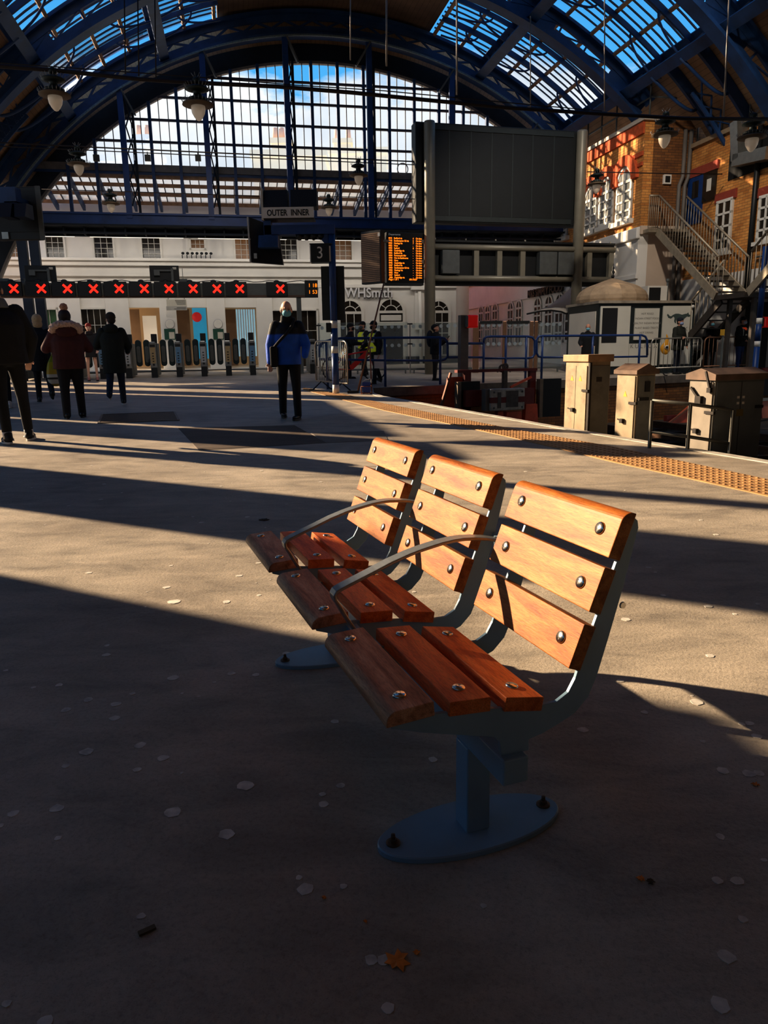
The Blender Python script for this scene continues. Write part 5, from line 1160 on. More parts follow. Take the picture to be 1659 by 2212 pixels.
# ---------------------------------------------------------------- line-side cabinets at the platform edge
CREAMC = mat('cream_cabinet_paint', (160, 142, 114), .55, 0, .16, 5, dirt=.8); GREYC = mat('grey_and_shade_cabinet_paint', (120, 118, 110), .55, 0, .14, 4, dirt=.7); GREYC2 = mat('shaded_grey_cabinet_paint', (108, 112, 110), .5, 0, .12, 4, dirt=.45)
HINGE = mat('dark_iron_hinge', (44, 38, 34), .6, .4, .2, 10); WARN = mat('yellow_warning', (214, 168, 52), .6, 0, .1, 8)
pang = math.atan2(pvd.y, pvd.x)
def cabinet(px, pedge, ptop, wq, wp, kind, lab, off=.10):
    c = G(px, pedge) + qvd * off; c = on_plane(px, pedge, c, V((CAM.x - c.x, CAM.y - c.y, 0)).normalized())
    c = V((c.x, c.y, ZP)); ztop = on_plane(px, ptop, c, V((CAM.x - c.x, CAM.y - c.y, 0)).normalized()).z - ZP
    t = thing('trackside_cabinet', lab, 'cabinet', c, pang)    # local x runs away along the track, local -y towards the tracks
    MB().bx(0, wq, -wp, 0, 0, ztop - .06).build('body', CREAMC if kind < 2 else GREYC, t, bevel=.006)
    o = .03
    if kind == 0: MB().bx(-o, wq + o, -wp - o, o, ztop - .09, ztop).build('lid', mat('rusty_cream_lid', (172, 140, 106), .6, 0, .2, 6, dirt=.6), t, bevel=.008)
    else:
        rg_ = .5 if kind == 1 else .5
        z0 = ztop - .12; P = [V((-o, o, z0)), V((-o, -wp - o, z0)), V((wq + o, -wp - o, z0)), V((wq + o, o, z0))]
        if kind == 1: vs = P + [p + V((0, 0, .045)) for p in P] + [V((-o, -wp / 2, ztop)), V((wq + o, -wp / 2, ztop))]; fs = [(0, 1, 2, 3), (0, 4, 8, 5, 1) if 0 else (1, 5, 8, 4, 0), (2, 6, 5, 1), (3, 7, 9, 6, 2), (0, 4, 7, 3), (4, 8, 9, 7), (5, 6, 9, 8)]
        else: vs = P + [p + V((0, 0, .06)) for p in P] + [V((wq / 2, o, ztop)), V((wq / 2, -wp - o, ztop))]; fs = [(0, 1, 2, 3), (1, 5, 4, 0), (3, 7, 8, 4, 0), (2, 6, 7, 3), (1, 2, 6, 9, 5) if 0 else (2, 1, 5, 9, 6), (4, 5, 9, 8), (8, 9, 6, 7)]
        MB().add(vs, fs).build('lid', mat('rusty_brown_lid', (112, 90, 74), .7, 0, .25, 8, dirt=.5), t)
    # doors: platform side (+y) and the near end (-x), whose colour holds its shade
    d1 = MB().bx(.02, wq - .02, 0, .012, .08, ztop - .14).build('door', CREAMC if kind < 2 else mat('pale_grey_cabinet_paint', (140, 130, 116), .6, 0, .15, 5, dirt=.5), t)
    d2 = MB().bx(-.012, 0, -wp + .02, -.02, .08, ztop - .14).build('door', GREYC if kind < 2 else GREYC2, t)
    for z in (.3, ztop - .45):
        MB().bx(-.03, .10, .0, .026, z - .015, z + .015).build('hinge', HINGE, d1 if kind else d2)
    mb = MB(); mb.box((wq * .55, .03, ztop * .62), (.05, .035, .05)); mb.bar((wq * .55, .035, ztop * .62), (wq * .75, .035, ztop * .63), .012, .012); mb.build('padlock_hasp', HINGE, d1)
    mb = MB()
    for x, z in ((wq * .3, ztop - .33), (wq * .66, ztop - .33)) if kind == 0 else (((wq * .5, ztop - .38),) if kind == 1 else ()):
        mb.prism([V((x - .035, .0125, z)), V((x + .035, .0125, z)), V((x, .0125, z + .065))], (0, .002, 0))
    if mb.v: mb.build('warning_triangle', WARN, d1)
    if kind == 0:
        MB().bx(wq * .495, wq * .505, .012, .014, .08, ztop - .14).build('door_joint', HINGE, d1); MB().bx(-.03, .004, -.03, .0, .05, ztop - .1).build('corner_gap', HINGE, t); MB().bx(-.014, -.012, -wp * .6, -wp * .35, ztop - .34, ztop - .28).build('name_plate', mat('dark_plate', (52, 44, 38), .6), d2)
    if kind == 1: MB().bx(-.03, -.012, -wp * .65, -wp * .4, ztop - .32, ztop - .2).build('lock_box', HINGE, d2); MB().bx(-.03, .0, -.16, -.02, ztop - .42, ztop - .385).build('hinge', HINGE, d2); MB().bx(-.03, .0, -.16, -.02, .33, .365).build('hinge', HINGE, d2)
    if kind == 2:
        MB().bx(-.014, -.012, -wp * .52, -wp * .51, .08, ztop - .14).build('door_joint', HINGE, d2)
        for y in (-.12, -wp + .02): 
            for z in (.28, ztop - .42): MB().bx(-.03, -.012, y, y + .1, z, z + .03).build('hinge', HINGE, d2)
        mb = MB()
        for dy in (-.035, .035):
            for z in (ztop - .36, ztop - .30): mb.box((-.014, -wp * .515 + dy, z), (.004, .03, .025))
        mb.build('white_labels', SASH, d2); MB().box((-.014, -wp * .515, ztop - .46), (.004, .09, .07)).build('yellow_plate', mat('dull_yellow_plate', (120, 100, 50), .7), d2)
        mb = MB(); mb.box((-.02, -wp * .6, ztop * .45), (.02, .12, .03)); mb.box((-.02, -wp * .68, ztop * .43), (.02, .05, .06)); mb.build('door_handle', HINGE, d2)
        mb = MB(); mb.bar((wq * .3, .03, ztop - .03), (wq * .12, .03, ztop - .2), .02, .02); mb.box((wq * .12, .03, ztop - .22), (.05, .03, .05)); mb.bar((wq * .85, .03, ztop - .2), (wq * .55, .03, ztop - .30), .02, .02); mb.box((wq * .5, .03, ztop - .33), (.08, .04, .09)); mb.build('locking_bar', HINGE, d1)
    return t
cabinet(1266, 927, 766, .50, .33, 0, 'cream trackside cabinet with double doors and flat lid, nearest the buffer stop')
cabinet(1369, 946, 786, .36, .26, 1, 'narrow cream and grey trackside cabinet with a pitched lid, middle of the three')
cabinet(1534, 973, 796, .36, .66, 2, 'wide grey trackside cabinet with a ridged brown lid, behind the pipe rail')
# pipe guard rail before the grey cabinet
PIPE = mat('grey_pipe_rail', (100, 98, 90), .5, .5, .15, 10)
e1 = G(1488, 972) + qvd * .02; 
def PR(px, py): return on_plane(px, py, e1 - pvd * 0 , qvd) if 0 else on_plane(px, py, e1, V((CAM.x - e1.x, CAM.y - e1.y, 0)).normalized())
c = V((e1.x, e1.y, ZP)); t = thing('pipe_guard_rail', 'low grey pipe guard rail in front of the wide grey cabinet', 'guard rail', c, 0)
a = PR(1409, 865); b = PR(1492, 873); d = PR(1584, 886); a0 = PR(1404, 932); b0 = PR(1486, 943); d0 = PR(1574, 957)
MB().tube([a - c, b - c, d - c], .018, 8).build('top_rail', PIPE, t); MB().tube([a0 - c, b0 - c, d0 - c], .018, 8).build('lower_rail', PIPE, t)
for p in (a, b, d): MB().tube([V((p.x - c.x, p.y - c.y, 0)), p - c], .02, 8).build('post', PIPE, t)
# ---------------------------------------------------------------- brick offices on the right (local frame: shed)
E1, A1 = 12.35, 21.5
E2 = 13.9
def EP(px, py, e): d_ = ray(px, py); X = CAM + d_ * ((e - CAM.dot(EE)) / d_.dot(EE)); return V((X.dot(EE), X.dot(EA), X.z))
zt1 = EP(1396, 253, E1).z; zw1 = EP(1374, 492, E1).z
fzr = .40
aw = 46
mb = MB(); mb.bx(E1, E1 + .3, A1, aw, zw1, zt1); struct(sh(mb, 'wall_brick', BRICK), 'sunlit yellow brick upper wall of the side offices')
mb = MB(); mb.bx(E1 - .03, E1 + .3, A1, aw, fzr - .2, zw1); struct(sh(mb, 'wall_rendered', WHITEP), 'white rendered ground floor of the side offices')
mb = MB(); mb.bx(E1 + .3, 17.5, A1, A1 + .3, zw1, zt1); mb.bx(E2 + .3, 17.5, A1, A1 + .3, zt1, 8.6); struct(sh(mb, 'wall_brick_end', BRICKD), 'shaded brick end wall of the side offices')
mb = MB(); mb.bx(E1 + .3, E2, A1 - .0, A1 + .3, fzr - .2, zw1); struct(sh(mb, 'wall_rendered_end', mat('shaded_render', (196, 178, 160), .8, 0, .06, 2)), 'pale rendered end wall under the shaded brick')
REDS = mat('orange_red_brick', (198, 92, 48), .85, 0, .22, 9)
for n_, (z0, z1, pr) in enumerate(((zt1 - .42, zt1 - .1, .06), (zt1 - 1.02, zt1 - .90, .05), (zt1 - 1.3, zt1 - 1.2, .05))): struct(sh(MB().bx(E1 - pr, E1, A1, aw, z0, z1), 'trim_%d' % (30 + n_), REDS), 'orange brick band %s on the sunlit brick wall' % ('under the parapet', 'below the parapet band', 'just above the windows')[n_])
struct(sh(MB().bx(E1 - .1, E1 + .4, A1 - .1, aw, zt1 - .08, zt1 + .03), 'trim_33', mat('pale_parapet', (200, 190, 175), .7, 0, .1, 5)), 'pale parapet coping of the brick offices')
struct(sh(MB().bx(E1 - .12, E1, A1 - .05, aw, zw1 - .35, zw1 - .02), 'trim_34', WHITEP, bevel=.03), 'white cornice between the brick and the render')
struct(sh(MB().bx(E1 - .08, E1, A1 - .05, aw, zw1 - 1.5, zw1 - 1.38), 'trim_35', WHITEP), 'white string moulding on the rendered side wall')
struct(sh(MB().bx(E1, E2, A1 - .08, A1, zw1 - .22, zw1 + .02), 'trim_36', MATS['shaded_render']), 'ledge under the shaded brick end wall')
for z in (zw1 - .75, zw1 - 1.15): pass
# arched upper windows and ground floor windows, looking across the shed
def ewin(px, y0, y1, e, wid, lab, name='arched_window', brick=True, arch=True):
    p = EP(px, y1, e); q = EP(px, y0, e); h = q.z - p.z; W = wid / 2
    t = thing(name, lab, 'window', SW(e, p.y, p.z), SH - PI / 2); zs = h - W if arch else h          # local x runs towards the camera side
    n = 14
    out = [V((-W, 0, 0)), V((W, 0, 0))] + ([V((W * math.cos(PI * i / n), 0, zs + W * math.sin(PI * i / n))) for i in range(n + 1)] if arch else [V((W, 0, h)), V((-W, 0, h))])
    MB().prism([p_ + V((0, -.015, 0)) for p_ in out], (0, -.02, 0)).build('pane', mat('bright_window_pane', (150, 150, 145), .12, 0, .4, 1.5, spec=.7) if brick else PANE, t)
    mb = MB()
    if arch: mb.ring((0, -.06, zs), W - .09, W, (1, 0, 0), (0, 0, 1), (0, .06, 0), 0, PI, 14)
    mb.bx(-W, -W + .09, -.06, 0, 0, zs); mb.bx(W - .09, W, -.06, 0, 0, zs); mb.bx(-W, W, -.06, 0, 0, .1)
    mb.bx(-.03, .03, -.06, -.02, 0, h); 
    for f in (.25, .5, .75): mb.bx(-W, W, -.06, -.02, zs * f - .03, zs * f + .03)
    mb.bx(-W, W, -.06, -.02, zs - .04, zs + .04); mb.build('sash_frame', SASH, t)
    if brick:
        mb = MB(); mb.ring((0, -.11, zs), W, W + .3, (1, 0, 0), (0, 0, 1), (0, .11, 0), -.0, PI, 14); mb.build('brick_arch', REDS, t)
        MB().bx(-W - .12, W + .12, -.16, 0, -.14, 0).build('stone_sill', SASH, t)
    return t
ewin(1347, 362, 478, E1, .95, 'tall arched sash window in the sunlit brick wall, nearest the corner'); ewin(1309, 384, 488, E1, .95, 'tall arched sash window in the sunlit brick wall, second from the corner'); ewin(1276, 402, 500, E1, .95, 'tall arched sash window beside the right board post, third from the corner')
for i, px in enumerate((1219, 1194, 1168, 1127)): ewin(px, 440 + i * 6, 512 + i * 3, E1, .62, 'arched brick window seen under the big board, %s from the right' % ('first', 'second', 'third', 'fourth')[i])
for i, (px, y0, y1) in enumerate(((1230, 622, 740), (1208, 631, 740), (1185, 636, 742), (1161, 640, 744), (1121, 646, 746), (1103, 650, 747), (1070, 653, 748), (1054, 657, 748), (1040, 659, 749))): ewin(px, y0, y1, E1 - .03, .78, 'white arched window in the rendered side wall, %s from the kiosk' % ('first', 'second', 'third', 'fourth', 'fifth', 'sixth', 'seventh', 'eighth', 'ninth')[i], brick=False)
c0 = EP(1150, 627, E1 - .05); t = thing('food_shop_sign', 'dark raised food shop lettering on the white side wall', 'shop sign', SW(E1 - .05, EP(1186, 622, E1).y, EP(1186, 625, E1).z), SH - PI / 2); L_ = abs(EP(1150, 630, E1).y - EP(1222, 620, E1).y)
text('lettering', 'M&S SIMPLY FOOD', L_ / 8.0, mat('dark_bronze_letters', (46, 38, 30), .4, .4), t, (0, -.12, -.08), (PI / 2, 0, 0), .05, bold=.012)
# security light on the end wall and downpipes in the corner
c = AA(1440, 388, A1 - .02); t = thing('wall_light', 'small white square light on the shaded brick end wall', 'light', SW(c.x, A1, c.z), SH); MB().bx(-.12, .12, -.08, 0, -.13, .13).build('frame', SASH, t); MB().bx(-.08, .08, -.085, -.08, -.09, .09).build('lens', BLACKM, t)
for x, lab in ((1464, 'grey downpipe on the brick end wall, left of the pair'), (1476, 'grey downpipe on the brick end wall, right of the pair')):
    e = AA(x, 400, A1).x; tag(sh(MB().tube([(e, A1 - .08, .5), (e - .04 * 0, A1 - .08, 5.9), (e + .1, A1 - .08, 6.15), (e + .1, A1 - .08, zt1 - .3)], .06, 8), 'downpipe', mat('grey_downpipe', (110, 104, 98), .6)), lab, 'pipe')
# nearer brick block (plane E2) with window, blue door, staircase
a2 = 15.5; zt2 = EP(1490, 316, E2).z; zw2 = EP(1560, 592, E2).z
mb = MB(); mb.bx(E2, E2 + .3, a2, A1 + .3, zw2, zt2); struct(sh(mb, 'wall_brick_block', BRICK), 'sunlit yellow brick wall above the steel staircase')
mb = MB(); mb.bx(E2 - .02, E2 + .3, a2, A1 + .3, 2.5, zw2); mb.bx(E2 - .02, E2 + .3, 20.0, A1 + .3, fzr - .2, 2.5); mb.bx(E2 + .3, 16.9, a2, 20.3, 2.5, 2.7); mb.bx(E2 + .3, 16.9, 20.0, 20.3, fzr - .2, 2.5); mb.bx(16.6, 16.9, a2, 20.0, fzr - 1.4, 2.5); struct(sh(mb, 'wall_block_render', WHITEP), 'white rendered wall behind the steel staircase')
struct(sh(MB().bx(E2 - .1, E2 + .35, a2, A1, zt2 - .12, zt2), 'trim_40', mat('stone_coping', (150, 130, 105), .7, 0, .15, 5)), 'stone coping on the nearer brick wall')
p = EP(1596, 470, E2); q = EP(1659, 330, E2)
tag(sh(MB().bx(E2 - .02, E2 + .05, EP(1662, 330, E2).y, EP(1578, 330, E2).y, EP(1590, 385, E2).z, EP(1590, 300, E2).z), 'vent_opening', mat('black_void', (8, 8, 9), .9)), 'dark rectangular opening in the brick wall behind the silver duct', 'opening')
t = thing('silver_duct', 'bent silver ventilation duct across the dark opening', 'duct', SW(E2, 0, 0), SH); ydn = EP(1590, 355, E2)
mb = MB(); u1 = EP(1592, 262, E2 - .25); u2 = EP(1594, 345, E2 - .25); u3 = EP(1662, 330, E2 - .25)
mb.bar(V((-.2, u1.y, u1.z)), V((-.2, u2.y, u2.z)), .3, .32, (1, 0, 0)); mb.bar(V((-.2, u2.y + .1, u2.z)), V((-.2, u3.y, u3.z)), .32, .3, (0, 0, 1)); mb.build('duct_run', STEEL, t)
for px, y0, y1, w, lab in ((1560, 436, 545, .72, 'white sash window with a red brick lintel beside the staircase'), (1652, 425, 520, .6, 'white sash window at the right edge of the brick wall')):
    wv = ewin(px, y0, y1, E2, w, lab, 'sash_window', False, False); h = EP(px, y0, E2).z - EP(px, y1, E2).z; MB().bx(-w / 2 - .1, w / 2 + .1, -.05, 0, h, h + .24).build('brick_lintel', mat('dark_red_lintel', (150, 66, 48), .8, 0, .1, 8), wv); MB().bx(-w / 2 - .08, w / 2 + .08, -.12, 0, -.1, 0).build('stone_sill', SASH, wv)
p = EP(1515, 480, E2); q = EP(1515, 378, E2); bd_ = thing('blue_door', 'blue door at the head of the steel staircase', 'door', SW(E2, p.y, p.z), SH - PI / 2); h = q.z - p.z
MB().bx(-.75, .0, -.04, 0, 0, h).build('door_leaf', BLUE, bd_); MB().bx(-.5, -.2, -.05, -.04, h * .55, h * .9).build('door_pane', PANE, bd_); MB().bx(0, .6, -.04, 0, h * .4, h).build('side_window', PANE, bd_); MB().bx(.2, .4, -.05, -.04, h * .6, h * .85).build('notice', SASH, bd_); MB().bx(-.8, .65, -.06, 0, h, h + .24).build('brick_lintel', MATS['dark_red_lintel'], bd_)
e_ = EP(1630, 500, E2); tag(sh(MB().tube([(E2 - .10, e_.y, 2.5), (E2 - .08, e_.y, zt2 - .3)], .07, 8), 'rainwater_pipe', BLACKM), 'black rainwater pipe on the brick wall near the right edge', 'pipe')
# staircase: upper flight down to a landing, a flight below it, and one rising to the right
STW = mat('galvanised_stair', (168, 156, 136), .5, .4, .15, 8); STD = mat('stair_dark_iron', (66, 58, 52), .6, .3, .2, 8)
st = thing('steel_staircase', 'galvanised steel staircase zigzagging down beside the brick offices', 'staircase', SW(0, 0, 0), SH)
S0, S1_ = 12.72, 13.62
tp_ = EP(1420, 500, S0); bt_ = EP(1546, 640, S0); zt_ = tp_.z; zb_ = bt_.z; at_ = tp_.y; ab_ = bt_.y
def stringer(e, a0, z0, a1, z1, m=STW): MB().bar((e, a0, z0), (e, a1, z1), .06, .22, (0, 0, 1)).build('stringer', m, st)
for e in (S0, S1_): stringer(e, at_, zt_, ab_, zb_)
ns = 13; mb = MB()
for k in range(ns): f = (k + .5) / ns; mb.bx(S0, S1_, at_ + (ab_ - at_) * f - .11, at_ + (ab_ - at_) * f + .11, zt_ + (zb_ - zt_) * f + .02, zt_ + (zb_ - zt_) * f + .05)
mb.build('treads', STD, st)
MB().bx(S0 - .3, S1_ + .2, at_ - .02, A1 - .08, zt_ - .02, zt_ + .08).build('top_landing', STW, st)
al = ab_ - 1.15; MB().bx(S0, S1_ + .2, al, ab_ + .05, zb_ - .1, zb_ + .02).build('middle_landing', STD, st)
def balus(e, a0, z0, a1, z1, n, name='handrail', h=1.0, e1=None):
    e1 = e if e1 is None else e1
    mb = MB(); mb.tube([(e, a0, z0 + h), (e1, a1, z1 + h)], .03, 8); mb.tube([(e, a0, z0 + .12), (e1, a1, z1 + .12)], .018, 6)
    for k in range(n + 1): f = k / n; x = e + (e1 - e) * f; mb.tube([(x, a0 + (a1 - a0) * f, z0 + (z1 - z0) * f + .1), (x, a0 + (a1 - a0) * f, z0 + (z1 - z0) * f + h)], .012, 5)
    mb.build(name, STW, st)
balus(S0, at_, zt_, ab_, zb_, 22); balus(S1_, at_, zt_, ab_, zb_, 22)
balus(S0 - .3, at_ + .02, zt_, at_ + .02, zt_, 5, 'landing_rail', 1.0, S0); balus(S1_ + .2, al, zb_, ab_, zb_, 7, 'landing_rail')
# lower flight runs back under the upper one
zl_ = fzr + .1; al2 = ab_ - .1 + 2.6
for e in (S0 + .1, S1_): stringer(e, ab_ - .1, zb_ - .1, al2, zl_, STD)
mb = MB()
for k in range(9): f = (k + .5) / 9; mb.bx(S0 + .1, S1_, ab_ - .1 + 2.6 * f - .12, ab_ - .1 + 2.6 * f + .12, zb_ - .1 + (zl_ - zb_ + .1) * f, zb_ - .07 + (zl_ - zb_ + .1) * f)
mb.build('lower_treads', STD, st); balus(S0 + .1, ab_ - .1, zb_ - .1, al2, zl_, 14, 'lower_handrail')
# right-hand flight climbs towards the camera
ar = al - 2.3; zr_ = zb_ + 1.75
for e in (S0 + .1, S1_): stringer(e, al, zb_, ar, zr_)
balus(S0 + .1, al, zb_, ar, zr_, 14, 'right_handrail'); balus(S1_, al, zb_, ar, zr_, 14, 'right_handrail')
mb = MB()
for k in range(9): f = (k + .5) / 9; mb.bx(S0 + .1, S1_, al + (ar - al) * f - .12, al + (ar - al) * f + .12, zb_ + (zr_ - zb_) * f + .02, zb_ + (zr_ - zb_) * f + .05)
mb.build('right_treads', STD, st)
for a_ in (al + .1, ab_ - .1): MB().bx(S0 + .32, S0 + .42, a_ - .05, a_ + .05, gfl(S0, a_), zb_ - .1).build('support_column', STD, st)
tag(sh(MB().bx(15.0, 15.6, 19.6, 19.9, gfl(15.2, 19.7), 2.4), 'dark_cabinet', mat('dark_plant_cabinet', (34, 36, 38), .6)), 'tall dark plant cabinet beside the foot of the staircase', 'cabinet')
# roof-level walkway rail along the brick parapet
t = thing('parapet_railing', 'thin steel safety railing along the parapet of the brick offices', 'railing', SW(0, 0, 0), SH); mb = MB()
for h in (.55, 1.05): mb.tube([(E1 + .12, A1 - .05, zt1 + h), (E1 + .12, 27.5, zt1 + h)], .025, 6); mb.tube([(E1 + .12, A1 - .05, zt1 + h), (E2, A1 - .05, zt1 + h)], .025, 6)
mb.build('rail', GREYM, t)
for k in range(7): MB().tube([(E1 + .12, A1 + k * .98, zt1), (E1 + .12, A1 + k * .98, zt1 + 1.05)], .025, 6).build('stanchion', GREYM, t)
t = thing('block_railing', 'steel safety railing along the top of the nearer brick wall', 'railing', SW(0, 0, 0), SH); mb = MB()
for h in (.6, 1.1): mb.tube([(E2 + .15, a2, zt2 + h), (E2 + .15, A1 - .2, zt2 + h)], .022, 6)
mb.build('rail', GREYM, t)
for k in range(6): MB().tube([(E2 + .15, a2 + .2 + k * 1.15, zt2), (E2 + .15, a2 + .2 + k * 1.15, zt2 + 1.1)], .022, 6).build('stanchion', GREYM, t)
struct(sh(MB().bx(XR + .9, E1 - .05, 43, 43.2, 0, 5.0), 'wall_lane', MATS['dark_blocker_wall']), 'dark wall added to close the shaded lane between the two buildings')  # added dark wall closing the lane, shade put into its colour
struct(sh(MB().bx(XR - .4, XR + .9, 34, 43.2, 0, 6), 'wall_lane_side', WHITEP), 'side wall of the white building, extended to keep the lane in shade')  # extended to hold the sun off the lane
# ---------------------------------------------------------------- kiosk with a dome
KA = 19.35
k0 = AA(1290, 760, KA).x; k1 = AA(1496, 760, KA).x; kz = gfl((k0 + k1) / 2, KA); kt = AA(1390, 655, KA).z - kz
KO = SW(k0, KA, kz); kw = k1 - k0; kd = 1.95
kk = thing('kiosk', 'food kiosk with pale panels in dark frames and a ribbed dome on its roof', 'kiosk', KO, SH)
KF = mat('kiosk_dark_frame', (28, 38, 38), .5, 0, .08, 5); KP = mat('kiosk_pale_panel', (222, 218, 204), .6, 0, .04, 2)
MB().bx(0, kw, .02, kd, .0, kt).build('body', KF, kk)
MB().bx(-.05, kw + .05, -.06, kd + .05, kt, kt + .07).build('roof_slab', mat('grubby_roof_edge', (170, 158, 140), .7, 0, .15, 5, dirt=.5), kk)
def kx(px): return AA(px, 740, KA).x - k0
def kz_(py): return AA(1390, py, KA).z - kz
def kp(a, b, y0, y1, m=KP, nm='panel', d=0.0): return MB().bx(kx(a), kx(b), -.02 - d, .02, kz_(y1), kz_(y0)).build(nm, m, kk)
kp(1294, 1358, 661, 790); kp(1368, 1420, 666, 734); kp(1359, 1421, 742, 790); kp(1428, 1491, 661, 788)
kp(1298, 1330, 665, 739, mat('kiosk_hatch_glass', (26, 22, 20), .4), 'serving_hatch', .01)
FNT = mat('faint_grey_lettering', (132, 128, 122), .7)
for i, s_ in enumerate(('HOT FOOD', 'INDIAN STREET FOOD', 'HEALTHY INDIAN BOWLS', 'PLANT BASED TREATS', 'HOT DRINKS')): text('menu_line', s_, .072, FNT, kk, ((kx(1368) + kx(1420)) / 2, -.022, kz_(678 + i * 10.2)), (PI / 2, 0, 0), .001)
text('name_lettering', 'K U L F O X', .16, FNT, kk, ((kx(1359) + kx(1421)) / 2, -.022, kz_(748)), (PI / 2, 0, 0), .001); text('name_lettering', 'F O X', .16, FNT, kk, (kx(1468), -.022, kz_(712)), (PI / 2, 0, 0), .001)
# leaping animal drawn on the right-hand panel
AN = mat('charcoal_drawing', (74, 88, 84), .7)
fx = [(0, .16), (.06, .05), (.16, .02), (.25, .10), (.30, .05), (.29, -.08), (.33, -.16), (.37, -.15), (.36, -.05), (.42, .02), (.52, .01), (.58, -.05), (.60, -.16), (.65, -.16), (.65, -.02), (.72, .05), (.78, .10), (.86, .08), (.92, .13), (.84, .19), (.82, .26), (.77, .21), (.70, .20), (.58, .17), (.45, .21), (.33, .21), (.24, .17), (.16, .11), (.10, .13), (.03, .21)]
ax = kx(1436); aw_ = kx(1487) - ax; o = MB().prism([V((ax + aw_ * x / .92, -.021, kz_(690) + aw_ * z * .95)) for x, z in fx], (0, -.002, 0)).build('animal_drawing', AN, kk)
MB().ell((kx(1489), -.05, kz_(663)), (.05, .05, .05), 10, 6).build('corner_lamp', SASH, kk)
# left side face
MB().bx(-.02, .02, .15, kd - .15, .35, kt - .2).build('side_panel', mat('bright_side_panel', (226, 218, 202), .6, 0, .04, 2), kk)
# dome
dx = kx(1354); dr = (kx(1423) - kx(1283)) / 2; mb = MB(); hs = kz_(594) - kt - .07
prof = [(dr, 0), (dr * 1.02, .12 * hs), (dr * 1.0, .28 * hs), (dr * .93, .45 * hs), (dr * .80, .60 * hs), (dr * .70, .68 * hs), (dr * .45, .80 * hs), (dr * .2, .93 * hs), (dr * .04, hs)]
MB().lathe(prof, 14, (dx, kd * .5, kt + .07), False).build('dome', mat('weathered_buff_dome', (180, 156, 126), .75, 0, .15, 3, dirt=.5), kk)
MB().lathe([(.03, 0), (.05, .06), (.02, .10), (.06, .17), (.02, .23), (.035, .28), (.012, .34), (.0, .42)], 10, (dx, kd * .5, kt + .07 + hs)).build('finial', BLACKM, kk)
t = thing('air_conditioner', 'white framed air conditioning unit on the kiosk roof', 'air conditioner', SW(k0 + kx(1457), KA + 1.2, kz + kt + .07), SH); MB().bx(-.22, .42, 0, .35, 0, .5).build('case', SASH, t); MB().bx(-.17, .2, -.01, 0, .05, .45).build('fan_grille', BLACKM, t); MB().tube([(.48, .1, 0), (.48, .1, .62)], .03, 8).build('pipe', GREYM, t); MB().ell((.48, .1, .66), (.06, .06, .06), 10, 6).build('pipe_cowl', GREYM, t)
# pale fabric canopy left of the kiosk
ca = 24.6
def CP(px, py, da=0.0): q = AA(px, py, ca + da); return SW(*q)
cv = thing('fabric_canopy', 'pale stretched fabric canopy left of the kiosk', 'canopy', gzp(CP(1240, 780)), 0); o_ = gzp(CP(1240, 780))
rows_ = []
L0 = [(1138, 677), (1165, 671), (1190, 669), (1212, 672), (1222, 676), (1290, 668)]; L1 = [(1180, 666), (1200, 657), (1216, 650), (1226, 645), (1232, 642), (1282, 655)]; L2_ = [(1228, 628), (1231, 624), (1234, 620), (1238, 616), (1241, 613), (1244, 616)]
vs = []
for row, da in ((L0, -1.6), (L1, -.6), (L2_, .4)):
    vs += [CP(x, y, da + 0.0) - o_ for x, y in row]
fs = [(r * 6 + k, r * 6 + k + 1, (r + 1) * 6 + k + 1, (r + 1) * 6 + k) for r in (0, 1) for k in range(5)]
o = MB().add(vs, fs, True).build('fabric', glass('white_canopy_fabric', (.9, .9, .88), .02, .97, (228, 222, 214)), cv); o.modifiers.new('thick', 'SOLIDIFY').thickness = .02
MB().tube([vs[0] + V((0, 0, -.02))] + [v + V((0, 0, -.02)) for v in vs[1:6]], .03, 6).build('edge_tube', BLACKM, cv); p = vs[14]; MB().tube([V((p.x, p.y, 0)), p], .05, 8).build('mast', GREYM, cv)
# yellow notice by the staircase
c = AA(1563, 718, 18.2); t = thing('yellow_notice', 'yellow notice between the two men at the foot of the staircase', 'notice', SW(c.x, 18.2, gfl(c.x, 18.2)), SH); h = c.z - gfl(c.x, 18.2); MB().bx(-.1, .1, -.02, 0, h - .08, h + .08).build('sign_plate', WARN, t); MB().bx(-.02, .02, 0, .03, 0, h + .05).build('stake', GREYM, t)
# ---------------------------------------------------------------- people
SKIN = mat('skin', (206, 150, 122), .55, 0, .06, 12); SKINP = mat('pale_skin', (226, 178, 152), .55, 0, .05, 12)
def cloth(name, col, var=.18): return mat(name, col, .85, 0, var, 9, bump=.15)
def cap_(mb, p, q, r1, r2, n=12):                    # tapered limb with rounded ends
    p = V(p); q = V(q); d = (q - p); L_ = d.length
    if L_ < 1e-5: return mb.ell(p, (r1, r1, r1), n, 8)
    d = d / L_; pts = []; rs = []
    for k in (0.12, .5, .86): pts.append(p - d * r1 * math.cos(k * PI / 2)); rs.append(r1 * math.sin(k * PI / 2))
    for k in range(5): f = k / 4; pts.append(p + d * L_ * f); rs.append(r1 + (r2 - r1) * f)
    for k in (.86, .5, .12): pts.append(q + d * r2 * math.cos(k * PI / 2)); rs.append(r2 * math.sin(k * PI / 2))
    return mb.tube(pts, rs, n)
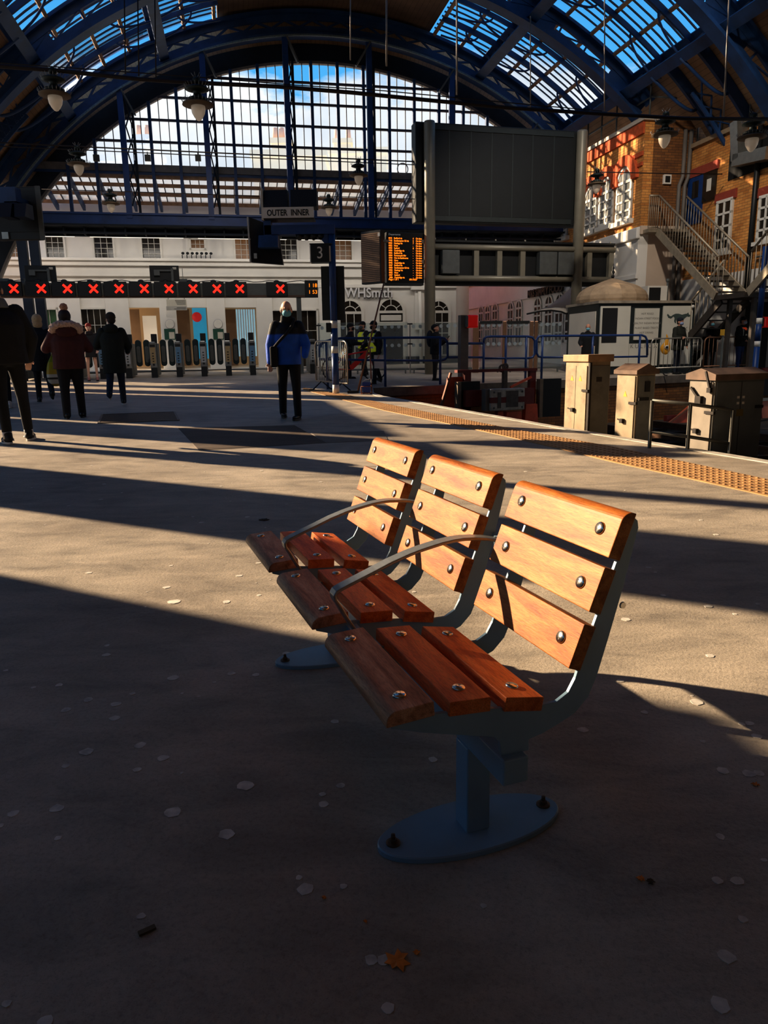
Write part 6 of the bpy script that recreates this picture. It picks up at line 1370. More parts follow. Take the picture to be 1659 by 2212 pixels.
def loft(mb, secs, n=18):                            # secs: centre, half width x, half depth y
    vs = []; fs = []
    for c, rx, ry in secs:
        c = V(c)
        for k in range(n): t = 2 * PI * k / n; vs.append(c + V((rx * math.copysign(abs(math.cos(t)) ** .85, math.cos(t)), ry * math.copysign(abs(math.sin(t)) ** .85, math.sin(t)), 0)))
    for i in range(len(secs) - 1):
        for k in range(n): k2 = (k + 1) % n; fs.append((i * n + k, i * n + k2, (i + 1) * n + k2, (i + 1) * n + k))
    fs += [tuple(reversed(range(n))), tuple((len(secs) - 1) * n + k for k in range(n))]
    return mb.add(vs, fs, True)
def skin_(mb, name, m, par, vox, it=5, sc=1.0):
    mb.v = [(x * sc, y * sc, z * sc) for x, y, z in mb.v]
    o = mb.build(name, m, par); r = o.modifiers.new('union', 'REMESH'); r.mode = 'VOXEL'; r.voxel_size = vox; r.use_smooth_shade = True
    s = o.modifiers.new('relax', 'SMOOTH'); s.factor = .5; s.iterations = it
    return o
def two_tone(name, c_top, c_bot, z, soft=.01, ax=2, var=.12):
    def fn(nt, N, L, b):
        tc = N.new('ShaderNodeTexCoord'); sp = N.new('ShaderNodeSeparateXYZ'); L.new(tc.outputs['Object'], sp.inputs[0])
        mr = N.new('ShaderNodeMapRange'); mr.inputs[1].default_value = z - soft; mr.inputs[2].default_value = z + soft; L.new(sp.outputs[ax], mr.inputs[0])
        nz = N.new('ShaderNodeTexNoise'); nz.inputs['Scale'].default_value = 9; nz.inputs['Detail'].default_value = 4; L.new(tc.outputs['Object'], nz.inputs['Vector'])
        mx = N.new('ShaderNodeMix'); mx.data_type = 'RGBA'; L.new(mr.outputs[0], mx.inputs[0]); mx.inputs[6].default_value = lin(c_bot); mx.inputs[7].default_value = lin(c_top)
        r = ramp(N, [(.3, (190, 190, 190)), (.7, (255, 255, 255))]); L.new(nz.outputs['Fac'], r.inputs[0])
        m2 = N.new('ShaderNodeMix'); m2.data_type = 'RGBA'; m2.blend_type = 'MULTIPLY'; m2.inputs[0].default_value = .6; L.new(mx.outputs[2], m2.inputs[6]); L.new(r.outputs[0], m2.inputs[7])
        L.new(m2.outputs[2], b.inputs['Base Color']); b.inputs['Roughness'].default_value = .7
        bp = N.new('ShaderNodeBump'); bp.inputs['Strength'].default_value = .3; bp.inputs['Distance'].default_value = .02; L.new(nz.outputs['Fac'], bp.inputs['Height']); L.new(bp.outputs[0], b.inputs['Normal'])
    return tex_mat(name, fn)
def hand_(mb, w, d, side, curl=.5, fwd=V((0, 1, 0))):
    # palm then four unequal fingers curling towards fwd, thumb from the side of the palm
    d = V(d).normalized(); f = (fwd - d * fwd.dot(d)).normalized(); s = d.cross(f) * side
    pc = w + d * .05; R = Matrix((s, f, d)).transposed(); mb.ell(pc, (.042, .017, .052), 12, 8, R)
    for k, (o, ln) in enumerate(((-.030, .062), (-.010, .074), (.010, .078), (.029, .070))):
        b = w + d * .092 + s * o; p = b; dr = d.copy()
        for j, fr in enumerate((.45, .32, .23)):
            an = curl * (.35 + .45 * j); dr = (d * math.cos(an) + f * math.sin(an)); q = p + dr * ln * fr; cap_(mb, p, q, .0088 - .0008 * j, .0080 - .0008 * j, 8); p = q
    b = w + d * .035 + s * .036; q = b + (d * .7 + s * .45 + f * .5).normalized() * .04; cap_(mb, b, q, .0125, .0105, 8); cap_(mb, q, q + (d * .8 + f * .55).normalized() * .03, .0105, .0085, 8)
def person(lab, pos, face, Hh, legs, arms, lean=0.0, head=(0, 0), top=None, bottom=None, coat=None, shoes=None, skin=SKIN, hair=None, vox=.012, group=None, hands=(1, 1), bulk=1.0, hem=.80, face_=True, sleeve=1.0, sole=None, slim=1.0):
    """legs: two (thigh angle, knee bend, splay); arms: two (elbow vector, wrist vector); side -1 is the left body side (local -x)."""
    S = Hh / 1.75; t = thing('person', lab, 'person', pos, face, group); J = {}
    def leg(sd, th, kb, spl):
        hip = V((sd * .088, 0, 0)); d1 = V((sd * spl, math.sin(th), -math.cos(th))).normalized(); kn = hip + d1 * .43
        a2 = th - kb; d2 = V((sd * spl * .4, math.sin(a2), -math.cos(a2))).normalized(); an = kn + d2 * .42; return hip, kn, an, d2, a2
    L2 = [leg(-1, *legs[0][:3]), leg(1, *legs[1][:3])]
    low = min(l[2].z - .085 - max(0, -math.sin(l[4])) * .10 * 0 for l in L2); pz = -low
    P = V((0, 0, pz)); ln = V((0, math.sin(lean), math.cos(lean)))
    chest = P + ln * .32; nk = P + ln * .525 + V((0, .005, 0)); sh = [P + ln * .452 + V((-.172 * slim, 0, 0)), P + ln * .452 + V((.172 * slim, 0, 0))]
    hc = nk + V((0, .02 + math.sin(head[1]) * .09, .155 * math.cos(head[1])))
    hr = Matrix.Rotation(head[0], 3, 'Z') @ Matrix.Rotation(-head[1], 3, 'X')
    def hp_(x, y, z): return hc + hr @ V((x, y, z))
    # body: one continuous surface
    mb = MB()
    mb.ell(hp_(0, -.008, .028), (.078, .097, .098), 16, 10, hr); mb.ell(hp_(0, .022, -.045), (.060, .070, .075), 14, 9, hr); mb.ell(hp_(0, .060, -.085), (.030, .028, .025), 10, 7, hr)
    mb.ell(hp_(0, .098, -.018), (.014, .020, .026), 10, 7, hr); mb.ell(hp_(0, .088, .022), (.05, .014, .010), 10, 6, hr)
    for s in (-1, 1): mb.ell(hp_(s * .080, -.005, -.012), (.013, .022, .034), 8, 7, hr)
    cap_(mb, nk - ln * .04, hp_(0, -.015, -.06), .058, .052); loft(mb, [(P - V((0, 0, .04)), .13, .09), (P + ln * .10, .125, .085), (chest, .145, .10), (P + ln * .45, .15, .085), (nk, .06, .055)])
    for i, sd in ((0, -1), (1, 1)):
        hip, kn, an, d2, a2 = L2[i]; cap_(mb, P + hip, P + kn, .075, .05); cap_(mb, P + kn, P + an, .048, .036)
        el = sh[i] + V(arms[i][0]); wr = el + V(arms[i][1]); cap_(mb, sh[i], el, .05, .038); cap_(mb, el, wr, .036, .026)
        if hands[i]: hand_(mb, wr, (V(arms[i][1]).normalized()), sd, .55 if hands[i] == 1 else 1.3)
    skin_(mb, 'body', skin, t, min(vox, .0085) if vox < .0125 else vox, 3, S)
    # trousers
    mb = MB(); loft(mb, [(P - V((0, 0, .11)), .12, .095), (P - V((0, 0, .02)), .158 * bulk ** .5, .118), (P + ln * .10, .148, .108), (P + ln * .16, .140, .10)])
    for i in (0, 1):
        hip, kn, an, d2, a2 = L2[i]; cap_(mb, P + hip + V((0, 0, -.02)), P + kn, .096 * bulk ** .5 * bottom[1], .070 * bottom[1]); cap_(mb, P + kn, P + an + d2 * (bottom[2]), .068 * bottom[1], .056 * bottom[1])
    skin_(mb, 'trousers', bottom[0], t, vox, 5, S)
    # coat or jacket
    if coat:
        mb = MB(); hz = -(.93 - hem) if hem < .93 else .02; b = bulk
        loft(mb, [(P + V((0, 0, hz)), .175 * b, .135 * b), (P + ln * .10, .168 * b, .135 * b), (chest, .180 * b, .138 * b), (P + ln * .42, .182 * b ** .5, .122 * b ** .5), (P + ln * .48, .125, .09), (nk + ln * .035, .078, .074)])
        for i in (0, 1):
            el = sh[i] + V(arms[i][0]); wr = el + V(arms[i][1]) * sleeve; cap_(mb, sh[i], el, .076 * b ** .6, .064 * b ** .7); cap_(mb, el, wr, .063 * b ** .7, .048 * b ** .5)
        skin_(mb, 'jacket', coat, t, vox, 5, S)
    for i in (0, 1):
        hip, kn, an, d2, a2 = L2[i]; lift = max(0.0, (P + an).z - .10); mb = MB(); tilt = -a2 * (.9 if lift > .03 else 0); yaw = legs[i][3] if len(legs[i]) > 3 else 0
        R = Matrix.Rotation(yaw, 3, 'Z') @ Matrix.Rotation(tilt, 3, 'X'); o = P + an
        def sp_(x, y, z): return o + R @ V((x, y, z))
        mb.ell(sp_(0, .075, -.045), (.044, .125, .034), 14, 8, R); mb.ell(sp_(0, -.02, -.03), (.042, .062, .048), 14, 8, R); cap_(mb, sp_(0, -.01, .02), sp_(0, .0, -.02), .046, .048)
        so = skin_(mb, 'shoe', shoes, t, .010, 3, S)
        mb = MB(); mb.v = []; pts = []
        for k in range(20):
            a_ = 2 * PI * k / 20; pts.append(sp_(.047 * math.cos(a_) * (1.0 if math.sin(a_) > 0 else .86), .055 + .145 * math.sin(a_), -.085))
        mb.prism([p * S for p in pts], (R @ V((0, 0, .022))) * S); mb.build('sole', sole or BLACKM, so)
    J.update(P=P, nk=nk, hc=hc, hr=hr, sh=sh, S=S, t=t, ln=ln, chest=chest, legs=L2, arms=[(sh[i] + V(arms[i][0]), sh[i] + V(arms[i][0]) + V(arms[i][1])) for i in (0, 1)], hp=hp_)
    if face_:
        for s in (-1, 1): e = MB(); e.ell(hp_(s * .032, .082, .006) * S, tuple(q * S for q in (.013, .008, .008)), 10, 6); e.build('eye', mat('dark_eye', (40, 34, 30), .3), t)
        MB().ell(hp_(0, .088, -.068) * S, tuple(q * S for q in (.024, .008, .007)), 10, 5).build('mouth', mat('lip', (150, 88, 78), .6), t)
    if hair: hair_(J, *hair)
    return J
def hair_(J, m, kind='short', vox=.01):
    hp_, S, hr, t = J['hp'], J['S'], J['hr'], J['t']; mb = MB()
    if kind == 'short': mb.ell(hp_(0, -.022, .045), (.086, .100, .095), 14, 9, hr); mb.ell(hp_(0, -.05, -.02), (.075, .06, .07), 12, 8, hr)
    if kind == 'bob': mb.ell(hp_(0, -.022, .035), (.098, .112, .108), 14, 9, hr); mb.ell(hp_(0, -.05, -.06), (.095, .075, .095), 12, 8, hr)
    if kind == 'bald':
        for s in (-1, 1): mb.ell(hp_(s * .068, -.03, .012), (.020, .062, .045), 10, 7, hr)
        mb.ell(hp_(0, -.083, .0), (.065, .028, .05), 10, 7, hr)
    return skin_(mb, 'hair', m, t, vox, 3, S)
def mask_(J, m, name='face_mask'):
    hp_, S = J['hp'], J['S']; mb = MB(); hr = J['hr']; mb.ell(hp_(0, .050, -.050), (.068, .068, .058), 14, 9, hr); mb.ell(hp_(0, .085, -.035), (.035, .03, .04), 10, 7, hr); return skin_(mb, name, m, J['t'], .009, 3, S)
def beanie_(J, m, name='knitted_hat', pom=None, peak=0):
    hp_, S, hr = J['hp'], J['S'], J['hr']; mb = MB(); mb.ell(hp_(0, -.012, .060), (.092, .110, .085), 14, 9, hr); mb.ell(hp_(0, -.02, .035), (.094, .110, .04), 14, 8, hr)
    if peak: mb.ell(hp_(0, .115 * peak, .045), (.070, .07, .014), 12, 6, hr)
    o = skin_(mb, name, m, J['t'], .010, 3, S)
    if pom: q = MB(); q.ell(hp_(0, -.02, .175) * S, (.06 * S,) * 3, 14, 10); po = q.build('bobble', pom, o); fuzz(po, .5)
    return o
def fuzz(o, s):                                      # a ragged outline for fur
    tx = bpy.data.textures.get('fur') or bpy.data.textures.new('fur', 'CLOUDS'); tx.noise_scale = .02
    o.modifiers.new('soft', 'SUBSURF').levels = 2; o.modifiers[-1].render_levels = 2
    d = o.modifiers.new('fuzz', 'DISPLACE'); d.texture = tx; d.strength = .05 * s; d.mid_level = .4
def toward(p, dx=0): return math.atan2(CAM.y - p.y, CAM.x - p.x) - PI / 2 + dx
def ht(px, py, p): return AY(px, py, p.y).z - p.z
BLK = cloth('black_cloth', (20, 20, 22)); CHAR = cloth('charcoal_cloth', (36, 36, 38)); NAVY = cloth('navy_cloth', (24, 28, 40)); OLIVE = cloth('olive_parka_cloth', (34, 36, 26)); MAROON = cloth('maroon_quilt', (82, 38, 36)); JEAN = cloth('dark_denim', (30, 38, 54))
BSHOE = mat('black_shoe_leather', (18, 18, 18), .35, 0, .1, 8); WSHOE = mat('white_shoe', (214, 208, 200), .6, 0, .06, 8); MASKB = mat('blue_face_mask', (120, 188, 205), .7, 0, .05, 6)
GREYH = mat('grey_hair', (150, 142, 132), .8, 0, .2, 20); BLOND = mat('blonde_hair', (206, 172, 128), .7, 0, .25, 20, stretch=(6, 6, 1)); BRNH = mat('dark_brown_hair', (44, 32, 26), .7, 0, .25, 20)
# -- the man in the blue and black jacket walking towards the camera
p = G(628, 905); h = ht(636, 647, p)
wj = two_tone('blue_and_black_jacket', (16, 20, 30), (20, 98, 222), 1.33 * h / 1.75 * .94, .012)
J = person('man in a blue and black jacket and face mask walking towards the camera', p, toward(p, .05), h,
    [(.20, .06, .03, -.45), (-.14, .22, .02, .1)], [((-.10, .05, -.27), (.03, .10, -.16)), ((.09, -.01, -.28), (.01, .09, -.24))], .03, (.06, .02), None, (BLK, 1.0, .02), wj, BSHOE, SKINP, None, .011, None, (0, 1), 1.12, .82)
S = J['S']; hair_(J, GREYH, 'bald'); mask_(J, MASKB)
mb = MB(); hp_ = J['hp']
for s in (-1, 1): mb.ring(hp_(s * .034, .098, .006) * S, .021 * S, .024 * S, (1, 0, 0), (0, 0, 1), (0, .003, 0), n=14)
mb.bar(hp_(-.01, .10, .008) * S, hp_(.01, .10, .008) * S, .004, .004); 
for s in (-1, 1): mb.bar(hp_(s * .057, .097, .008) * S, hp_(s * .082, .0, .008) * S, .003, .004)
mb.build('glasses', GREYM, J['t'])
mb = MB(); 
for q in ((0, -.01, .02),): loft(mb, [((J['nk'] + V((0, 0, -.02))), .098, .092), ((J['nk'] + V((0, .01, .075))), .088, .090)])
skin_(mb, 'collar', mat('black_collar', (16, 18, 24), .8), J['t'], .010, 3, S)
bg_ = thing('shoulder_bag', 'black shoulder bag worn across the chest of the man in blue', 'bag', p, toward(p, .05))
mb = MB(); mb.box((.215 * S, .10 * S, .93 * S), (.11, .16, .30)); mb.build('bag_body', BLK, bg_, bevel=.03, seg=3)
mb = MB(); mb.tube([V(q) * S for q in ((.22, .14, 1.05), (.14, .185, 1.14), (.03, .20, 1.25), (-.06, .175, 1.36), (-.105, .10, 1.455), (-.105, 0, 1.48), (-.08, -.12, 1.40))], .022, 6); mb.build('strap', BLK, bg_)
# -- tall man at the far left, seen from behind
p = G(40, 955); h = ht(12, 596, p); J = person('tall man in a dark jacket and white-striped trainers, seen from behind', p, toward(p, PI + .12), h, [(-.16, .03, .04, .15), (.13, .06, .07, -.35)], [((-.10, .04, -.28), (.03, .10, -.22)), ((.12, .05, -.27), (-.03, .12, -.22))], .05, (-.2, -.05), None, (BLK, .92, -.05), cloth('near_black_jacket', (30, 28, 28)), mat('black_canvas_shoe', (24, 24, 26), .7), SKINP, None, .012, None, (1, 1), 1.32, .84, False, 1.0, WSHOE)
J['t'].rotation_euler[1] = -.035; S = J['S']; hair_(J, BRNH, 'short'); mb = MB(); loft(mb, [(J['nk'] + V((0, -.01, -.03)), .125, .115), (J['nk'] + V((0, -.01, .04)), .10, .10), (J['nk'] + V((0, -.01, .07)), .085, .085)]); skin_(mb, 'hood_collar', cloth('grey_hoodie', (120, 122, 122)), J['t'], .011, 3, S)
for i in (0, 1):
    an = J['P'] + J['legs'][i][2]; MB().cone((an + V((0, 0, -.03))) * S, (an + V((0, 0, .045))) * S, .05 * S, .047 * S, 14).build('white_sock', WSHOE, J['t'])
    sd = 1; mb = MB()
    for s in (-1, 1): mb.tube([(an + V((s * .046, -.05, -.05))) * S, (an + V((s * .05, .01, -.035))) * S, (an + V((s * .047, .08, -.05))) * S], .007, 6)
    mb.build('side_stripe', WSHOE, J['t'])
# -- companion mostly hidden behind him
p = G(34, 880); J = person('person in black mostly hidden behind the tall man, one white shoe showing', p, toward(p, PI), 1.66, [(-.08, .05, .02), (.06, .08, .02)], [((-.06, .02, -.28), (.02, .08, -.24)), ((.06, .02, -.28), (-.02, .08, -.24))], .02, (0, 0), None, (BLK, .9, -.02), BLK, WSHOE, SKINP, None, .015, None, (1, 1), 1.0, .8, False, 1, WSHOE); hair_(J, BRNH, 'short')
# -- blonde woman with the striped bag
p = G(112, 868); h = ht(95, 677, p); p = p + V((-.12, .0, 0)); p.z = gz(p.y)
J = person('blonde woman in a long black coat walking away, carrying a striped plastic bag', p, toward(p, PI + .1), h, [(.16, .10, .02), (-.22, .45, .02)], [((-.07, .03, -.28), (.02, .10, -.22)), ((.09, .02, -.28), (.03, .02, -.25))], .04, (.1, -.08), None, (BLK, .95, .02), BLK, BSHOE, SKINP, None, .012, None, (1, 2), 1.15, .62, False)
S = J['S']; hair_(J, BLOND, 'bob'); wr = Matrix.Rotation(toward(p, PI + .1), 3, 'Z') @ (J['arms'][1][1] * S) + p
def bag_fn(nt, N, L, b):
    tc = N.new('ShaderNodeTexCoord'); sp = N.new('ShaderNodeSeparateXYZ'); L.new(tc.outputs['Object'], sp.inputs[0])
    mr = N.new('ShaderNodeMapRange'); mr.inputs[1].default_value = -.62; mr.inputs[2].default_value = 0; L.new(sp.outputs[2], mr.inputs[0])
    r = ramp(N, [(0, (190, 150, 40)), (.12, (226, 214, 190)), (.24, (226, 214, 190)), (.26, (40, 36, 24)), (.32, (228, 220, 200)), (.42, (214, 170, 50)), (.55, (196, 176, 40)), (.8, (150, 160, 34))]); r.color_ramp.interpolation = 'CONSTANT'; L.new(mr.outputs[0], r.inputs[0]); L.new(r.outputs[0], b.inputs['Base Color']); b.inputs['Roughness'].default_value = .35
wr = AY(112, 768, p.y - .1); t = thing('carrier_bag', 'yellow, white and green striped plastic carrier bag held by the blonde woman', 'bag', wr, toward(p, PI + .3))
mb = MB(); loft(mb, [((0.02, 0, -.60), .05, .03), ((.02, 0, -.57), .12, .07), ((.0, 0, -.42), .15, .09), ((0, 0, -.25), .13, .08), ((0, 0, -.14), .10, .05), ((-.02, 0, -.06), .03, .02), ((0, 0, .0), .02, .015)]); o = mb.build('bag_body', tex_mat('striped_bag', bag_fn), t, subd=1); mb = MB(); mb.tube([(-.03, 0, -.12), (-.02, 0, -.02), (0, 0, .03), (.02, 0, -.02), (.04, 0, -.12)], .008, 6); mb.build('handles', mat('green_bag_handle', (150, 150, 40), .5), t)
# -- woman in the fur-trimmed jacket and bobble hat
p = G(162, 903); h = ht(140, 668, p)
J = person('woman in a maroon jacket with a fur-trimmed hood and a bobble hat, walking away', p, toward(p, PI + .05), h, [(-.05, .05, .05), (.08, .10, .06, -.2)], [((-.15, .02, -.25), (.06, .20, .02)), ((.15, .02, -.25), (-.06, .20, .02))], .05, (.05, -.1), None, (BLK, 1.12, .03), MAROON, BSHOE, SKINP, None, .012, None, (1, 1), 1.45, .80, False)
S = J['S']; hair_(J, BRNH, 'bob'); beanie_(J, cloth('maroon_knit', (84, 34, 34)), 'knitted_hat', mat('cream_bobble', (196, 152, 124), .9, 0, .2, 30))
mb = MB()
for k in range(13):
    a_ = PI * 1.02 * k / 12 - .05; mb.ell((J['nk'] + V((.20 * math.cos(a_), -.11 - .05 * math.sin(a_), -.03 + .085 * math.sin(a_)))) * S, (.062 * S, .07 * S, .055 * S), 10, 8)
o = skin_(mb, 'fur_trim', mat('beige_fur', (226, 194, 174), .95, 0, .25, 60, bump=.8), J['t'], .014, 2, 1.0); d = o.modifiers.new('fuzz', 'DISPLACE'); tx = bpy.data.textures.new('fur_trim', 'CLOUDS'); tx.noise_scale = .03; d.texture = tx; d.strength = .06; d.mid_level = .45
mb = MB(); mb.ell((J['nk'] + V((0, -.15, -.06))) * S, (.17 * S, .07 * S, .10 * S), 12, 8); skin_(mb, 'hood', MAROON, J['t'], .014, 4, 1.0)
# -- man in the flat cap
p = G(255, 874); h = ht(243, 674, p); 
J = person('man in an olive parka and flat cap walking away with one pale sole lifted', p, toward(p, PI - .1), h, [(-.10, .75, .02), (.10, .10, .03)], [((-.13, .04, -.26), (.05, .20, -.02)), ((.11, .03, -.27), (-.04, .18, -.10))], .06, (.35, .05), None, (JEAN, 1.0, .03), OLIVE, BSHOE, SKINP, None, .012, None, (1, 1), 1.25, .60, False, 1, WSHOE)
S = J['S']; hair_(J, BRNH, 'short'); beanie_(J, cloth('brown_tweed', (58, 46, 34)), 'flat_cap', None, .9); mb = MB(); mb.ell((J['nk'] + V((0, -.10, -.02))) * S, (.14 * S, .08 * S, .10 * S), 12, 8); skin_(mb, 'hood', OLIVE, J['t'], .014, 4, 1.0)
# -- child in the red hat by the gates
p = G(202, 823); h = ht(196, 698, p)
J = person('person in a red woolly hat facing the camera by the ticket gates', p, toward(p), h, [(.02, .03, .06), (-.04, .06, .06)], [((-.08, .04, -.26), (.05, .12, -.18)), ((.08, .04, -.26), (-.05, .12, -.18))], 0, (0, 0), None, (mat('pink_tights', (190, 138, 118), .7), .62, .02), CHAR, mat('pink_shoe', (180, 120, 110), .6), SKINP, None, .015, None, (1, 1), 1.05, .72); beanie_(J, cloth('red_knit', (150, 44, 38)))
mb = MB(); loft(mb, [(J['nk'] + V((0, .02, -.06)), .12, .11), (J['nk'] + V((0, .02, .05)), .10, .10)]); skin_(mb, 'scarf', cloth('dark_scarf', (40, 32, 34)), J['t'], .013, 3, J['S'])
# -- man in a black cap pushing the red bicycle
SG = [((-.08, .05, -.27), (.05, .20, -.10)), ((.08, .05, -.27), (-.05, .20, -.10))]
p = G(752, 818); h = ht(745, 697, p)
J = person('man in a black cap and jacket pushing a red bicycle behind the barrier', p, toward(p, 1.45), h, [(-.10, .15, .02), (.16, .15, .02)], [((-.08, .10, -.26), (.02, .26, -.02)), ((.08, .10, -.26), (-.02, .26, -.02))], .22, (0, -.2), None, (CHAR, 1.0, .02), BLK, BSHOE, SKIN, (BRNH, 'short'), .014, None, (1, 1), 1.2, .78); beanie_(J, BLK, 'baseball_cap', None, 1.0); mask_(J, BLK)
# bicycle
q = G(765, 823); bk = thing('bicycle', 'red-framed bicycle being pushed along behind the barrier', 'bicycle', q, toward(q, PI / 2) + PI / 2)
TY = mat('black_tyre', (20, 20, 20), .8); BRD = mat('red_bicycle_paint', (200, 38, 30), .35, 0, .05, 6, emit=.05)
for x in (-.52, .54):
    w_ = MB(); w_.tube([(x + .32 * math.cos(2 * PI * k / 28), 0, .33 + .32 * math.sin(2 * PI * k / 28)) for k in range(29)], .018, 8); w_ = w_.build('wheel', TY, bk)
    mb = MB()
    for k in range(12): a_ = 2 * PI * k / 12; mb.tube([(x, 0, .33), (x + .31 * math.cos(a_), 0, .33 + .31 * math.sin(a_))], .002, 4)
    mb.cone((x, -.03, .33), (x, .03, .33), .025, .025, 10); mb.build('spokes', STEEL, w_)
mb = MB(); mb.bar((-.08, 0, .34), (.38, 0, .74), .05, .13, (0, 0, 1)); mb.build('down_tube', BRD, bk)
mb = MB(); mb.tube([(-.52, 0, .33), (-.08, 0, .30), (-.16, 0, .78), (-.52, 0, .33)], .016, 8); mb.tube([(.40, 0, .80), (.54, 0, .33)], .018, 8); mb.tube([(-.14, 0, .70), (.38, 0, .78)], .02, 8); mb.build('frame', BRD, bk)
MB().ell((-.18, 0, .86), (.13, .07, .03), 10, 6).build('saddle', BLACKM, bk); mb = MB(); mb.tube([(.40, 0, .78), (.38, 0, .98), (.38, -.26, 1.02)], .013, 6); mb.tube([(.38, 0, .98), (.38, .26, 1.02)], .013, 6); mb.build('handlebar', BLACKM, bk)
mb = MB(); mb.bx(.42, .72, -.14, .14, .78, .98); mb.build('front_basket', mat('pale_basket', (150, 190, 200), .4), bk)
# -- two workers in yellow hi-vis vests
HV = mat('hi_vis_yellow', (206, 212, 36), .6, 0, .08, 6, emit=.10); REFL = mat('reflective_tape', (196, 196, 186), .35)
def vest(J, m):
    P, ln, nk, S, ch = J['P'], J['ln'], J['nk'], J['S'], J['chest']; mb = MB(); loft(mb, [(P + V((0, 0, -.05)), .205, .168), (P + ln * .10, .20, .165), (ch, .20, .165), (P + ln * .40, .185, .145), (P + ln * .48, .125, .11)]); o = skin_(mb, 'hi_vis_vest', m, J['t'], .014, 4, S)
    mb = MB()
    for f in (.06, .22): c = (P + ln * f) * S; mb.ring(c, .196 * S, .207 * S, (1, 0, 0), (0, .84, 0), (0, 0, .045), n=22)
    for s in (-1, 1): mb.tube([(P + ln * .22 + V((s * .12, .14, 0))) * S, (P + ln * .40 + V((s * .12, .135, 0))) * S, (P + ln * .52 + V((s * .11, .0, 0))) * S, (P + ln * .40 + V((s * .12, -.135, 0))) * S, (P + ln * .22 + V((s * .12, -.14, 0))) * S], .016, 6)
    mb.build('reflective_tape', REFL, o)
p = G(787, 812); h = ht(784, 694, p); J = person('worker in a yellow hi-vis vest beside the bicycle, left of the two', p, toward(p, -.9), h, [(.12, .10, .03), (-.12, .2, .03)], SG, .03, (0, 0), None, (BLK, 1.05, .02), BLK, BSHOE, SKIN, (BRNH, 'short'), .014, 'workers in hi-vis vests', (1, 1), 1.15, .84); vest(J, HV); mask_(J, mat('grey_snood', (92, 92, 92), .8), 'snood'); beanie_(J, BLK, 'black_cap', None, .7)
p = G(811, 829); h = ht(804, 692, p); J = person('worker in a yellow hi-vis vest holding a paper, right of the two', p, toward(p, -.8), h, [(.22, .10, .03), (-.28, .18, .03)], [((-.06, .0, -.28), (.01, .05, -.25)), ((.09, .06, -.27), (-.04, .22, -.10))], .03, (0, 0), None, (BLK, 1.05, .02), BLK, BSHOE, SKIN, (BRNH, 'short'), .014, 'workers in hi-vis vests', (1, 1), 1.2, .84); vest(J, HV); mask_(J, BLK, 'snood'); beanie_(J, BLK, 'black_cap', None, .7)
w_ = Matrix.Rotation(toward(p, -.8), 3, 'Z') @ (J['arms'][0][1] * J['S']) + p; tag(MB().bx(-.12, .12, -.004, .004, -.36, -.04).build('paper_sheet', SASH, None, w_, toward(p, .2)), 'white paper sheet held by the right-hand hi-vis worker', 'paper')
# -- man in a black cap reading a phone by the railing
p = G(940, 822); h = ht(940, 698, p)
J = person('man in black clothes and a cap looking down at a phone by the blue railing', p, toward(p, 1.25), h, [(-.03, .05, .02), (.06, .08, .03)], [((-.05, .10, -.26), (.03, .20, .10)), ((.05, .10, -.26), (-.03, .20, .10))], .06, (0, -.55), None, (BLK, 1.0, .02), BLK, BSHOE, SKIN, (BRNH, 'short'), .014, None, (1, 1), 1.15, .80); beanie_(J, BLK, 'baseball_cap', None, 1.0)
mb = MB(); mb.ell((J['chest'] + V((0, -.19, .03))) * J['S'], (.14, .09, .22), 12, 8); skin_(mb, 'backpack', NAVY, J['t'], .015, 3, 1.0)
def phone(J, p, face, lab):
    w_ = Matrix.Rotation(face, 3, 'Z') @ ((J['arms'][0][1] + J['arms'][1][1]) / 2 * J['S']) + p + Matrix.Rotation(face, 3, 'Z') @ V((0, .07, .05)); o = thing('mobile_phone', lab, 'phone', w_, face); MB().box((0, 0, 0), (.075, .01, .15), Matrix.Rotation(-.6, 3, 'X')).build('case', BLACKM, o); MB().box((0, -.006, 0), (.065, .002, .135), Matrix.Rotation(-.6, 3, 'X')).build('screen', mat('phone_screen', (150, 170, 190), .2, 0, 0, 5, emit=.3), o)
phone(J, p, toward(p, 1.25), 'mobile phone held by the man in the black cap')
# -- people on the right
p = G(1266, 811); h = ht(1265, 699, p); p2 = p
J = person('man in a dark coat and blue face mask left of the kiosk', p, toward(p), h, [(.0, .02, .03), (.0, .02, .03)], SG, 0, (0, 0), None, (BLK, 1.0, .02), BLK, BSHOE, SKIN, (GREYH, 'bald'), .014, None, (1, 1), 1.15, .72); mask_(J, MASKB)
p = G(1460, 808); h = ht(1458, 686, p)
J = person('person in a dark parka and woolly hat before the kiosk', p, toward(p, .9), h, [(-.05, .04, .03), (.08, .08, .04)], [((-.08, .03, -.27), (.02, .10, -.22)), ((.09, .06, -.26), (-.02, .24, .0))], .02, (.1, 0), None, (JEAN, .9, .02), OLIVE, BSHOE, SKIN, (BRNH, 'short'), .014, None, (1, 1), 1.2, .74); beanie_(J, NAVY); mask_(J, mat('pale_blue_mask', (150, 165, 195), .7))
w_ = AY(1440, 742, p.y - .15); t = thing('tote_bag', 'yellow cloth bag with a round black badge carried by the person in the dark parka', 'bag', w_, toward(p, .3)); YB = mat('yellow_cloth', (222, 158, 36), .7, 0, .1, 8)
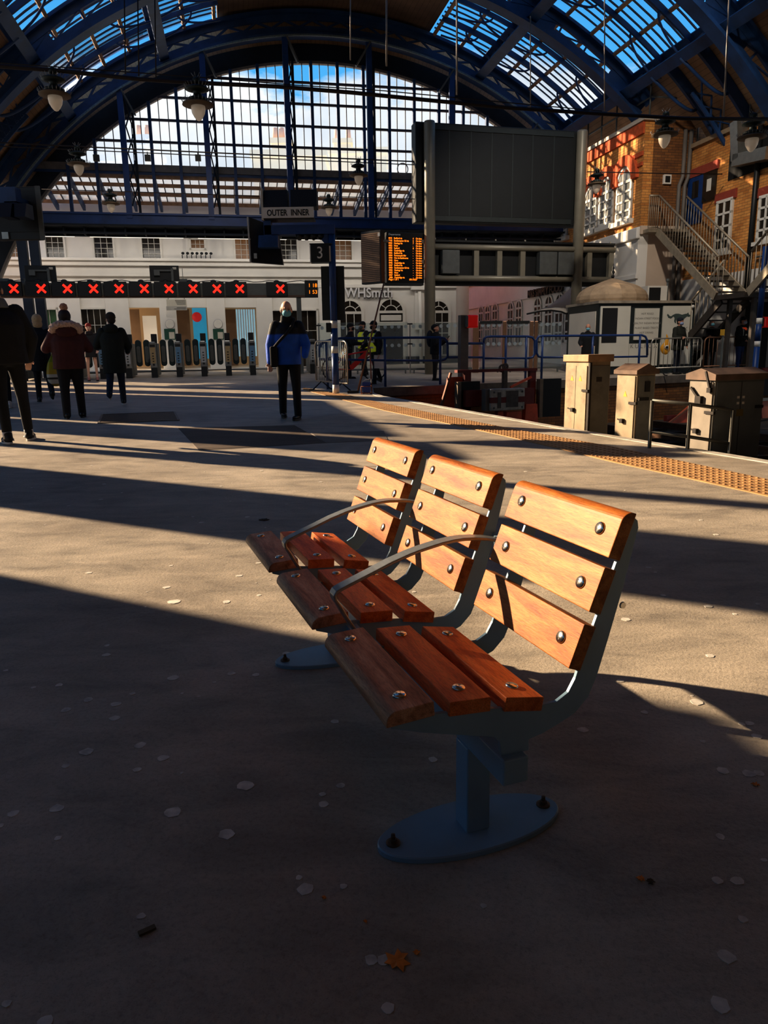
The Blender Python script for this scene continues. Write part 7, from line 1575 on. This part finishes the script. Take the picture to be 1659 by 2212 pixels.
mb = MB(); loft(mb, [((.02, 0, -.30), .03, .03), ((.02, 0, -.25), .11, .06), ((.04, 0, -.10), .15, .07), ((.0, 0, .0), .09, .05), ((-.02, 0, .12), .03, .03), ((.02, 0, .26), .015, .02)]); mb.build('bag_body', YB, t, subd=1); MB().lathe([(0, 0), (.055, 0), (.055, .004), (0, .004)], 18).build('badge', SASH, t, (.01, .078, -.10)).rotation_euler[0] = -PI / 2; MB().lathe([(0, 0), (.035, 0), (.035, .004), (0, .004)], 18).build('badge_centre', BLACKM, t, (.01, .083, -.10)).rotation_euler[0] = -PI / 2
p = G(1530, 803); h = ht(1530, 690, p)
J = person('man in a black coat and mask checking a phone behind the barrier', p, toward(p, .35), h, [(0, .02, .03), (.03, .04, .03)], [((-.08, .08, -.26), (.06, .20, .05)), ((.08, .08, -.26), (-.06, .20, .05))], .03, (0, -.25), None, (BLK, 1.0, .02), BLK, BSHOE, SKIN, (GREYH, 'short'), .014, None, (1, 1), 1.15, .66); mask_(J, MASKB); phone(J, p, toward(p, .35), 'mobile phone held by the man in the black coat')
p = G(1594, 804); h = ht(1600, 684, p)
J = person('man in an orange hi-vis vest and black hat behind the barrier at the right', p, toward(p, 1.0), h, [(-.04, .04, .03), (.06, .06, .03)], SG, .04, (.2, 0), None, (mat('royal_blue_trousers', (26, 48, 100), .8), 1.0, .02), BLK, BSHOE, SKIN, (BRNH, 'short'), .014, None, (1, 1), 1.25, .82); vest(J, mat('hi_vis_orange', (238, 84, 38), .6, 0, .08, 6, emit=.22)); beanie_(J, BLK); mask_(J, mat('white_mask', (196, 200, 214), .7))  # vest given a slight glow to show in the dim corner
# ---------------------------------------------------------------- hanging station lamps, wires, rods
LAMPG = mat('dark_lamp_green', (30, 42, 40), .5, .3, .15, 8); LAMPB = mat('brown_lamp_shade', (104, 86, 66), .6, .2, .2, 6)
def globe_fn(nt, N, L, b):
    b.inputs['Base Color'].default_value = lin((216, 200, 180)); b.inputs['Roughness'].default_value = .25; b.inputs['Transmission Weight'].default_value = .0; b.inputs['Subsurface Weight'].default_value = .0; b.inputs['Alpha'].default_value = .82
    b.inputs['Emission Color'].default_value = lin((235, 215, 190)); b.inputs['Emission Strength'].default_value = .12
GLB = tex_mat('frosted_lamp_glass', globe_fn)
def lamp(px, ytop, ybot, a, lab, tilt=0):
    t_ = AA(px, ytop, a); b_ = AA(px, ybot, a); s = (t_.z - b_.z); t = thing('hanging_lamp', lab, 'lamp', SW(b_.x, a, b_.z), SH, 'old station lamps on the wires')
    def sc(pr): return [(r * s, z * s) for r, z in pr]
    MB().lathe(sc([(.0, 0), (.05, .02), (.10, .08), (.15, .17), (.17, .27), (.165, .33), (0, .33)]), 18).build('globe', GLB, t)
    MB().lathe(sc([(.16, .33), (.37, .35), (.36, .385), (.22, .43), (.20, .44), (.0, .44)]), 22).build('shade', LAMPB, t)
    MB().lathe(sc([(.0, .43), (.24, .43), (.24, .49), (.17, .52), (.10, .55), (.09, .62), (.13, .66), (.0, .66)]), 18).build('lamp_body', LAMPG, t)
    MB().lathe(sc([(.0, .64), (.14, .645), (.28, .69), (.26, .72), (.13, .78), (.05, .80), (.04, .84), (.0, .84)]), 18).build('upper_cap', LAMPG, t)
    mb = MB(); mb.lathe(sc([(.0, .83), (.09, .83), (.09, .93), (.05, .96), (.0, .96)]), 12); mb.build('hook_box', LAMPG, t)
    mb = MB()
    for r0, z0, n in ((.33, .38, 26), (.24, .71, 20), (.06, .95, 6)):
        for k in range(n): an = 2 * PI * k / n + .2; u = V((math.cos(an), math.sin(an), 0)); q = u * r0 * s + V((0, 0, z0 * s)); mb.tube([q, q + u * .06 * s + V((0, 0, .09 * s))], .004, 4)
    mb.build('bird_spikes', mat('pale_bird_spike', (150, 150, 146), .4, .5), t)
    return t
lamp(122, 143, 241, 12.6, 'large station lamp at the upper left, on the near wire')
lamp(430, 163, 262, 12.6, 'large station lamp against the blue patch of sky in the gable')
lamp(172, 312, 380, 17.5, 'station lamp on the second wire near the left end of the gable')
lamp(241, 406, 460, 20.5, 'small station lamp below the left part of the lean-to glass')
lamp(775, 341, 401, 18.0, 'station lamp left of the big dark board')
lamp(711, 418, 467, 21.5, 'small station lamp between the OUTER INNER sign and the big board')
lamp(296, 477, 505, 27.9, 'smallest lamp, hung under the gable girder')
lamp(1434, 238, 321, 14.2, 'station lamp before the brick corner at the right')
lamp(1622, 240, 329, 13.6, 'station lamp at the right edge before the silver duct')
lamp(1288, 362, 419, 19.5, 'station lamp beside the right post of the big board')
WIRE = mat('dark_wire', (40, 32, 30), .6, .2, .1, 10); ROD = mat('pale_rod', (150, 144, 138), .5, .4, .1, 10)
def wire(lab, pts, a, r, m=WIRE, name='overhead_wire', cat='wire'):
    P = [AA(x, y, a) for x, y in pts]; c = P[0]; t = MB().tube([p - c for p in P], r, 6).build(name, m, None, SW(*c), SH); return tag(t, lab, cat)
wire('thick overhead cable crossing the whole hall, carrying the two large lamps', [(-60, 138), (0, 143), (120, 152), (300, 171), (430, 179), (600, 187), (760, 200), (900, 214), (1100, 233), (1300, 246), (1480, 256), (1720, 258)], 12.6, .03, WIRE, 'overhead_cable', 'cable')
wire('thin catenary wire just above the thick overhead cable', [(-60, 132), (200, 150), (420, 166), (640, 184), (829, 196), (1100, 222), (1300, 240)], 12.62, .008)
wire('upper wire of the second pair across the gable', [(-60, 303), (0, 308), (200, 318), (420, 328), (640, 338), (895, 349)], 17.5, .014)
wire('lower wire of the second pair across the gable', [(-60, 311), (0, 316), (200, 325), (420, 335), (640, 345), (895, 356)], 17.52, .010)
wire('wire carrying the lamp beside the right board post', [(1268, 371), (1400, 374), (1560, 376)], 19.5, .014)
wire('low wire below the lean-to glazing', [(90, 409), (240, 413), (400, 418), (560, 424)], 20.5, .010); wire('low wire right of the OUTER INNER sign', [(690, 424), (770, 426), (896, 430)], 21.5, .010)
for i, (x, y0, y1, a, lab) in enumerate(((835, 0, 143, 12.7, 'hanging rod left of centre, reaching down to the gable arch'), (987, 0, 205, 13.2, 'hanging rod above the left half of the big board'), (757, 0, 130, 13.4, 'thin hanging rod right of the gable crown'), (1306, 0, 240, 14.0, 'hanging rod above the brick corner'), (1146, 75, 238, 15.0, 'thin hanging rod over the right end of the big board'), (1577, 0, 252, 13.0, 'slanting hanging rod at the upper right'), (268, 0, 160, 12.9, 'left hanging cable near the large lamp'), (297, 0, 165, 13.1, 'second hanging cable right of the left one'), (334, 12, 170, 13.3, 'third hanging cable with a forked foot'))):
    x1 = x + (-14 if x == 1577 else (3 if x < 400 else 0)); p = AA(x, y0 - 40, a); q = AA(x1, y1, a); tag(MB().tube([p - q, V((0, 0, 0))], .016 if x in (835, 1577, 987) else .011, 6).build('hanging_rod', ROD if x > 700 else WIRE, None, SW(*q), SH), lab, 'rod')
for x, lab in ((207, 'small hanging clamp left of the gable'), (427, 'small hanging clamp under the second wire pair'), (318, 'insulator hanging below the cables')):
    p = AA(x, 328, 17.5); t = thing('wire_clamp', lab, 'clamp', SW(*p), SH); MB().box((0, 0, -.12), (.12, .08, .12)).build('clamp_block', BLACKM, t); MB().tube([(0, 0, 0), (0, 0, -.1)], .012, 6).build('hook', BLACKM, t)
mb = MB(); q = AA(870, 365, 20.0); tag(sh(mb.ring(V((q.x, q.y, q.z)), .13, .15, (1, 0, 0), (0, 0, 1), (0, .02, 0), n=28), 'hanging_hoop', ROD), 'thin pale hoop hanging left of the big board', 'hoop')
SKYS, SUNE, VT, LOOK, EXPO, PW1, GAMMA = 1.22, 12.5, 'Standard', 'None', 0.0, 26, .86
# ---------------------------------------------------------------- sky, sun, camera
w = bpy.data.worlds.new('sky'); bpy.context.scene.world = w; w.use_nodes = True
nt = w.node_tree; N = nt.nodes; L = nt.links; bg = N['Background']
tc = N.new('ShaderNodeTexCoord'); sp = N.new('ShaderNodeSeparateXYZ'); L.new(tc.outputs['Generated'], sp.inputs[0])
blue = ramp(N, [(0.0, (150, 205, 235)), (.25, (95, 185, 236)), (.5, (52, 146, 218)), (1.0, (24, 84, 168))]); L.new(sp.outputs[2], blue.inputs[0])
mp = N.new('ShaderNodeMapping'); mp.inputs['Scale'].default_value = (1, 1, 2.2); mp.inputs['Location'].default_value = (.35, .1, 0); L.new(tc.outputs['Generated'], mp.inputs[0])
nz = N.new('ShaderNodeTexNoise'); nz.inputs['Scale'].default_value = 3.2; nz.inputs['Detail'].default_value = 9; nz.inputs['Roughness'].default_value = .58; L.new(mp.outputs[0], nz.inputs['Vector'])
el = N.new('ShaderNodeMapRange'); el.inputs[1].default_value = .16; el.inputs[2].default_value = .40; el.inputs[3].default_value = .40; el.inputs[4].default_value = -.165; L.new(sp.outputs[2], el.inputs[0])
ad = N.new('ShaderNodeMath'); ad.operation = 'ADD'; L.new(nz.outputs['Fac'], ad.inputs[0]); L.new(el.outputs[0], ad.inputs[1])
cm = ramp(N, [(.52, (0, 0, 0)), (.60, (255, 255, 255))]); L.new(ad.outputs[0], cm.inputs[0])
n2 = N.new('ShaderNodeTexNoise'); n2.inputs['Scale'].default_value = 5; n2.inputs['Detail'].default_value = 6; L.new(mp.outputs[0], n2.inputs['Vector'])
cc = ramp(N, [(.35, (206, 216, 226)), (.6, (238, 240, 240))]); L.new(n2.outputs['Fac'], cc.inputs[0])
mx = N.new('ShaderNodeMix'); mx.data_type = 'RGBA'; L.new(cm.outputs[0], mx.inputs[0]); L.new(blue.outputs[0], mx.inputs[6]); L.new(cc.outputs[0], mx.inputs[7])
L.new(mx.outputs[2], bg.inputs[0]); bg.inputs[1].default_value = SKYS
sun = bpy.data.lights.new('sun', 'SUN'); sun.energy = SUNE; sun.angle = math.radians(.55); sun.color = (1, .78, .54)
so = bpy.data.objects.new('sun', sun); COL.objects.link(so)
so.rotation_euler = SUND.to_track_quat('-Z', 'Y').to_euler()
cam = bpy.data.cameras.new('camera'); co = bpy.data.objects.new('camera', cam); COL.objects.link(co)
cam.sensor_fit = 'VERTICAL'; cam.sensor_height = 36; cam.sensor_width = 27; cam.lens = 36 * FPX / 2212; cam.clip_end = 400; cam.clip_start = .05
co.matrix_world = Matrix(((_r.x, -_d.x, -_f.x, CAM.x), (_r.y, -_d.y, -_f.y, CAM.y), (_r.z, -_d.z, -_f.z, CAM.z), (0, 0, 0, 1)))
sc = bpy.context.scene; sc.camera = co
sc.view_settings.view_transform = VT; sc.view_settings.look = LOOK; sc.view_settings.exposure = EXPO; sc.view_settings.gamma = GAMMA

# added strip lamps behind the gable girder, brightening the white offices
TUBE = mat('fill_strip_tube', (255, 240, 220), .5, 0, 0, 5, emit=2.0)
def strip(e, a, z, lx, power, rx, lab):
    t = thing('fill_strip_light', lab, 'added fill light', SW(e, a, z), SH, 'added fill strips')
    MB().bx(-lx / 2, lx / 2, -.08, .08, .04, .10).build('housing', GREYM, t); MB().bx(-lx / 2 + .05, lx / 2 - .05, -.03, .03, .0, .04).build('tube', TUBE, t)
    MB().bx(-.02, .02, -.02, .02, .1, .5).build('hanger', GREYM, t)
    l = bpy.data.lights.new('fill_strip_lamp', 'AREA'); l.shape = 'RECTANGLE'; l.size = lx; l.size_y = .5; l.energy = power; l.color = (1, .93, .84)
    o = bpy.data.objects.new('fill_strip_lamp', l); COL.objects.link(o); o.parent = t; o.location = (0, 0, -.03); o.rotation_euler = (rx, 0, 0)
for k, nm in enumerate(('first', 'second', 'third', 'fourth', 'fifth')): strip(-6.5 + k * 3.6, 28.1, 5.15, 3.2, PW1, math.radians(38), 'added fill light hidden behind the gable girder, %s from the left' % nm)

# added fill spots out of view under the roof rib, brightening the concourse
def flood(th, a, tgt, power, ang, lab):
    p = rp_(th, 12.6, a); p = SW(*p); d = (V(tgt) - p).normalized(); t = thing('fill_flood', lab, 'fill_flood', p, SH, 'added fill lamps under the roof')
    MB().box((0, 0, .0), (.36, .26, .24)).build('housing', BLACKM, t); MB().tube([(0, 0, .12), (0, 0, .2)], .02, 8).build('bracket', GREYM, t)
    l = bpy.data.lights.new('fill_flood_lamp', 'SPOT'); l.energy = power; l.spot_size = math.radians(ang); l.spot_blend = .8; l.shadow_soft_size = .25; l.color = (1, .90, .78)
    o = bpy.data.objects.new('fill_flood_lamp', l); COL.objects.link(o); o.location = p + d * .3; o.rotation_euler = d.to_track_quat('-Z', 'Y').to_euler()
flood(18, 13.0, SW(11.5, 22.0, 1.6), 2600, 76, 'added fill lamp under the nearest rib brightening the kiosk side')
flood(-18, 13.0, SW(-1.0, 25.5, 1.6), 1500, 55, 'added fill lamp under the nearest rib brightening the ticket gates')
